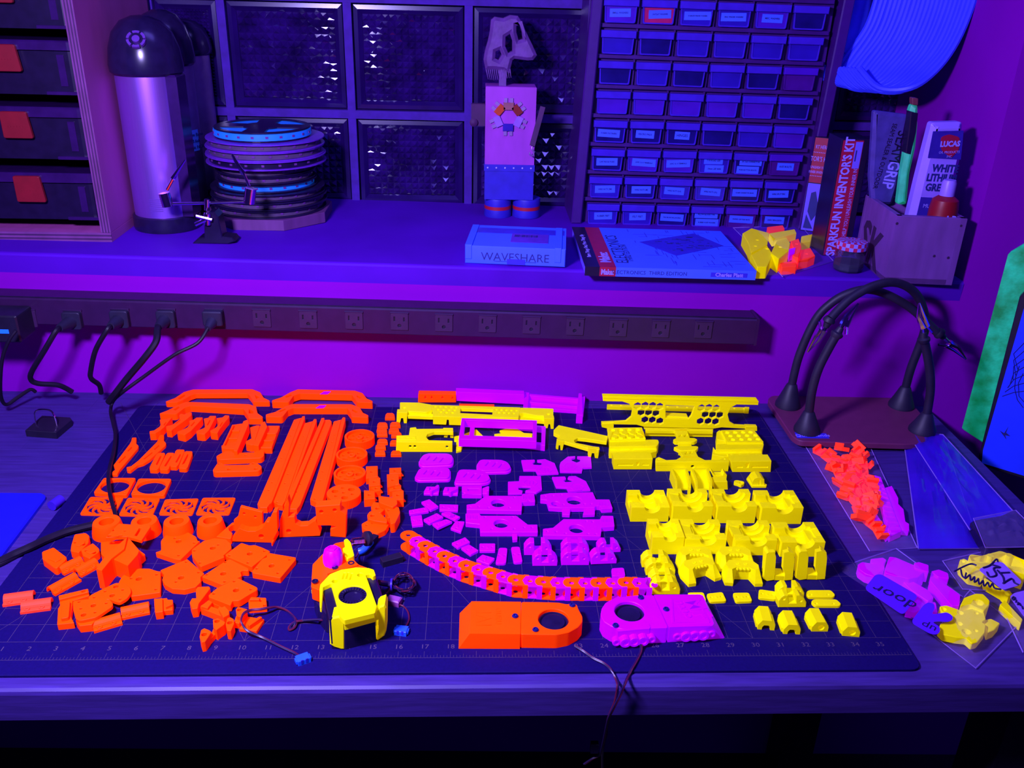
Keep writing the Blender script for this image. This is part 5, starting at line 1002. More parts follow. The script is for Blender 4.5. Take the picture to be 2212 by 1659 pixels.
bplate('large magenta plate with a round hole and a foot, front right of the four', [(1385,805),(1480,795),(1580,712),(1930,715),(1945,680),(2055,682),(2068,782),(1945,792),(1935,876),(1385,866)], 1705, 805, 9, [(1425,832),(1510,835),(1600,852),(1815,855),(1890,858),(1800,735),(1860,740)], (1940,705,15), [[(1578,905),(1730,905),(1725,955),(1580,955)]])
g = 'small magenta clips'
part('ridged_clip', 'small magenta clip with a ridge, left of two below the foot pads', 'magenta', 'G', [([(248,445),(272,402),(396,402),(386,470),(245,468)], 3), ([(300,435),(375,385),(392,388),(385,412),(318,445)], 8), ([(272,408),(300,402),(300,428),(265,430)], 6)], 'clip', g)
part('ridged_clip', 'small magenta clip with a ridge, right of two below the foot pads', 'magenta', 'G', [([(430,445),(446,406),(576,406),(570,475),(428,470)], 3), ([(480,440),(560,392),(576,395),(572,420),(500,452)], 8), ([(446,412),(475,406),(475,432),(440,436)], 6)], 'clip', g)
part('window_clip', 'small magenta plate with a rectangular window and a side tower', 'magenta', 'G', [([(610,400),(800,395),(800,478),(610,475)], 6, 0, [[(665,420),(775,420),(775,442),(665,442)], (628,468,1.6)]), ([(805,418),(842,402),(870,402),(866,470),(805,470)], 5), ([(845,400),(870,398),(868,440),(848,440)], 11)], 'clip', g)
g = 'small magenta tabs'
def tab4(c, o, name, label, m, z, gr, z0=0, r=1.2, two=True):
    n = len(o); mx = sum(p[0] for p in o)/n; my = sum(p[1] for p in o)/n
    L = max(range(n), key=lambda i: (o[i][0]-mx)**2+(o[i][1]-my)**2); dx, dy = (o[L][0]-mx)*.42, (o[L][1]-my)*.3
    if n == 4:
        e0 = ((o[0][0]+o[3][0])/2, (o[0][1]+o[3][1])/2); e1 = ((o[1][0]+o[2][0])/2, (o[1][1]+o[2][1])/2)
        h1 = (mx+(e0[0]-mx)*.6, my+(e0[1]-my)*.6); h2 = (mx+(e1[0]-mx)*.6, my+(e1[1]-my)*.6)
    else: h1, h2 = (mx-dx, my-dy), (mx+dx, my+dy)
    part(name, label, m, c, [(o, z+z0, z0, [(h1[0], h1[1], .9), (h2[0], h2[1], .9)] if two else [(mx, my, .9)], r), ([(h1[0]*.6+h2[0]*.4-3, h1[1]*.6+h2[1]*.4-9), (h1[0]*.4+h2[0]*.6-3, h1[1]*.4+h2[1]*.6-9), (h1[0]*.4+h2[0]*.6+3, h1[1]*.4+h2[1]*.6+9), (h1[0]*.6+h2[0]*.4+3, h1[1]*.6+h2[1]*.4+9)], z+z0+.5, z+z0, (), .2)], 'tab', gr)
for i, (lab, o) in enumerate((
  ('furthest back in the scattered cluster', [(220,548),(300,522),(388,592),(310,628)]), ('furthest left in the scattered cluster', [(102,628),(275,597),(295,638),(110,666)]),
  ('with a slot at the left front of the scattered cluster', [(118,685),(225,672),(240,766),(135,776)]), ('lying square at the back right of the scattered cluster', [(395,570),(575,575),(572,632),(395,627)]),
  ('in the middle of the scattered cluster', [(240,715),(370,655),(435,692),(300,756)]), ('crossing over at the right of the scattered cluster', [(410,655),(480,640),(595,690),(545,722)]),
  ('nearest the viewer in the scattered cluster', [(325,755),(460,712),(520,735),(380,800)]), ('with a slot touching the front left bearing plate', [(500,800),(550,730),(635,735),(600,836)]),
  ('upper one of the two touching tabs below the bearing plates', [(510,940),(640,885),(690,932),(570,986)]), ('lower one of the two touching tabs below the bearing plates', [(600,985),(680,955),(770,1012),(690,1054)]),
  ('lying square below the front left bearing plate', [(778,945),(928,945),(928,1017),(778,1017)]), ('tilted just above the cable chain', [(745,1100),(805,1050),(925,1085),(870,1146)]))):
    tab4('G', o, 'small_tab', 'small magenta tab %s' % lab, 'magenta', 3, g, z0=3 if i in (5, 6) else 0)
tab4('G', [(965,985),(1045,988),(1030,1135),(930,1135)], 'small_tab', 'left one of two upright rounded magenta tabs', 'magenta', 3, g, r=3)
tab4('G', [(1078,978),(1162,975),(1190,1122),(1105,1128)], 'small_tab', 'right one of two upright rounded magenta tabs', 'magenta', 3, g, r=3)
tab4('K', [(1772,395),(1872,390),(1884,460),(1778,458)], 'small_tab', 'single magenta tab above the right end of the cable chain', 'magenta', 3, g, r=3, two=False)
def idler(c, xl, xr, yb, label, m, gr, k=1.0, ang=0.0):
    w = xr-xl
    pr = [(0, 0), (0, .30), (.10, .46), (.22, .56), (.36, .54), (.38, .20), (.62, .20), (.62, .56), (.76, .56), (.92, .40), (1, .22), (.98, 0)]
    pts = [(xl+w*u, yb-w*v*k) for u, v in pr]
    part('idler_clip', label, m, c, [('v', pts, (xl+w/2, yb), 10, [(xl+w*.2, yb-w*.38*k, 1.1), (xl+w*.8, yb-w*.3*k, 1.1)], .8, ang)], 'clip', gr)
g = 'magenta idler clips'
for xl, xr, yb, lab, an in ((1205,1470,1062,'magenta two eared clip, back one of the left pair',0), (1285,1525,1165,'magenta two eared clip, front one of the left pair',0), (1560,1828,1062,'magenta two eared clip, back one of the middle pair',0), (1560,1830,1158,'magenta two eared clip, front one of the middle pair',0), (1912,2130,1040,'magenta two eared clip, back one of the right pair',.12), (1845,2092,1150,'magenta two eared clip, front one of the right pair',.12)):
    idler('G', xl, xr, yb, lab, 'magenta', g, .85, an)
# cable chain
ch = [(155,132),(222,175),(292,215),(368,258),(445,297),(528,335),(618,372),(712,402),(812,430),(910,460),(1012,487),(1125,495),(1232,503),(1343,510),(1455,512),(1565,513),(1672,513),(1785,513),(1890,508),(1990,512)]
HC = 16.5
q0 = at(*px('K', *ch[9]), MT)
chain = thing('cable_chain', 'cable chain of alternating orange and magenta links curving across the mat', 'cable chain', (q0.x, q0.y, MT))
P_ = [at(*px('K', *p), MT+HC*mm).to_2d() for p in ch]
for i, p in enumerate(P_):
    d = ((P_[i+1] if i+1 < len(P_) else p+(p-P_[i-1]))-p).normalized(); st = (P_[min(i+1, len(P_)-1)]-P_[max(i-1, 0)]).length/2
    if i in (0, len(P_)-1): st = (P_[1]-P_[0]).length
    a = math.atan2(d.y, d.x); bb = B(); r = .0092; L = st+.004
    lift = .0003 if i % 2 == 0 else 0
    eye = circ(0, 0, r, 12, a0=PI/2, a1=1.5*PI, end=True)
    o = eye+[Vector((st-r*.45, -r*.95)), Vector((st-r*.85, 0)), Vector((st-r*.45, r*.95))]
    for z in (HC-1.5, 0.0):
        z_ = z*mm+lift*(1 if z else 0)
        bb.prism(o, z_, z_+.0015, [circ(0, 0, .0028, 10)], ch=.0002, M=XF((p.x, p.y, MT), a))
    for s in (1, -1):   # cross bars stand upright front and back
        y0 = s*(r+.0002)
        bb.box(L*.42, L*.72, min(y0, y0-s*.0017), max(y0, y0-s*.0017), 0, (HC+.6)*mm, XF((p.x, p.y, MT), a), ch=.0003)
    bb.lathe([(.0036, -.0008), (.0036, .0)], 10, XF((p.x+d.x*L*.9, p.y+d.y*L*.9, MT+(HC-1.7)*mm)))
    bb.build('link', 'orange' if i % 2 == 0 else 'magenta', chain)
# ================================================================== YELLOW PARTS
def hexes(c, lst, r, z, ph=0.0):
    out = []
    for x, y in lst:
        q = at(*px(c, x, y), MT+z*mm); out.append(circ(q.x, q.y, r*mm, 6, a0=ph, a1=ph+2*PI))
    return out
def hexprism(bb, c, pts, z1, z0, hx, r, extra=(), rr=.6):
    Z = MT+z1*mm; hs = hexes(c, hx, r, z1, PI/6)+[on(c, e, Z) for e in extra]
    bb.prism(rnd(on(c, pts, Z), rr*mm), MT+z0*mm, Z, hs, ch=.0003)
# long beam
bb = B()
hexprism(bb, 'F', [(430,250),(1310,276),(1290,378),(440,358)], 17, 12, [(460,270),(510,272),(560,275),(615,278),(665,280),(485,300),(540,303),(595,305),(650,307),(515,325),(570,330),(630,332),(1065,300),(1115,303),(1165,305),(1215,307),(1265,310),(1090,330),(1140,332),(1190,335),(1240,338)], 2.6, [[(715,285),(1035,296),(1030,348),(708,332)]])
pz(bb, 'F', [(110,225),(300,228),(432,250),(432,300),(380,325),(110,308)], 17, 8, [(152,282,1.8)], 2)
pz(bb, 'F', [(1310,278),(1640,288),(1636,368),(1450,352),(1340,330),(1300,340)], 17, 8, [(1585,345,1.8)], 2)
vf(bb, 'F', [(440,365),(1290,385),(1286,478),(1150,472),(1148,425),(1135,425),(1128,470),(600,452),(596,402),(578,400),(570,450),(440,445)], (860,478), 3)
pz(bb, 'F', [(190,330),(440,340),(440,368),(190,358)], 12, 7); pz(bb, 'F', [(1290,372),(1550,392),(1550,412),(1290,392)], 12, 7)
vf(bb, 'F', [(80,325),(185,330),(178,436),(150,436),(142,385),(122,385),(112,430),(76,430)], (130,436), 10)
vf(bb, 'F', [(1545,385),(1646,388),(1640,492),(1612,492),(1606,445),(1590,445),(1580,485),(1548,485)], (1600,492), 10)
fin(bb, 'slotted_beam', 'yellow', 'long yellow beam with honeycomb cutouts behind the magenta bezels', 'beam')
bb = B()
pz(bb, 'F', [(210,478),(270,472),(276,490),(540,487),(540,478),(640,480),(640,520),(450,518),(385,540),(370,572),(400,602),(632,608),(632,622),(75,622),(75,556),(200,552)], 14, 9, (), 1)
hexprism(bb, 'F', [(95,560),(270,560),(270,600),(95,600)], 14.4, 13.9, [(125,580),(185,582),(240,585)], 2.4)
vf(bb, 'F', [(75,620),(632,625),(632,722),(70,720)], (350,722), 4, [(212,668,2.2),(258,668,2.2),(578,672,2.2)])
vf(bb, 'F', [(570,520),(642,522),(642,582),(612,580),(610,540),(590,540),(582,578),(548,575)], (600,590), 4)
fin(bb, 'arch_bracket', 'yellow', 'yellow bracket with a round opening left of the magenta bezels', 'bracket', 'yellow arch brackets')
bb = B()
pz(bb, 'F', [(1640,500),(1690,452),(2178,560),(2168,618),(1960,588),(1880,580),(1842,602),(1852,626),(2097,676),(2092,700),(1990,685),(1740,612),(1672,598),(1700,560),(1640,530)], 14, 9, (), 1)
vf(bb, 'F', [(1675,605),(1748,615),(1728,708),(1710,705),(1706,655),(1692,655),(1686,698),(1664,692)], (1700,705), 6)
vf(bb, 'F', [(1985,680),(2098,692),(2082,788),(2052,782),(2046,735),(2022,733),(2012,775),(1984,768)], (2040,785), 6)
fin(bb, 'arch_bracket', 'yellow', 'yellow bracket with a round opening right of the magenta bezels', 'bracket', 'yellow arch brackets')
g = 'flat yellow arrow plates'
part('arrow_plate', 'flat yellow arrow shaped plate seen through the magenta bezels', 'yellow', 'F', [([(1100,505),(1180,482),(1205,457),(1230,457),(1345,530),(1430,535),(1425,582),(1050,582),(1050,540),(1140,530)], 3, 0, [(1068,565,1),(1410,565,1)])], 'plate', g)
part('arrow_plate', 'yellow arrow shaped plate shaded under the left of the bezels', 'yellow', 'F', [([(650,562),(700,556),(750,540),(870,492),(962,582),(745,590),(722,700),(670,714),(672,605),(650,602)], 3, 0, [(690,580,1),(690,690,1)])], 'plate', g)
# honeycomb deck panel lying on other parts at the back right
bb = B(); ZP = 24
o = [(115,130),(1870,172),(1890,195),(1885,238),(1640,232),(1575,265),(1538,345),(1560,430),(1620,466),(1870,480),(1870,515),(1470,492),(1380,505),(590,486),(500,462),(235,458),(105,472),(105,440),(380,420),(440,370),(455,290),(420,225),(340,198),(165,196),(120,192)]
hx = [(555,325),(640,325),(722,333),(512,248),(600,243),(685,245),(765,255),(598,408),(682,410),(768,422),(1285,348),(1368,350),(1450,352),(1240,272),(1325,268),(1408,275),(1228,425),(1318,425),(1402,430)]
PB = (1000, 528); zz_ = at(*px('H', *PB), MT); HPl = Plane(tuple(zz_), 0)
def hxy(x, y, r): 
    q = HPl.q('H', x, y); return [(q.x+r*math.cos(t), q.y+r*math.sin(t)) for t in [PI/2+PI/3*k for k in range(6)]]
hs_ = [hxy(x, y, .0060) for x, y in hx]+[[tuple(HPl.q('H', *p)) for p in [(832,238),(1165,250),(1122,362),(1092,398),(832,385)]]]
oo = [tuple(HPl.q('H', *p)) for p in o]; oo = [(u, max(v, .0003)) for u, v in oo]
bb.prism(oo, -.004, 0, hs_, ch=.0004, M=HPl.M)
def hbar(pts, d0, d1): bb.prism([(u, max(v, .0003)) for u, v in [tuple(HPl.q('H', *p)) for p in pts]], -d1*mm, -d0*mm, ch=.0003, M=HPl.M)
hbar([(115,130),(1870,172),(1890,195),(1885,205),(118,160)], -1, 7); hbar([(105,446),(240,440),(240,520),(105,486)], -1, 7); hbar([(1740,478),(1870,482),(1870,540),(1740,522)], -1, 7); hbar([(590,494),(1380,505),(1380,540),(590,535)], 3, 16)
hbar([(832,238),(1165,250),(1163,262),(832,250)], 4, 16); hbar([(832,375),(1092,388),(1092,402),(832,388)], 4, 16)
fin(bb, 'honeycomb_deck', 'yellow', 'wide yellow honeycomb panel with a window at the back right of the mat', 'panel')
part('clip_rail', 'yellow rail with clips lying underneath the honeycomb panel', 'yellow', 'H', [([(165,225),(1765,262),(1765,290),(165,248)], 6, 0, [(210,238,1.5),(320,240,1.5),(850,254,1.5),(960,258,1.5),(1070,262,1.5),(1610,275,1.5),(1725,278,1.5)]), ([(1730,255),(1785,258),(1783,275),(1730,272)], 9)], 'rail')
g = 'yellow honeycomb boxes'
bb = B()
hexprism(bb, 'H', [(165,495),(562,490),(606,618),(190,632)], 18, 15, [(225,522),(318,520),(410,518),(505,516),(275,556),(368,552),(462,550),(550,548),(250,592),(340,590),(435,588),(530,586)], 4.4)
pz(bb, 'H', [(175,500),(558,495),(600,612),(196,624)], 14.8, 0)
pz(bb, 'H', [(192,640),(700,628),(745,630),(756,660),(735,700),(190,712)], 15, 0, (), 2)
pz(bb, 'H', [(190,715),(735,705),(732,760),(640,785),(190,770)], 10, 0, [(300,745,2.4),(448,745,2.6)], 1)
hexprism(bb, 'H', [(212,772),(605,768),(645,845),(245,848)], 11, 9, [(265,795),(360,795),(455,795),(550,795),(310,830),(405,830),(500,830),(590,830)], 4.2)
vf(bb, 'H', [(240,852),(684,850),(672,970),(240,970)], (450,972), 18, [[(285,910),(460,910),(460,926),(285,926)], [(500,890),(532,885),(525,925),(500,925)], [(568,910),(640,910),(640,924),(568,924)]])
fin(bb, 'honeycomb_box', 'yellow', 'left yellow stepped box with honeycomb tops in front of the panel', 'box', g)
bb = B()
hexprism(bb, 'H', [(1462,522),(1832,512),(1946,655),(1532,658)], 18, 15, [(1525,550),(1615,548),(1705,546),(1790,545),(1560,588),(1655,586),(1750,584),(1845,582),(1590,630),(1685,628),(1780,626),(1875,624)], 4.4)
pz(bb, 'H', [(1470,530),(1828,520),(1938,650),(1536,652)], 14.8, 0)
pz(bb, 'H', [(1412,545),(1440,522),(1462,528),(1530,650),(1415,625)], 15, 0)
pz(bb, 'H', [(1415,680),(1946,668),(1948,690),(1935,735),(1400,745)], 15, 0, (), 1.5)
pz(bb, 'H', [(1372,712),(1400,748),(1930,745),(1928,790),(1500,825),(1360,800)], 10, 0, [(1660,775,2.6),(1805,770,2.4)], 1)
hexprism(bb, 'H', [(1530,790),(1930,788),(1972,866),(1582,870)], 11, 9, [(1580,815),(1675,815),(1770,815),(1865,815),(1625,850),(1720,850),(1815,850),(1910,850)], 4.2)
vf(bb, 'H', [(1580,880),(2036,875),(2026,1000),(1592,1000)], (1800,1002), 18, [[(1640,935),(1710,935),(1710,950),(1640,950)], [(1745,905),(1785,895),(1775,950),(1748,950)], [(1812,935),(1995,935),(1995,950),(1812,950)]])
fin(bb, 'honeycomb_box', 'yellow', 'right yellow stepped box with honeycomb tops in front of the panel', 'box', g)
g = 'yellow cross brackets'
part('cross_bracket', 'yellow cross bracket partly under the honeycomb panel', 'yellow', 'H', [('v', [(604,512),(1372,525),(1366,602),(604,590)], (980,605), 4), ([(610,505),(720,505),(830,510),(935,500),(1070,498),(1200,515),(1360,512),(1372,530),(604,522)], 14, 9), ([(930,515),(1072,510),(1112,622),(975,628)], 14, 9, [[(975,590),(1010,570),(1020,580),(985,600)], [(1030,588),(1075,565),(1085,575),(1045,600)]]), ([(914,630),(960,606),(1160,610),(1196,630),(1160,654),(940,654)], 15, 10, (), 2), ([(975,650),(1130,650),(1130,672),(975,672)], 13, 0)], 'bracket', g)
part('cross_bracket', 'yellow cross bracket with a wide front bar between the honeycomb boxes', 'yellow', 'H', [('v', [(720,882),(1556,882),(1542,992),(722,992)], (1130,994), 4, [(1140,938,2.6)]), ([(718,842),(752,826),(840,862),(950,857),(1010,822),(1200,822),(1280,862),(1440,857),(1500,830),(1550,862),(1556,884),(720,884)], 15, 10, [(752,852,1),(1500,850,1)], 1), ([(975,745),(1162,742),(1206,830),(1040,835)], 15, 10, [[(1045,790),(1080,765),(1088,775),(1058,798)], [(1100,785),(1130,762),(1138,772),(1112,792)]]), ([(920,715),(960,702),(1180,702),(1206,712),(1185,745),(1000,755)], 16, 11, (), 2), ([(985,700),(1130,700),(1130,722),(985,722)], 12, 0)], 'bracket', g)
# scoops and small pieces in front
g = 'yellow open scoops'
def scoop(label, x, w):
    bb = B()
    pz(bb, 'H', [(x+55, 985), (x+w-40, 975), (x+w, 1100), (x+w-5, 1180), (x+80, 1190)], 3)
    wallp(bb, 'H', [(x+12, 968), (x+62, 1090), (x+62, 1165)], 16, 3); wallp(bb, 'H', [(x+w-40, 962), (x+w+2, 1085), (x+w+2, 1165)], 16, 3); wallp(bb, 'H', [(x+12, 965), (x+w-40, 962)], 14, 3)
    fin(bb, 'scoop', 'yellow', label, 'scoop', g)
scoop('left yellow open scoop in front of the cross bracket', 890, 215); scoop('right yellow open scoop in front of the cross bracket', 1122, 225)
part('notched_tower', 'small yellow notched tower right of the scoops', 'yellow', 'H', [('v', [(1380,1110),(1535,1110),(1540,1200),(1385,1200)], (1460,1202), 12), ('v', [(1352,1010),(1360,998),(1400,1040),(1480,1040),(1498,1000),(1530,1035),(1520,1110),(1440,1112),(1380,1070)], (1440,1120), 10)], 'block')
part('small_loop', 'tiny yellow loop right of the notched tower', 'yellow', 'H', [([(1610,1095),(1640,1088),(1725,1105),(1728,1130),(1690,1150),(1655,1130),(1610,1120)], 4, 0, [(1690,1118,1.6)], 2)], 'loop')
part('split_dome', 'yellow domed cap with a slit at the right of the small pieces', 'yellow', 'H', [('v', [(1815,1165),(1818,1110),(1840,1075),(1880,1060),(1925,1065),(1955,1085),(1958,1165)], (1890,1167), 16, [[(1892,1090),(1912,1085),(1908,1150),(1892,1150)]]), ([(1752,1068),(1790,1020),(1985,1140),(1978,1160),(1815,1160)], 2.5)], 'cap')
# bearing blocks
g = 'yellow bearing blocks'
def bearing(label, xl, xr, yf, yb, ytf, ytb, big=.36, flip=False, xb=None):
    p0 = at(*px('I', xl, yb), MT); p1 = at(*px('I', xr, yb), MT); W = p1.x-p0.x
    zt = vz('I', xl, ytf, p0.y); D = max(.03, at(*px('I', xl, ytb), MT+zt).y-p0.y); D = min(D, .052)
    bb = B(); n = 10
    def wal(y0, y1, r, floor=0.0, side=True, cx_=.55):
        arc = [(W*cx_+r*math.cos(t), zt+r*math.sin(t)*.9) for t in [PI+PI*k/n for k in range(n+1)]]
        arc = [(x, max(z, floor+.0015)) for x, z in arc]
        o = [(0, 0), (W, 0), (W, zt)]+arc[::-1]+[(0, zt)]
        M = Matrix(((1, 0, 0, p0.x), (0, 0, -1, p0.y), (0, 1, 0, MT), (0, 0, 0, 1)))
        bb.prism(o, -y1, -y0, ch=.0003, M=M)
    a = D*.22
    wal(0, a, W*.2); wal(D-a, D, W*.2)
    wal(a, a*1.35, W*.3, .004); wal(D-a*1.35, D-a, W*.3, .004)
    # side walls stepped, floor with an opening
    s = -1 if flip else 1
    def bx(x0, x1, y0, y1, z0, z1): bb.box(p0.x+min(x0, x1), p0.x+max(x0, x1), p0.y+y0, p0.y+y1, MT+z0, MT+z1, ch=.0003)
    lw, rw = (.12, .30) if not flip else (.30, .12)
    bx(0, W*lw, a, D-a, 0, zt*(.55 if not flip else .8)); bx(W*(1-rw), W, a, D-a, 0, zt*(.8 if not flip else .55))
    fx = (.12, .38) if not flip else (.62, .88)
    bx(W*.12, W*.88, a, D*.36, 0, zt*.14); bx(W*.12, W*.88, D*.64, D-a, 0, zt*.14)
    M = Matrix(((1, 0, 0, p0.x), (0, 0, -1, p0.y), (0, 1, 0, MT), (0, 0, 0, 1)))
    ar = [(W*.55+W*.32*math.cos(t), zt*1.02+W*.32*math.sin(t)) for t in [PI*1.05+PI*.42*k/8 for k in range(9)]] if flip else [(W*.55+W*.32*math.cos(t), zt*1.02+W*.32*math.sin(t)) for t in [PI*1.53+PI*.42*k/8 for k in range(9)]]
    ar = [(max(0, min(W, x)), max(.001, z)) for x, z in ar]
    if flip: oo = [(0, 0), (ar[-1][0], 0)]+ar[::-1]+[(0, zt)]
    else: oo = [(W, zt)]+ar[::-1]+[(ar[0][0], 0), (W, 0)]
    bb.prism(oo, -(D-a), -a, ch=.0002, M=M)
    for x, y in ((.14, .1), (.86, .1), (.14, .9), (.86, .9)):
        bb.lathe([(.0022, 0), (.0022, .0002), (.0012, .0002), (.0012, .00005)], 10, XF((p0.x+W*x, p0.y+D*y, MT+zt)))
    fin(bb, 'bearing_block', 'yellow', label, 'block', g)
def vz(c, x, y, yw):
    d = ray(*px(c, x, y)); t = (yw-CAM.y)/d.y; return (CAM+d*t).z-MT
for lab, a_ in (('back row, first from the left', (185,545,432,118,288,None)),):
    pass
rows = ((('back row', 0), (183,545,430,290,125,0)), (('back row', 1), (578,955,442,278,112,1)), (('back row', 2), (1000,1370,444,280,115,1)), (('back row', 3), (1420,1812,452,295,128,0)),
        (('front row', 0), (380,682,742,575,400,0)), (('front row', 1), (695,1085,740,595,405,1)), (('front row', 2), (1168,1566,752,605,415,1)), (('front row', 3), (1610,2022,765,625,432,0)))
for (rw_, i), (xl, xr, yb, ytf, ytb, fl) in rows:
    bearing('yellow bearing block with a half round channel, %s, %s from the left' % (rw_, ORD[i]), xl, xr, yb, yb, ytf, ytb, flip=bool(fl))
# skull shaped feet
g = 'yellow toothed feet'
def foot(label, c, x, y, rz, s=.86):
    q = at(*px(c, x, y), MT); bb = B(); z = 19*mm*s
    top = [(-15,12),(15,12),(21,3),(19,-6),(15,-8),(8,-3),(-8,-3),(-15,-8),(-19,-6),(-21,3)]
    bot = [(-21,15),(21,15),(25,2),(24,-17),(14,-18),(9,-3.4),(-9,-3.4),(-14,-18),(-24,-17),(-25,2)]
    loft(bb, [(a*mm*s, d*mm*s) for a, d in top], z, [(a*mm*s, d*mm*s) for a, d in bot], .004)
    bb.prism([(a*mm*s, d*mm*s) for a, d in bot], 0, .004, ch=0)
    for k in range(4): bb.lathe([(0, -.002), (.0018, -.0018), (.0025, 0), (.0018, .0014), (0, .0018)], 8, XF(((-7.2+4.8*k)*mm*s, -3.2*mm*s, z-.002)))
    for k in (-1, 1): bb.lathe([(.0021, 0), (.0021, .0005), (.0012, .0005), (.0012, .0001)], 10, XF((k*5*mm*s, 4*mm*s, z)))
    bb.v = [XF((q.x, q.y, MT), rz) @ v for v in bb.v]
    fin(bb, 'toothed_bracket', 'yellow', label, 'foot', g)
foot('yellow foot with small teeth, back left of the four', 'I', 795, 830, 0); foot('turned yellow foot with small teeth, front left of the four', 'I', 830, 945, .32)
foot('yellow foot with small teeth, back right of the four', 'I', 1170, 830, 0); foot('yellow foot with small teeth, front right of the four', 'I', 1238, 965, -.05)
g = 'yellow open towers'
for lab, dx, dy in (('left yellow open tower standing in front of the bearing blocks', 0, 0), ('right yellow open tower standing in front of the bearing blocks', 310, -8)):
    part('open_tower', lab, 'yellow', 'I', [('v', [(1455+dx,975+dy),(1485+dx,735+dy),(1505+dx,720+dy),(1565+dx,718+dy),(1578+dx,770+dy),(1562+dx,985+dy),(1490+dx,997+dy)], (1510+dx,998+dy), 5), ('v', [(1652+dx,725+dy),(1700+dx,715+dy),(1750+dx,735+dy),(1756+dx,790+dy),(1735+dx,985+dy),(1650+dx,992+dy),(1662+dx,930+dy),(1640+dx,880+dy)], (1700+dx,996+dy), 5), ('v', [(1485+dx,740+dy),(1505+dx,722+dy),(1520+dx,722+dy),(1530+dx,960+dy),(1470+dx,960+dy)], (1500+dx,960+dy), 12), ('v', [(1715+dx,722+dy),(1748+dx,738+dy),(1740+dx,960+dy),(1705+dx,960+dy)], (1720+dx,960+dy), 12), ('v', [(1560+dx,945+dy),(1660+dx,950+dy),(1660+dx,992+dy),(1560+dx,990+dy)], (1610+dx,995+dy), 14), ('v', [(1640+dx,818+dy),(1690+dx,820+dy),(1690+dx,960+dy),(1640+dx,960+dy)], (1660+dx,935+dy), 3)], 'tower', g)
g = 'yellow idler clips'
for xl, xr, yb, lab in ((110,366,272,'backmost of the four yellow two eared clips beside the teeth feet'), (145,406,342,'second from the back of the four yellow two eared clips'), (175,420,432,'third from the back of the four yellow two eared clips'), (185,450,512,'nearest of the four yellow two eared clips'), (1308,1548,540,'back one of the pair of yellow two eared clips'), (1315,1566,625,'front one of the pair of yellow two eared clips')):
    idler('J', xl, xr, yb, lab, 'yellow', g, .8)
g = 'small yellow tabs'
for lab, o in (('first small yellow tab, partly behind the magenta filter box', [(510,490),(655,487),(680,565),(560,562)]), ('second small yellow tab from the left', [(680,500),(822,484),(860,565),(712,572)]), ('third small yellow tab from the left', [(912,492),(1056,490),(1088,566),(940,572)]), ('fourth small yellow tab from the left, tilted', [(1145,460),(1298,482),(1295,552),(1140,535)])):
    tab4('J', o, 'small_tab', lab, 'yellow', 3, g, r=3)
for lab, o in (('longer rounded yellow tab, the one further back', [(1560,490),(1585,468),(1780,468),(1820,508),(1808,530),(1580,530)]), ('longer rounded yellow tab, the one nearer the viewer', [(1605,570),(1630,548),(1830,550),(1872,588),(1860,608),(1640,606)])):
    part('long_tab', lab, 'yellow', 'J', [(o, 3, 0, [((o[0][0]+o[2][0])/2-65, (o[0][1]+o[4][1])/2, .9), ((o[0][0]+o[2][0])/2+85, (o[0][1]+o[4][1])/2, .9)], 2.5)], 'tab', 'long yellow tabs')
g = 'yellow tunnel clips'
def tunnel(label, fx, fy, bx_, by, w, closed):
    a = at(*px('J', fx, fy), MT).to_2d(); e = at(*px('J', bx_, by), MT).to_2d(); d = (e-a); L = d.length; ang = math.atan2(d.y, d.x)
    s = w/18*mm; pr = [(-9,0),(-9,6),(-5,12.5),(5,12.5),(9,6),(9,0)]
    hs = []
    if closed: hs = [[Vector((p.x*s, p.y*s)) for p in circ(1, 5.2, 3.6, 12)]]
    else: pr += [(4.5,0),(4.3,3.5),(2.5,6),(-2.5,6),(-4.3,3.5),(-4.5,0)]
    M = XF((a.x, a.y, MT), ang) @ Matrix(((0, 0, 1, 0), (-1, 0, 0, 0), (0, 1, 0, 0), (0, 0, 0, 1)))
    bb = B(); bb.prism([(x*s, y*s) for x, y in pr], 0, L, hs, ch=.0003, M=M @ Matrix.Diagonal((1, 1, 1, 1)))
    bb.f = [f[::-1] for f in bb.f]
    for k in (-1, 1): bb.box(L*.15, L*.85, k*9*s-.0012, k*9*s+.0012, 0, 5*s, XF((a.x, a.y, MT), ang), ch=.0003)
    fin(bb, 'tunnel_clip', 'yellow', label, 'clip', g)
for i, (fx, fy, bx_, by, cl) in enumerate(((1205,822,1170,690,0), (1432,860,1380,728,0), (1680,836,1615,708,1), (1955,880,1905,745,1))):
    tunnel('yellow tunnel shaped clip, %s from the left in the front row' % ORD[i], fx, fy, bx_, by, 17, cl)
# ================================================================== TOOLHEAD, FILTER BOXES, LOOSE WIRES
def under(T, name, m, c, pieces, label=None):
    bb = B()
    for p in pieces:
        if p[0] == 'v': vf(bb, c, *p[1:])
        else: pz(bb, c, *p)
    o = bb.build(name, m, T)
    if label: o['label'] = label
    return o
q = at(*px('E', 500, 1150), MT)
T = thing('printer_toolhead', 'assembled yellow and black printer toolhead with a magenta knob', 'toolhead', (q.x, q.y, MT))
under(T, 'motor_body', 'black_gloss', 'E', [([(150,905),(240,880),(320,960),(320,1120),(260,1100),(185,1010)], 24), ([(235,880),(320,830),(630,762),(712,758),(785,985),(712,1040),(705,1090),(430,1160),(300,1155)], 36)])
under(T, 'side_blower', 'case_black', 'E', [([(238,892),(308,838),(390,1112),(296,1148)], 39, 8, (), 2)])
under(T, 'side_blower', 'case_black', 'E', [([(628,775),(700,756),(782,988),(712,1028)], 39, 8, (), 2)])
fc = at(*px('E', 505, 930), MT+44*mm); fr = (at(*px('E', 632, 925), MT+44*mm)-fc).length
bb = B(); Z = MT+44*mm
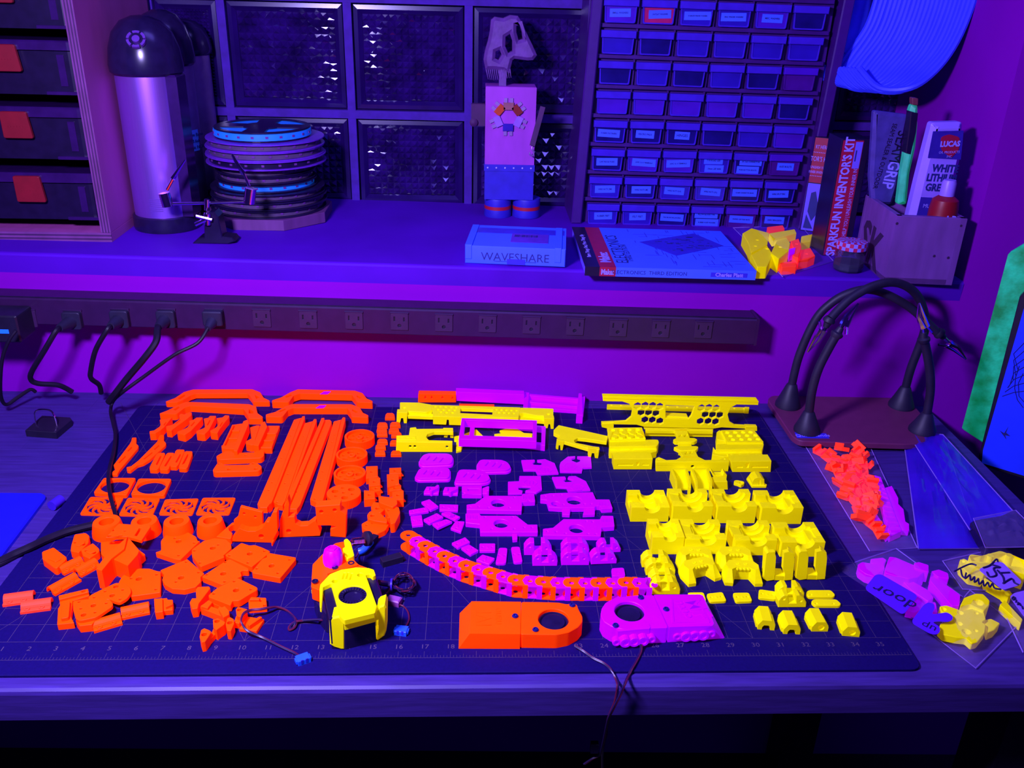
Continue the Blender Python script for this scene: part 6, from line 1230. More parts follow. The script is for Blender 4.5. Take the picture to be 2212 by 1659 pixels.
o = on('E', [(208,880),(215,835),(300,745),(400,705),(530,685),(650,690),(695,705),(712,755),(685,768),(660,745),(622,752),(722,1030),(705,1092),(430,1158),(392,1118),(312,828),(240,860),(225,1045),(210,1040)], Z)
hs = [circ(fc.x, fc.y, fr, 36)]+[circ(*at(*px('E', x, y), Z).to_2d(), .003, 10) for x, y in ((345,808), (572,752))]
hs += [on('E', [(x-18, y+26), (x+2, y-30), (x+16, y-30), (x-4, y+26)], Z) for x, y in ((425,765), (458,762), (490,770))]
bb.prism(rnd(o, .0012), Z-.006, Z, hs, ch=.0006); cowl = bb.build('front_cowl', 'yellow', T)
bb = B(); M = XF((fc.x, fc.y, Z-.005)); bb.lathe([(fr*.99, 0), (fr*.97, .0038), (fr*.82, .003), (fr*.68, .0036), (fr*.66, .0012), (0, .0012)], 36, M); fan = bb.build('fan', 'black_gloss', T)
for k in range(24): a = 2*PI*k/24; bb = B(); bb.box(fr*.70, fr*.94, -.0004, .0004, .002, .0042, M @ Matrix.Rotation(a, 4, 'Z')); bb.build('fan_blade', 'case_black', fan)
under(T, 'duct_leg', 'yellow', 'E', [('v', [(292,1168),(318,1142),(385,1125),(436,1160),(436,1425),(400,1425),(335,1405),(300,1382)], (400,1427), 16, (), 1.5)])
under(T, 'duct_leg', 'yellow', 'E', [('v', [(703,1088),(740,1042),(792,1022),(808,1055),(805,1262),(788,1305),(730,1346),(705,1335)], (735,1348), 16, [[(708,1180),(724,1172),(724,1195),(708,1205)], [(708,1225),(724,1218),(724,1242),(708,1250)], [(708,1270),(724,1262),(724,1285),(708,1292)]], 1.5)])
under(T, 'front_bar', 'yellow', 'E', [([(425,1160),(705,1088),(708,1100),(430,1175)], 40, 30), ('v', [(434,1185),(702,1115),(700,1165),(436,1235)], (570,1405), 3, [[(480,1182),(520,1172),(520,1195),(480,1206)], [(612,1148),(655,1138),(655,1160),(612,1172)]]), ('v', [(440,1322),(695,1272),(695,1300),(442,1356)], (570,1352), 3)])
under(T, 'nozzle_recess', 'black', 'E', [('v', [(440,1215),(700,1150),(698,1285),(440,1335)], (570,1345), 4)])
np_ = at(*px('E', 565, 1330), MT); bb = B(); bb.lathe([(.0012, .010), (.0045, .013), (.0055, .017), (.009, .018), (.009, .024), (.006, .026)], 12, XF((np_.x, np_.y+.006, MT))); bb.build('nozzle', 'black_gloss', T)
under(T, 'gear_housing', 'orange', 'E', [([(133,862),(146,658),(240,562),(345,470),(430,452),(445,495),(520,622),(560,662),(640,690),(530,686),(400,706),(300,746),(215,836),(205,890)], 41, 26, [(170,812,2)], 2), ([(270,745),(480,615),(530,640),(560,662),(400,706)], 43, 41, (), 2)])
bb = B(); pz(bb, 'E', [(133,885),(205,905),(212,918),(140,900)], 34, 30); bb.build('housing_rim', 'yellow', T)
for x, y in ((348,690), (492,648), (168,812)):
    s_ = at(*px('E', x, y), MT+43*mm); bb = B(); bb.lathe([(.0032, 0), (.0034, .0012), (.0020, .0012), (.0018, .0004), (0, .0004)], 14, XF((s_.x, s_.y, MT+.0425))); bb.build('screw', 'black_gloss', T)
kn = at(*px('E', 326, 585), MT+50*mm); rk = (at(*px('E', 415, 585), MT+50*mm)-kn).length; bb = B(); M = XF((kn.x, kn.y, MT))
prof = [(.92, .041), (1.0, .044), (1.0, .051), (.86, .057), (.60, .0595)]; N = 36; vs = []; fs = []
for i in range(N):
    a = 2*PI*i/N
    for r_, z_ in prof: rr = rk*r_*(1-.09*max(0, math.cos(6*a))**2*(1 if r_ > .8 else .3)); vs.append((rr*math.cos(a), rr*math.sin(a), z_))
m_ = len(prof)
for i in range(N):
    j = (i+1) % N
    for k in range(m_-1): fs.append((i*m_+k, j*m_+k, j*m_+k+1, i*m_+k+1))
fs.append(tuple(i*m_+m_-1 for i in range(N))); bb.add(vs, fs, M, 0, True); knob = bb.build('knob', 'magenta', T)
bb = B(); bb.prism(circ(0, 0, rk*.5, 6), .0594, .0606, [circ(0, 0, rk*.38, 6)], M=M, ch=.0002); bb.build('hex_mark', 'magenta', knob)
under(T, 'latch_lever', 'yellow', 'E', [([(425,438),(455,425),(488,460),(520,580),(455,612),(412,515),(440,500)], 46, 34, [(455,578,2)], 2)])
sa, sb_ = at(*px('E', 500, 462), MT+.036), at(*px('E', 600, 450), MT+.032); bb = B(); d = sb_-sa; L = d.length; u = d.normalized(); v = u.cross(Vector((0, 0, 1))).normalized(); w = u.cross(v)
bb.tube([sa+u*(L*t/60)+(v*math.cos(t*1.05)+w*math.sin(t*1.05))*.0038 for t in range(61)], .0006, 5); bb.build('spring', 'chrome', T)
bb = B(); e = at(*px('E', 612, 432), MT+.031); bb.lathe([(.0055, 0), (.0085, .0015), (.0085, .006), (.0055, .0075)], 16, Matrix.Translation(e) @ u.to_track_quat('Z', 'Y').to_matrix().to_4x4()); bb.build('thumb_nut', 'black', T)
# connectors and wires beside it
mat('conn_blue', (0.02, 0.10, 0.85), 0.35, emit=0.08, ecol=(0, .1, 1)); mat('wire_red', (0.10, 0.006, 0.03), 0.4); mat('wire_dark', (0.016, 0.005, 0.05), 0.4)
def ep(x, y, z): return at(*px('E', x, y), MT+z*mm)
T2 = thing('filament_sensor_plug', 'bright blue sleeve with a black two pin plug behind the toolhead', 'connector', tuple(ep(610, 520, 0)))
bb = B(); bb.tube(spline([ep(560,545,6), ep(600,530,7), ep(640,490,7), ep(665,462,6)], 4), .0040, 10); bb.build('sleeve', 'conn_blue', T2)
bb = B(); bb.tube([ep(660,466,6), ep(712,415,5)], .0050, 4); bb.tube([ep(705,420,6), ep(735,405,6)], .0010, 4); bb.build('plug', 'black', T2)
bb = B(); bb.tube(spline([ep(560,545,6), ep(545,580,5), ep(530,600,12)], 4), .0010, 6); bb.build('wire', 'wire_red', T2)
c_ = ep(855, 645, 0); bb = B(); bb.box(-.012, .012, -.005, .005, 0, .008, XF((c_.x, c_.y, MT), .45), ch=.0006); bb.box(.0125, .015, -.004, .004, .001, .003, XF((c_.x, c_.y, MT), .45)); bb.build('black_connector', 'black', None, 'small black crimp connector right of the toolhead', 'connector', origin=(c_.x, c_.y, MT))
T3 = thing('wire_bundle', 'coiled bundle of thin dark wires right of the toolhead', 'wires', tuple(ep(940, 850, 0)))
random.seed(11)
for k in range(9):
    cx_, cy_ = 965+random.uniform(-25, 25), 832+random.uniform(-15, 15); rx, ry = random.uniform(60, 105), random.uniform(55, 100); pts = [ep(800+random.uniform(-10, 10), 838+random.uniform(-10, 10), 8), ep(852, 842+random.uniform(-8, 8), 8)]
    a0 = PI
    for t in range(1, 12): a = a0+2*PI*t/12*random.choice((1,)); pts.append(ep(cx_+rx*math.cos(a), cy_+ry*math.sin(a)*.9, 3+random.uniform(0, 9)))
    pts.append(ep(858, 850+random.uniform(-8, 8), 7)); bb = B(); bb.tube(spline(pts, 4), .0007, 5); bb.build('wire', 'wire_dark' if k % 3 else 'wire_red', T3)
bb = B(); bb.tube([ep(846,845,8), ep(862,845,8)], .0072, 10); bb.build('wire_tie', 'drawer_lip', T3)
bb = B(); bb.tube(spline([ep(735,820,20), ep(770,828,14), ep(810,835,9), ep(850,842,8)], 4), .0030, 8); bb.build('sleeve', 'wire_dark', T3)
bb = B(); bb.tube(spline([ep(855,860,6), ep(820,910,5), ep(780,945,6)], 4), .0008, 5); bb.build('wire', 'wire_red', T3)
c_ = ep(888, 1012, 0); mat('conn_pink', (0.30, 0.06, 0.30), 0.4)
bb = B(); bb.box(-.009, .006, -.005, .005, 0, .007, XF((c_.x, c_.y, MT), -.35), ch=.0012); bb.build('pink_connector', 'conn_pink', None, 'small pinkish connector lying right of the toolhead', 'connector', origin=(c_.x, c_.y, MT))
def xh(name, label, x, y, rot, c='E'):
    c_ = at(*px(c, x, y), MT); T_ = thing(name, label, 'connector', tuple(c_)); M = XF(c_, rot); bb = B()
    bb.box(-.0062, .0062, -.005, .005, 0, .0055, M, ch=.0005); bb.box(-.0075, -.0062, -.003, .003, .001, .004, M); bb.box(.0062, .0075, -.003, .003, .001, .004, M); bb.build('housing', 'conn_blue', T_)
    bb = B(); bb.box(-.0035, -.0012, -.0052, -.0045, .0015, .0058, M); bb.box(.0012, .0035, -.0052, -.0045, .0015, .0058, M); bb.build('sockets', 'label_blue', T_, kind='stuff'); return T_
T4 = xh('white_connector', 'small glowing white connector on a curved red wire right of the toolhead', 942, 1272, -.2)
bb = B(); bb.tube(spline([ep(945,1250,3), ep(985,1210,2), ep(1010,1150,1.5), ep(1000,1085,1.5), ep(960,1035,2), ep(920,1020,3)], 5), .0009, 6); bb.build('wire', 'wire_red', T4)
T5 = xh('white_connector', 'small glowing white connector at the end of the looped wire, front of the mat', 655, 1428, .5, 'P')
def dp(x, y, z): return at(*px('D', x, y), MT+z*mm)
for k, (m_, o_) in enumerate((('wire_red', 0), ('wire_dark', 7))):
    pts = [dp(1700,1655+o_,3), dp(1640,1610+o_,2), dp(1480,1535+o_,2), dp(1300,1445+o_,2.5), dp(1150,1378+o_,8), dp(1090,1310,11), dp(1078,1260-o_,13), dp(1110,1195-o_,14), dp(1180,1165-o_,10.5), dp(1280,1156-o_,9.5), dp(1370,1138-o_,8)]
    if k == 0: pts += [dp(1460,1130,4), dp(1560,1165,2), dp(1640,1240,2), dp(1660,1290,3), dp(1640,1345,2), dp(1590,1372,1.5), dp(1580,1345,1.5), dp(1620,1300,2), dp(1680,1278,4), dp(1800,1272,3), dp(1950,1266,10)]
    else: pts += [dp(1460,1125,4), dp(1550,1158,2), dp(1630,1235,2), dp(1650,1290,4), dp(1628,1340,2), dp(1600,1358,2), dp(1600,1330,2), dp(1640,1292,3), dp(1700,1272,3), dp(1950,1258,10)]
    bb = B(); bb.tube(spline(pts, 5), .0011, 6); bb.build('wire', m_, T5)
# ---- filter boxes
mat('orange_side', (0.9, 0.06, 0.0), 0.4)
ZF = 17.0
def lp(x, y, z): return at(*px('L', x, y), MT+z*mm)
def screw(T_, x, y, z):
    s_ = lp(x, y, z); bb = B(); bb.lathe([(.0030, 0), (.0034, .0008), (.0026, .0020), (.0014, .0022), (.0012, .0012), (0, .0012)], 14, XF((s_.x, s_.y, MT+z*mm))); bb.build('screw', 'screw_blue', T_)
mat('screw_blue', (0.03, 0.02, 0.25), 0.25, metal=0.6)
T = thing('filter_box', 'orange filter box with a round fan lying at the front of the mat', 'filter box', tuple(lp(570, 480, 0)))
fc = lp(815, 266, ZF); fr = (lp(930, 266, ZF)-fc).length; Z = MT+ZF*mm
top = rnd(on('L', [(204,132),(572,137),(566,383),(190,378)], Z), .0006); bot = on('L', [(204,132),(572,137),(566,383),(190,378)], Z)
bb = B(); tl_ = on('L', [(204,134),(572,138),(566,380),(190,376)], Z)
bt = [Vector((lp(128,236,0).x-.002, tl_[0].y+.002)), Vector((tl_[1].x, tl_[1].y+.001)), Vector((tl_[2].x, lp(565,490,0).y)), Vector((lp(106,488,0).x, lp(106,488,0).y))]
loft(bb, tl_, Z, bt, MT); L1 = bb.build('cartridge_half', 'orange', T)
om = on('L', [(575,137),(700,138),(850,142),(915,155),(938,150),(965,147),(990,158),(996,180),(1005,200),(1030,245),(1031,285),(1000,325),(930,365),(840,383),(570,380)], Z)
bb = B(); bb.prism(rnd(om, .002), MT, Z, [circ(fc.x, fc.y, fr, 36)], ch=.0006); bb.build('fan_half', 'orange', T)
bb = B(); M = XF((fc.x, fc.y, MT)); bb.lathe([(fr*.99, .001), (fr*.99, .0135), (fr*.90, .0145), (fr*.80, .012), (fr*.74, .0138), (fr*.3, .0142), (0, .0142)], 36, M); bb.build('fan', 'black_gloss', T)
for x, y in ((955,166), (528,248), (680,350)): screw(T, x, y, ZF)
MT_ = XF((0, 0, Z)); 
for t, s_, x, y, sx_ in (('IVF', .022, 300, 250, 1.0), ('nano', .013, 395, 245, 1.0)):
    p_ = lp(x, y, ZF); text(S, 'raised_lettering', t, s_, XF((p_.x, p_.y, Z)) @ Matrix.Rotation(PI/2, 4, 'Z'), 'orange', L1, .0003)
T = thing('filter_box', 'magenta filter box with a round fan and two bearing rails', 'filter box', tuple(lp(1650, 430, 0)))
ZF = 19.0; Z = MT+ZF*mm; fc = lp(1382, 208, ZF); fr = (lp(1494, 208, ZF)-fc).length
om = on('L', [(1672,330),(1330,342),(1250,322),(1190,285),(1165,235),(1175,185),(1205,142),(1280,105),(1420,90),(1562,86)], Z)
bb = B(); bb.prism(rnd(om, .002), MT, Z, [circ(fc.x, fc.y, fr, 36)], ch=.0006); bb.build('fan_half', 'magenta', T)
tl_ = on('L', [(1565,86),(1905,83),(1930,92),(2012,300),(2000,318),(1680,328)], Z)
b2 = [Vector((tl_[0].x, tl_[0].y)), Vector((tl_[1].x+.004, tl_[1].y)), Vector((tl_[2].x+.009, tl_[2].y-.002)), Vector((lp(2092,405,0).x, lp(2092,405,0).y)), Vector((lp(2080,412,0).x, lp(2080,412,0).y)), Vector((tl_[5].x, tl_[5].y))]
bb = B(); loft(bb, tl_, Z, b2, MT); L1 = bb.build('cartridge_half', 'magenta', T)
bb = B(); o = on('L', [(1690,110),(1890,108),(1985,290),(1700,300)], Z); i_ = on('L', [(1705,120),(1882,118),(1965,280),(1715,290)], Z)
bb.prism(o, Z, Z+.0005, [i_], ch=0, ); bb.build('raised_border', 'magenta', L1)
for t, s_, x, y in (('MF', .026, 1885, 190), ('nano', .014, 1795, 195)):
    p_ = lp(x, y, ZF); text(S, 'raised_lettering', t, s_, XF((p_.x, p_.y, Z)) @ Matrix.Rotation(-PI/2+.25, 4, 'Z'), 'magenta', L1, .0006, bold=.0003)
bb = B(); M = XF((fc.x, fc.y, MT)); bb.lathe([(fr*.99, .001), (fr*.99, .0155), (fr*.90, .0165), (fr*.80, .014), (fr*.74, .0158), (fr*.3, .0162), (0, .0162)], 36, M); bb.build('fan', 'black_gloss', T)
for x, y in ((1467,110), (1655,197), (1278,318)): screw(T, x, y, ZF)
for x0, x1, y0, y1, dy in ((1250,1580,440,412,0), (1705,2025,398,372,0)):
    bb = B(); base = ((x0+x1)/2, y0+32); P_ = Plane(tuple(lp(*base, 0)), .07); n = 5
    for k in range(n):
        t = (k+.5)/n; q_ = P_.q('L', x0+(x1-x0)*t, y0+(y1-y0)*t); r_ = .0058 if 0 < k < n-1 else .0042
        bb.prism(circ(q_.x, max(q_.y, r_+.0005), r_, 16), -.004, .0035 if 0 < k < n-1 else .0020, [circ(q_.x, max(q_.y, r_+.0005), r_*.45, 12)], ch=.0006, M=P_.M)
    a, b_ = P_.q('L', x0+20, y0), P_.q('L', x1-20, y1); bb.prism([(a.x, a.y-.0035), (b_.x, b_.y-.0035), (b_.x, b_.y+.0035), (a.x, a.y+.0035)], -.004, .0008, ch=.0004, M=P_.M)
    s1, s2 = P_.q('L', x0+45, y0-70), P_.q('L', x1-35, y1-65); bb.prism([(s1.x, a.y), (s2.x, b_.y), (s2.x, s2.y), (s1.x, s1.y)], -.009, -.003, ch=.001, M=P_.M)
    bb.build('bearing_rail', 'magenta', T)
# ---- fan leads running over the bench edge
zd = .0025
def lz(x, y, z): return at(*px('L', x, y), z)
def lf_(x, y, yy): return aty(*px('L', x, y), yy)
YE = YF-.004
T = thing('fan_lead', 'thin red fan lead from the orange filter box hanging over the bench edge', 'wire', tuple(lz(985, 472, MT)))
for k, m_ in enumerate(('wire_red', 'wire_dark')):
    o_ = k*7; bb = B(); bb.tube(spline([lz(970,462+o_,MT+.004), lz(1040,505+o_,MT+.0018), lz(1110,555+o_,MT+.0016), lz(1190,595+o_,MT+.0016), lz(1245,645+o_,MT+.002), lz(1280+o_,720,.002), lf_(1290+o_,760,YE-.002), lf_(1282+o_,830,YE-.003), lf_(1265+o_,900,YE-.003), lf_(1235+o_,970,YE), lf_(1210+o_,1050,YE+.01), lf_(1205+o_,1120,YE+.02), lf_(1185+o_,1200,YE+.03), lf_(1175+o_,1290,YE+.04), lf_(1178+o_,1420,YE+.05)], 5), .0010, 6); bb.build('wire', m_, T)
T = thing('fan_lead', 'thin dark fan lead from the magenta filter box hanging over the bench edge', 'wire', tuple(lz(1465, 470, MT)))
for k, m_ in enumerate(('wire_dark', 'wire_red')):
    o_ = k*8; bb = B(); bb.tube(spline([lz(1465+o_,455,MT+.006), lz(1462+o_,510,MT+.002), lz(1430+o_,580,MT+.0018), lz(1395+o_,640,MT+.002), lz(1370+o_,690,.002), lf_(1345+o_,745,YE-.002), lf_(1310+o_,830,YE-.004), lf_(1265+o_,920,YE-.004), lf_(1225+o_,1000,YE), lf_(1205+o_,1080,YE+.01), lf_(1180+o_,1200,YE+.02), lf_(1155+o_,1280,YE+.03), lf_(1100+o_,1310,YE+.03), lf_(1040+o_,1350,YE+.03)], 5), .0010, 6); bb.build('wire', m_, T)
bb = B(); e = lf_(1120, 1222, YE+.03); bb.box(-.004, .004, -.003, .003, -.006, .006, XF(e), ch=.0005); bb.build('lead_connector', 'case_black', T)
# ================================================================== GOOSENECK STAND, LEFT SIDE OF THE BENCH, RIGHT SIDE PANELS
def xp(x, y, z): return at(*px('X', x, y), z)
ZB_ = .014
o = on('X', [(92,738),(112,717),(830,730),(952,868),(930,962),(842,975),(262,958),(222,932)], ZB_)
q = xp(500, 850, 0); T = thing('gooseneck_stand', 'brown soldering board with four black gooseneck arms and clips', 'helping hands', (q.x, q.y, 0))
mat('board_brown', (0.135, 0.018, 0.075), 0.45, var=0.06)
bb = B(); bb.prism(rnd(o, .012, 5), .006, ZB_, ch=.0012); bb.build('board', 'board_brown', T)
for x, y in ((150,760), (275,945), (800,765), (880,955)):
    p = xp(x, y, .006); bb = B(); bb.lathe([(.009, .0), (.009, .006)], 14, XF((p.x, p.y-.006, 0))); bb.build('rubber_foot', 'rubber', T)
bb = B(); lo = on('X', [(235,912),(400,918),(420,945),(248,942)], ZB_); bb.prism(rnd(lo, .001), ZB_, ZB_+.0003, ch=0); lbl = bb.build('maker_label', 'label_blue', T)
p = xp(330, 930, ZB_); text(S, 'lettering', 'QuadHands', .0105, XF((p.x, p.y, ZB_+.0005), .01), 'print_white', lbl, .0001)
arms = [((198,772), [(222,655),(262,500),(345,320),(430,230),(520,180),(620,160),(720,185),(830,245),(920,320),(985,385)], [(1000,392),(1050,440),(1085,470),(1140,525)], 0, -.03),
        ((300,905), [(312,800),(328,690),(362,575),(415,470),(452,405)], [(460,392),(490,345),(520,300),(570,232)], 0, -.005),
        ((795,775), [(822,670),(850,570),(900,440),(922,360),(915,270),(880,190),(820,140),(740,122),(640,145),(540,200),(470,262),(425,312)], [(415,325),(390,375),(355,420),(305,490)], 0, -.06),
        ((905,905), [(930,830),(950,700),(948,590),(930,480),(918,432)], [(916,420),(912,360),(900,300),(890,232)], 0, -.005)]
for (bx_, by), path, clip, _, dy in arms:
    b0 = xp(bx_, by, ZB_); n = len(path)
    P3 = [aty(*px('X', *p_), b0.y+dy*(i/(n-1))) for i, p_ in enumerate(path)]
    top = P3[0]; bb = B()
    rb = .019; h = max(.03, top.z-ZB_)
    bb.lathe([(rb, ZB_+.0002), (rb, ZB_+.004), (rb*.75, ZB_+h*.45), (rb*.42, ZB_+h*.95), (.0062, ZB_+h)], 24, XF((b0.x, b0.y, 0)))
    vs = bb.v; bb.v = [Vector((v.x+(top.x-b0.x)*max(0, (v.z-ZB_)/h), v.y, v.z)) for v in vs]
    arm = bb.build('cone_base', 'rubber', T)
    sp = spline([top-Vector((0, 0, .006))]+P3, 8); bb = B(); bb.tube(sp, .0062, 10); bb.build('gooseneck', 'rubber', T)
    yy = b0.y+dy; C3 = [aty(*px('X', *p_), yy) for p_ in clip]
    u = (C3[1]-C3[0]).normalized(); bb = B(); bb.lathe([(.0062, -.006), (.0085, -.002), (.0085, .001), (.0055, .003), (.004, .010)], 12, Matrix.Translation(C3[0]) @ u.to_track_quat('Z', 'Y').to_matrix().to_4x4()); bb.build('collar', 'rubber', T)
    sd = u.cross(Vector((0, 1, 0))).normalized()
    bb = B(); bb.tube([C3[0], C3[1]], .0026, 8); bb.tube([C3[1], C3[2]+sd*.003, C3[3]], .0052, 6, r2=.0008); cl = bb.build('crocodile_clip', 'chrome', T)
    bb = B(); bb.tube([C3[1]-sd*.006, C3[2]-sd*.004, C3[3]-sd*.001], .0034, 6, r2=.0008); bb.tube([C3[1]-sd*.006, C3[1]-sd*.012-u*.010], .002, 6); bb.build('jaw', 'chrome', cl)
# ---- left side: magnet block with a wire handle, blue pad, little cylinder
def wp(x, y, z): return at(*px('Y', x, y), z)
q = wp(400, 450, 0); T = thing('magnet_block', 'black square block with a bent wire handle left of the mat', 'block', (q.x, q.y, 0))
bb = B(); o = on('Y', [(214,432),(358,306),(600,322),(612,340),(478,452)], .010); bb.prism(o, .0002, .010, ch=.0006); bb.build('block_body', 'black', T)
h0, h1 = wp(308, 392, .010), wp(487, 392, .010); bb = B(); bb.tube(spline([h0, h0.lerp(h1, .03)+Vector((0, 0, .016)), h0.lerp(h1, .15)+Vector((0, .002, .023)), h0.lerp(h1, .5)+Vector((0, .002, .0245)), h0.lerp(h1, .82)+Vector((0, .002, .022)), h0.lerp(h1, .97)+Vector((0, 0, .014)), h1], 5), .0011, 6); bb.build('wire_handle', 'chrome', T)
mat('pad_blue', (0.006, 0.006, 0.62), 0.5, var=0.08); mat('chalk_blue', (0.04, 0.008, 0.42), 0.5)
bb = B(); o = rnd(on('Y', [(-420,958),(368,962),(392,990),(0,1505),(-420,1900)], .006), .006); bb.prism(o, .0002, .006, ch=.002); o_ = bb.build('blue_pad', 'pad_blue', None, 'bright blue soft pad at the left edge of the bench', 'pad', origin=tuple(wp(100, 1200, .0002)))
a, b_ = wp(440, 1080, .0065), wp(520, 1022, .0065); bb = B(); bb.tube([a, b_], .0062, 16); bb.build('foam_cylinder', 'chalk_blue', None, 'tiny blue cylinder lying between the blue pad and the mat', 'cylinder', origin=tuple((a+b_)/2-Vector((0, 0, .0062))))
# ---- right side: glowing green board and framed white sheet beyond the bench
p0 = wy(.86)-.012
mat('board_green', (0.010, 0.40, 0.16), 0.5, var=0.85, scale=40, bump=0.3, bscale=300, emit=0.26, ecol=(0.0, 0.50, 0.17)); 
GA = -.62
gp_ = Plane((.845, .565, 0), GA)
gq = lambda x, y: gp_.q('X', x, y)
o = [gq(*p_) for p_ in [(1336,-20),(1338,0),(1255,330),(1180,600),(1108,890),(1215,960),(1560,1200),(1700,0),(1560,-140)]]
bb = B(); bb.prism(o, -.012, 0, ch=.002, M=gp_.M); o2 = bb.build('green_board', 'board_green', None, 'glowing green speckled board standing beyond the right end of the bench', 'board', origin=tuple(gp_.w(*gq(1215, 960), -.006)))
fp_ = Plane((.845+.05, .565-.10, 0), GA); fq2 = lambda x, y: fp_.q('X', x, y)
q = fp_.w(*fq2(1300, 1100)); T = thing('framed_sheet', 'white sheet with thin line drawing in a black frame at the right edge', 'picture', tuple(q))
fr_o = [fq2(*p_) for p_ in [(1440,180),(1420,200),(1205,1040),(1210,1085),(1900,1300),(1900,-300),(1600,-200)]]
bb = B(); bb.prism(fr_o, -.014, 0, ch=.001, M=fp_.M); bb.build('frame', 'black', T)
sh_o = [fq2(*p_) for p_ in [(1478,170),(1440,270),(1228,1005),(1222,1072),(1900,1278),(1900,-250),(1620,-150)]]
mat('sheet_white', (0.012, 0.03, 0.95), 0.5, emit=0.10, ecol=(0, .04, 1), var=.05)
bb = B(); bb.prism(sh_o, 0.0002, .0012, ch=0, M=fp_.M); shh = bb.build('sheet', 'sheet_white', T)
def ln(pts, r=.0006):
    bb = B(); bb.tube([fp_.w(*fq2(*p_), .0014) for p_ in pts], r, 4); return bb.build('drawn_line', 'paper_ink', shh)
for k in range(7): ln([(1330+14*k, 720-22*k), (1390, 700-34*k), (1470, 690-46*k)])
ln([(1420,560),(1400,620),(1395,680),(1410,740),(1440,780)]); ln([(1440,600),(1415,650),(1418,720),(1444,750)])
bb = B(); bb.prism([fq2(*p_) for p_ in [(1318,902),(1340,915),(1362,880),(1350,912),(1372,930),(1345,925),(1352,948),(1335,925)]], .0012, .0016, ch=0, M=fp_.M); bb.build('drawn_bird', 'paper_ink', shh)
# ================================================================== CLEAR BAGS
def sheet(c, quad_, z0, bulge, seed, nu=14, nv=14, crease=.0015, close=True):
    # quad_: front-left, back-left, back-right, front-right on the bench; pillow top and flat bottom
    rd = random.Random(seed); bb = B(); Q_ = [at(*px(c, *p), z0) for p in quad_]
    N = [[rd.uniform(-1, 1) for _ in range(nv+1)] for _ in range(nu+1)]
    vs = []
    for i in range(nu+1):
        for j in range(nv+1):
            u, v = i/nu, j/nv; p = (Q_[0]*(1-u)+Q_[3]*u)*(1-v)+(Q_[1]*(1-u)+Q_[2]*u)*v
            e = (math.sin(PI*u)*math.sin(PI*v))**.45
            vs.append((p.x, p.y, z0+.0008+bulge*e+crease*N[i][j]*e))
    fs = [(i*(nv+1)+j, (i+1)*(nv+1)+j, (i+1)*(nv+1)+j+1, i*(nv+1)+j+1) for i in range(nu) for j in range(nv)]
    bb.add(vs, fs, None, 0, True)
    if close: bb.add([(p.x, p.y, z0+.0004) for p in Q_], [(0, 1, 2, 3)])
    return bb
def bag(name, label, c, quad_, z0, bulge, seed, cat='bag', crease=.0015, m='film'):
    bb = sheet(c, quad_, z0, bulge, seed, crease=crease); q = [at(*px(c, *p), z0) for p in quad_]; o = sum(q, Vector())/4
    T = thing(name, label, cat, (o.x, o.y, z0)); bb.build('film', m, T)
    bb = B(); bb.tube([q_+Vector((0, 0, .001)) for q_ in q], .0007, 5, closed=True); bb.build('sealed_edge', 'film_edge', T); return T
mat('film_edge', (0.40, 0.22, 0.85), 0.2, alpha=0.55)
DZ = .0006
rg = random.Random(21)
def clipbit(c, x, y, z, rot, tilt, w, m, label, group, name):
    p = at(*px(c, x, y), DZ+z*mm); bb = B(); M = XF((p.x, p.y, DZ+z*mm+.0035), rot, tilt, rg.uniform(-.5, .5))
    k = rg.random(); w = w*mm
    if k < .6:
        bb.box(-w, w, -w*.6, w*.6, -.003, -.001, M, ch=.0003); bb.box(-w, -w*.65, -w*.6, w*.6, -.001, .006, M, ch=.0003); bb.box(w*.65, w, -w*.6, w*.6, -.001, .006, M, ch=.0003); bb.box(-w*.2, w*.2, -w*.6, w*.6, -.001, .003, M, ch=.0003)
    else:
        bb.prism([(-w, -w*.6), (w, -w*.6), (w*.8, w*.5), (0, w*.75), (-w*.8, w*.5)], -.003, .003, [circ(0, 0, w*.22, 8)], M=M); bb.box(-w*.9, w*.9, -w*.6, -w*.35, .003, .008, M, ch=.0003)
    lo = min(v.z for v in bb.v)
    if lo < DZ: bb.v = [v+Vector((0, 0, DZ-lo)) for v in bb.v]
    fin(bb, name, m, label, 'clip', group)
# bag 1: orange clips and magenta bars by the mat
ob = [(300,640),(350,670),(470,610),(600,610),(400,720),(500,700),(620,660),(390,790),(450,790),(540,740),(610,730),(660,720),(420,840),(500,830),(560,800),(640,800),(470,900),(540,880),(620,870),(690,880),(500,970),(570,960),(660,930),(730,940),(560,1020),(650,990),(720,1020),(620,1070),(680,1090),(750,1060),(640,1130),(710,1130),(620,1200),(690,1220),(750,1270),(780,1310)]
for i, (x, y) in enumerate(ob): clipbit('N', x, y, 1+(i % 3)*3.5, rg.uniform(-1.5, 1.5), rg.uniform(-.7, .7), rg.uniform(9, 13), 'orange_red', 'orange clip heaped inside the long clear bag beside the mat', 'orange clips in the long bag', 'orange_clip')
def nb(name, label, o, z1, z0, m, rib=0):
    bb = B(); Z1 = DZ+z1*mm; bb.prism(rnd(on('N', o, Z1), .0008), DZ+z0*mm, Z1, ch=.0004)
    if rib:
        A_, B_, C_, D_ = on('N', o, Z1)
        for k in range(rib):
            t0, t1 = (k+.2)/rib, (k+.55)/rib; bb.prism([A_.lerp(B_, t0).lerp(D_.lerp(C_, t0), .12), A_.lerp(B_, t0+.05).lerp(D_.lerp(C_, t0+.05), .88), A_.lerp(B_, t1+.05).lerp(D_.lerp(C_, t1+.05), .88), A_.lerp(B_, t1).lerp(D_.lerp(C_, t1), .12)], Z1, Z1+.0012, ch=0)
    fin(bb, name, m, label, 'bar', 'magenta bars in the long bag')
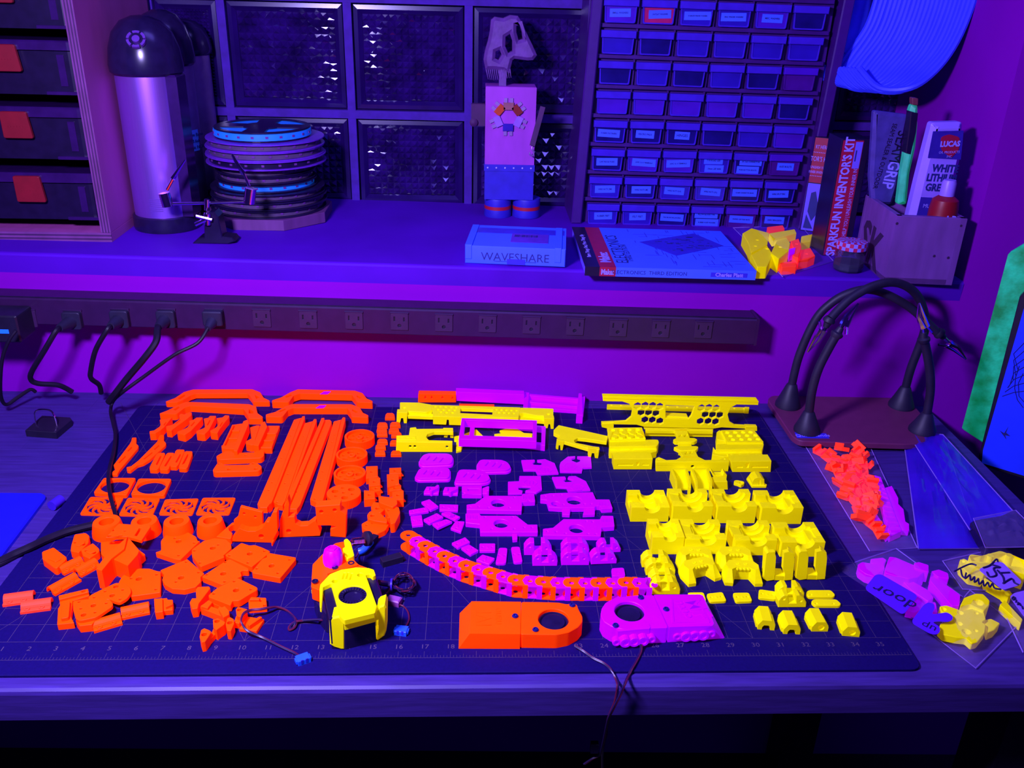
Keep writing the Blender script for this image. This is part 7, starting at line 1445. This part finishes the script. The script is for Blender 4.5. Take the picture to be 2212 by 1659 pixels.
nb('ribbed_bar', 'ribbed magenta bar in the long clear bag beside the orange clips', [(745,815),(880,1335),(980,1290),(800,830)], 9, 0, 'magenta', 12)
nb('toothed_bar', 'magenta bar with a stepped edge in the long clear bag', [(825,925),(895,905),(950,1010),(950,1060),(995,1105),(1010,1210),(1042,1230),(1042,1285),(985,1280)], 8, 0, 'magenta')
nb('short_comb', 'small magenta comb between the ribbed bar and the orange clips', [(722,1165),(765,1145),(880,1320),(850,1345)], 7, 0, 'magenta')
bag('clear_bag', 'long clear plastic bag of orange and magenta parts beside the mat', 'N', [(705,1470),(152,565),(700,560),(1110,1440)], DZ, .016, 3)
bag('clear_bag', 'wide empty clear bag folded over the right side of the bench', 'N', [(1120,1450),(1000,560),(1325,470),(1650,1445)], DZ+.002, .008, 5, crease=.003, m='film_blue_sheen')
bag('clear_bag', 'narrow clear film strip along the right edge of the bench', 'N', [(1560,1290),(1010,435),(1330,475),(1925,1125)], DZ+.010, .005, 6, crease=.003, m='film_blue_sheen')
bb = B(); o = on('N', [(1700,1420),(1560,1220),(1590,1200),(1990,1130),(2250,1400),(2250,1440)], .016); bb.prism(rnd(o, .003), .0004, .016, ch=.001); T = bb.build('black_case', 'black_gloss', None, 'flat black case under clear film at the right edge of the bench', 'case', origin=tuple(at(*px('N', 1850, 1300), .0004)))
bag('clear_bag', 'crinkled clear film over the flat black case', 'N', [(1690,1440),(1590,1190),(1950,1120),(2260,1430)], .0165, .004, 8, crease=.004)
# bag 2: magenta parts with a written label
def mb(name, label, o, z1, z0, m, group, cat='part', holes=()):
    bb = B(); Z1 = DZ+z1*mm; hs = []
    for h in holes: q_ = at(*px('M', h[0], h[1]), Z1); hs.append(circ(q_.x, q_.y, h[2]*mm, 12))
    bb.prism(rnd(on('M', o, Z1), .0015), DZ+z0*mm, Z1, hs, ch=.0006); fin(bb, name, m, label, cat, group)
g = 'magenta parts in the labelled bag'
for lab, o, z1, z0 in (('curved magenta part at the left end of the labelled bag', [(455,290),(500,262),(610,280),(730,280),(740,330),(630,420),(540,390),(470,340)], 14, 0), ('tall magenta block at the back of the labelled bag', [(740,340),(790,205),(860,215),(1060,300),(1180,350),(1100,420),(1000,440),(850,410),(745,380)], 20, 0), ('magenta slab on the right of the labelled bag', [(1050,270),(1100,262),(1205,295),(1205,370),(1060,330)], 22, 8), ('long magenta panel at the right of the labelled bag', [(1225,420),(1250,400),(1540,610),(1530,720),(1450,730),(1220,460)], 13, 0), ('thin magenta bracket at the back right of the labelled bag', [(1230,360),(1310,340),(1410,380),(1420,440),(1300,420)], 16, 0), ('small magenta cover near the back of the labelled bag', [(590,230),(720,215),(760,240),(730,290),(600,280)], 10, 0), ('ribbed magenta lump in the middle of the labelled bag', [(900,440),(1010,450),(1200,560),(1260,640),(1200,680),(1020,560)], 14, 0), ('magenta flat piece under the paper labels', [(960,780),(1100,640),(1280,690),(1300,800),(1150,760),(1040,800)], 8, 0)):
    mb('magenta_part', lab, o, z1, z0, 'magenta', g)
def sticker(T, c, o, z, m, r=.004):
    bb = B(); bb.prism(rnd(on(c, o, z), r, 4), z-.0005, z, ch=0); return bb.build('paper_label', m, T)
mat('sticker_blue', (0.10, 0.006, 0.80), 0.5, var=0.04); mat('sticker_lilac', (0.30, 0.13, 0.72), 0.5, var=0.05); mat('marker_ink', (0.012, 0.003, 0.07), 0.5)
T = bag('clear_bag', 'clear bag of magenta parts with a handwritten label', 'M', [(1290,1030),(210,345),(860,130),(1560,640)], DZ+.0005, .022, 9, crease=.002)
sticker(T, 'M', [(525,545),(640,400),(700,392),(1095,620),(935,825)], .024, 'sticker_blue', .006)
p = at(*px('M', 845, 630), .0245); d = at(*px('M', 990, 700), .0245)-at(*px('M', 700, 560), .0245)
text(S, 'handwriting', 'door', .023, XF((p.x, p.y, .0246), math.atan2(d.y, d.x)+PI), 'marker_ink', T, .0001, sx=1.0)
lobes = on('M', [(1030,880),(1150,720),(1200,690),(1262,705),(1270,750),(1235,820),(1400,795),(1455,830),(1460,870),(1420,895),(1300,890),(1240,900),(1320,945),(1325,1000),(1290,1032),(1220,1020),(1040,915)], .020)
bb = B(); bb.prism(rnd(lobes, .004, 4), .0195, .020, ch=0); lb = bb.build('paper_label', 'sticker_blue', T)
p = at(*px('M', 1205, 950), .020); d = at(*px('M', 1240, 965), .02)-at(*px('M', 1170, 935), .02); text(S, 'handwriting', 'up', .015, XF((p.x, p.y, .0202), math.atan2(d.y, d.x)+PI), 'marker_ink', T, .0001)
# bag 3: yellow parts at the right edge
g = 'yellow parts in the right bags'
for lab, o, z1, z0, hl in (('long yellow beam with slots at the back of the right bag', [(1630,200),(1650,180),(1760,195),(1950,145),(1985,150),(2230,245),(2230,400),(2080,350),(1960,280),(1800,270),(1650,255)], 20, 0, [(1860,195,3),(2060,190,3)]), ('yellow curl at the left of the right bag', [(1530,250),(1570,225),(1610,240),(1660,300),(1800,380),(1780,430),(1640,400),(1540,300)], 13, 0, [(1565,255,2.5)]), ('yellow slab under the lilac label', [(1790,420),(1960,540),(2080,600),(2070,640),(1990,590),(1800,480)], 10, 0, []), ('yellow ring block in the right bag', [(2040,300),(2200,320),(2230,420),(2120,420),(2040,350)], 14, 0, [(2150,385,3)])):
    mb('yellow_part', lab, o, z1, z0, 'yellow', g, 'part', hl)
T = bag('clear_bag', 'clear bag of yellow parts with scrawled writing at the right edge', 'M', [(1560,560),(1350,260),(2000,110),(2420,600)], DZ+.0005, .024, 12, crease=.002)
sticker(T, 'M', [(1730,340),(1930,255),(1990,270),(2190,470),(2160,510),(1990,560)], .027, 'sticker_lilac')
def scrawl(T, c, lines, z, r=.0010):
    for pts in lines: bb = B(); bb.tube(spline([at(*px(c, *p), z) for p in pts], 4), r, 5); bb.build('handwriting', 'marker_ink', T)
scrawl(T, 'M', [[(1475,365),(1560,320),(1650,285),(1710,300)], [(1545,345),(1560,410),(1600,440)], [(1600,380),(1590,440),(1640,400),(1650,460),(1690,420),(1690,480),(1730,440)], [(1730,440),(1740,500),(1780,460),(1790,520),(1830,480),(1850,530),(1880,490),(1900,540),(1970,555)], [(1780,325),(1850,300),(1920,235),(1935,260)], [(1820,370),(1850,420),(1920,400),(1890,330),(1960,320),(1860,290)], [(1930,350),(1990,420),(2000,490)], [(1950,380),(2060,375)], [(1990,490),(2080,440),(2110,480),(2160,505)]], .0278)
g = 'yellow parts in the front bag'
for lab, o, z1, z0, hl in (('large yellow plate with round holes in the front bag', [(1320,730),(1390,720),(1560,780),(1700,745),(1790,790),(1810,870),(1770,900),(1810,930),(1800,1010),(1720,1110),(1660,1125),(1600,1070),(1500,1060),(1360,1030),(1310,980),(1330,910),(1450,890),(1460,840),(1340,790)], 14, 6, [(1365,762,2.4),(1540,800,2.8),(1530,915,2.8),(1605,1000,4),(1712,805,1.6),(1705,990,1.6)]), ('yellow scooped block behind the holed plate in the front bag', [(1540,720),(1580,640),(1700,595),(1780,600),(1850,670),(1845,720),(1790,780),(1640,715)], 17, 0, [(1730,690,5)]), ('yellow folded piece at the right of the front bag', [(1780,880),(1860,860),(1960,910),(1900,980),(1830,1010),(1810,940)], 10, 0, [])):
    mb('yellow_part', lab, o, z1, z0, 'yellow', g, 'part', hl)
bag('clear_bag', 'clear bag of yellow parts nearest the viewer on the right', 'M', [(1700,1395),(1245,1040),(1640,570),(2140,945)], DZ+.0005, .019, 14, crease=.002)
T = bag('clear_bag', 'clear bag with a lilac label at the lower right edge', 'M', [(2200,1230),(1960,720),(2280,560),(2500,1150)], DZ+.0005, .016, 15, crease=.002)
mb('yellow_part', 'long pale yellow slat in the bag with the lilac label', [(1955,715),(2010,665),(2200,870),(2180,920)], 9, 0, 'yellow', 'yellow parts in the right bags')
mb('yellow_part', 'small yellow lump at the top of the bag with the lilac label', [(1985,575),(2060,560),(2090,600),(2050,630)], 12, 0, 'yellow', 'yellow parts in the right bags')
sticker(T, 'M', [(2060,630),(2110,590),(2300,545),(2350,700),(2220,850)], .0215, 'sticker_lilac')
scrawl(T, 'M', [[(2100,630),(2085,650),(2100,665),(2118,645),(2100,630)], [(2130,665),(2125,690)], [(2150,690),(2145,715),(2165,700),(2175,725)], [(2190,730),(2200,760)]], .0222, .0008)
# ledge bag: yellow and orange parts
g = 'parts in the bag on the ledge'
wp_ = lambda x, y, up: ats(*px('W', x, y), up)
def lb_(label, o, z1, z0, m, holes=()):
    bb = B(); pts = [wp_(x, y, z1*mm) for x, y in o]; zb = sum(sz(p.x) for p in pts)/len(pts); hs = []
    for h in holes: q_ = wp_(h[0], h[1], z1*mm); hs.append(circ(q_.x, q_.y, h[2]*mm, 10))
    bb.prism(rnd([p.to_2d() for p in pts], .0015), zb+z0*mm, zb+z1*mm, hs, ch=.0006); fin(bb, 'bagged_part', m, label, 'part', g)
for lab, o, z1, z0, m_, hl in (('wide yellow plate at the left in the ledge bag', [(1515,150),(1560,125),(1650,150),(1640,210),(1560,250),(1545,200)], 20, 0, 'yellow', [(1590,185,2.5),(1580,215,2.5)]), ('yellow toothed strip at the top of the ledge bag', [(1650,150),(1780,130),(1790,150),(1670,180)], 26, 14, 'yellow', []), ('yellow toothed wheel in the ledge bag', [(1690,185),(1740,175),(1758,200),(1750,240),(1700,280),(1660,250)], 22, 0, 'yellow', [(1705,220,3)]), ('yellow lump at the front of the ledge bag', [(1560,260),(1640,215),(1670,260),(1640,320),(1590,320)], 18, 0, 'yellow', [(1640,230,3)]), ('yellow toothed piece at the right of the ledge bag', [(1815,165),(1870,155),(1862,190),(1812,198)], 16, 0, 'yellow', []), ('orange forked part in the middle of the ledge bag', [(1760,190),(1800,178),(1815,220),(1800,275),(1770,265),(1775,225)], 20, 0, 'orange_red', [(1790,205,2.5)]), ('orange block at the front of the ledge bag', [(1705,300),(1785,290),(1790,318),(1715,322)], 12, 0, 'orange_red', []), ('orange bracket at the right of the ledge bag', [(1810,235),(1860,225),(1885,265),(1850,280),(1800,290)], 14, 0, 'orange_red', [(1840,255,2)]), ('small magenta piece among the orange ones in the ledge bag', [(1750,230),(1785,222),(1780,250),(1752,262)], 22, 12, 'magenta', []), ('orange piece at the back of the ledge bag', [(1640,118),(1720,110),(1730,128),(1650,138)], 14, 0, 'orange_red', [])):
    lb_(lab, o, z1, z0, m_, hl)
rd = random.Random(31); bb = B(); Q_ = [wp_(*p, .001) for p in [(1720,372),(1468,122),(1810,112),(1978,292)]]; n = 14; vs = []
for i in range(n+1):
    for j in range(n+1):
        u, v = i/n, j/n; p = (Q_[0]*(1-u)+Q_[3]*u)*(1-v)+(Q_[1]*(1-u)+Q_[2]*u)*v; e = (math.sin(PI*u)*math.sin(PI*v))**.4; vs.append((p.x, p.y, sz(p.x)+.001+.030*e+.002*rd.uniform(-1, 1)*e))
bb.add(vs, [(i*(n+1)+j, (i+1)*(n+1)+j, (i+1)*(n+1)+j+1, i*(n+1)+j+1) for i in range(n) for j in range(n)], None, 0, True)
c_ = sum(Q_, Vector())/4; T = thing('clear_bag', 'clear bag of yellow and orange parts on the window ledge', 'bag', (c_.x, c_.y, sz(c_.x))); bb.build('film', 'film', T)
bb = B(); bb.tube([q_ for q_ in Q_], .0007, 5, closed=True); bb.build('sealed_edge', 'film_edge', T)
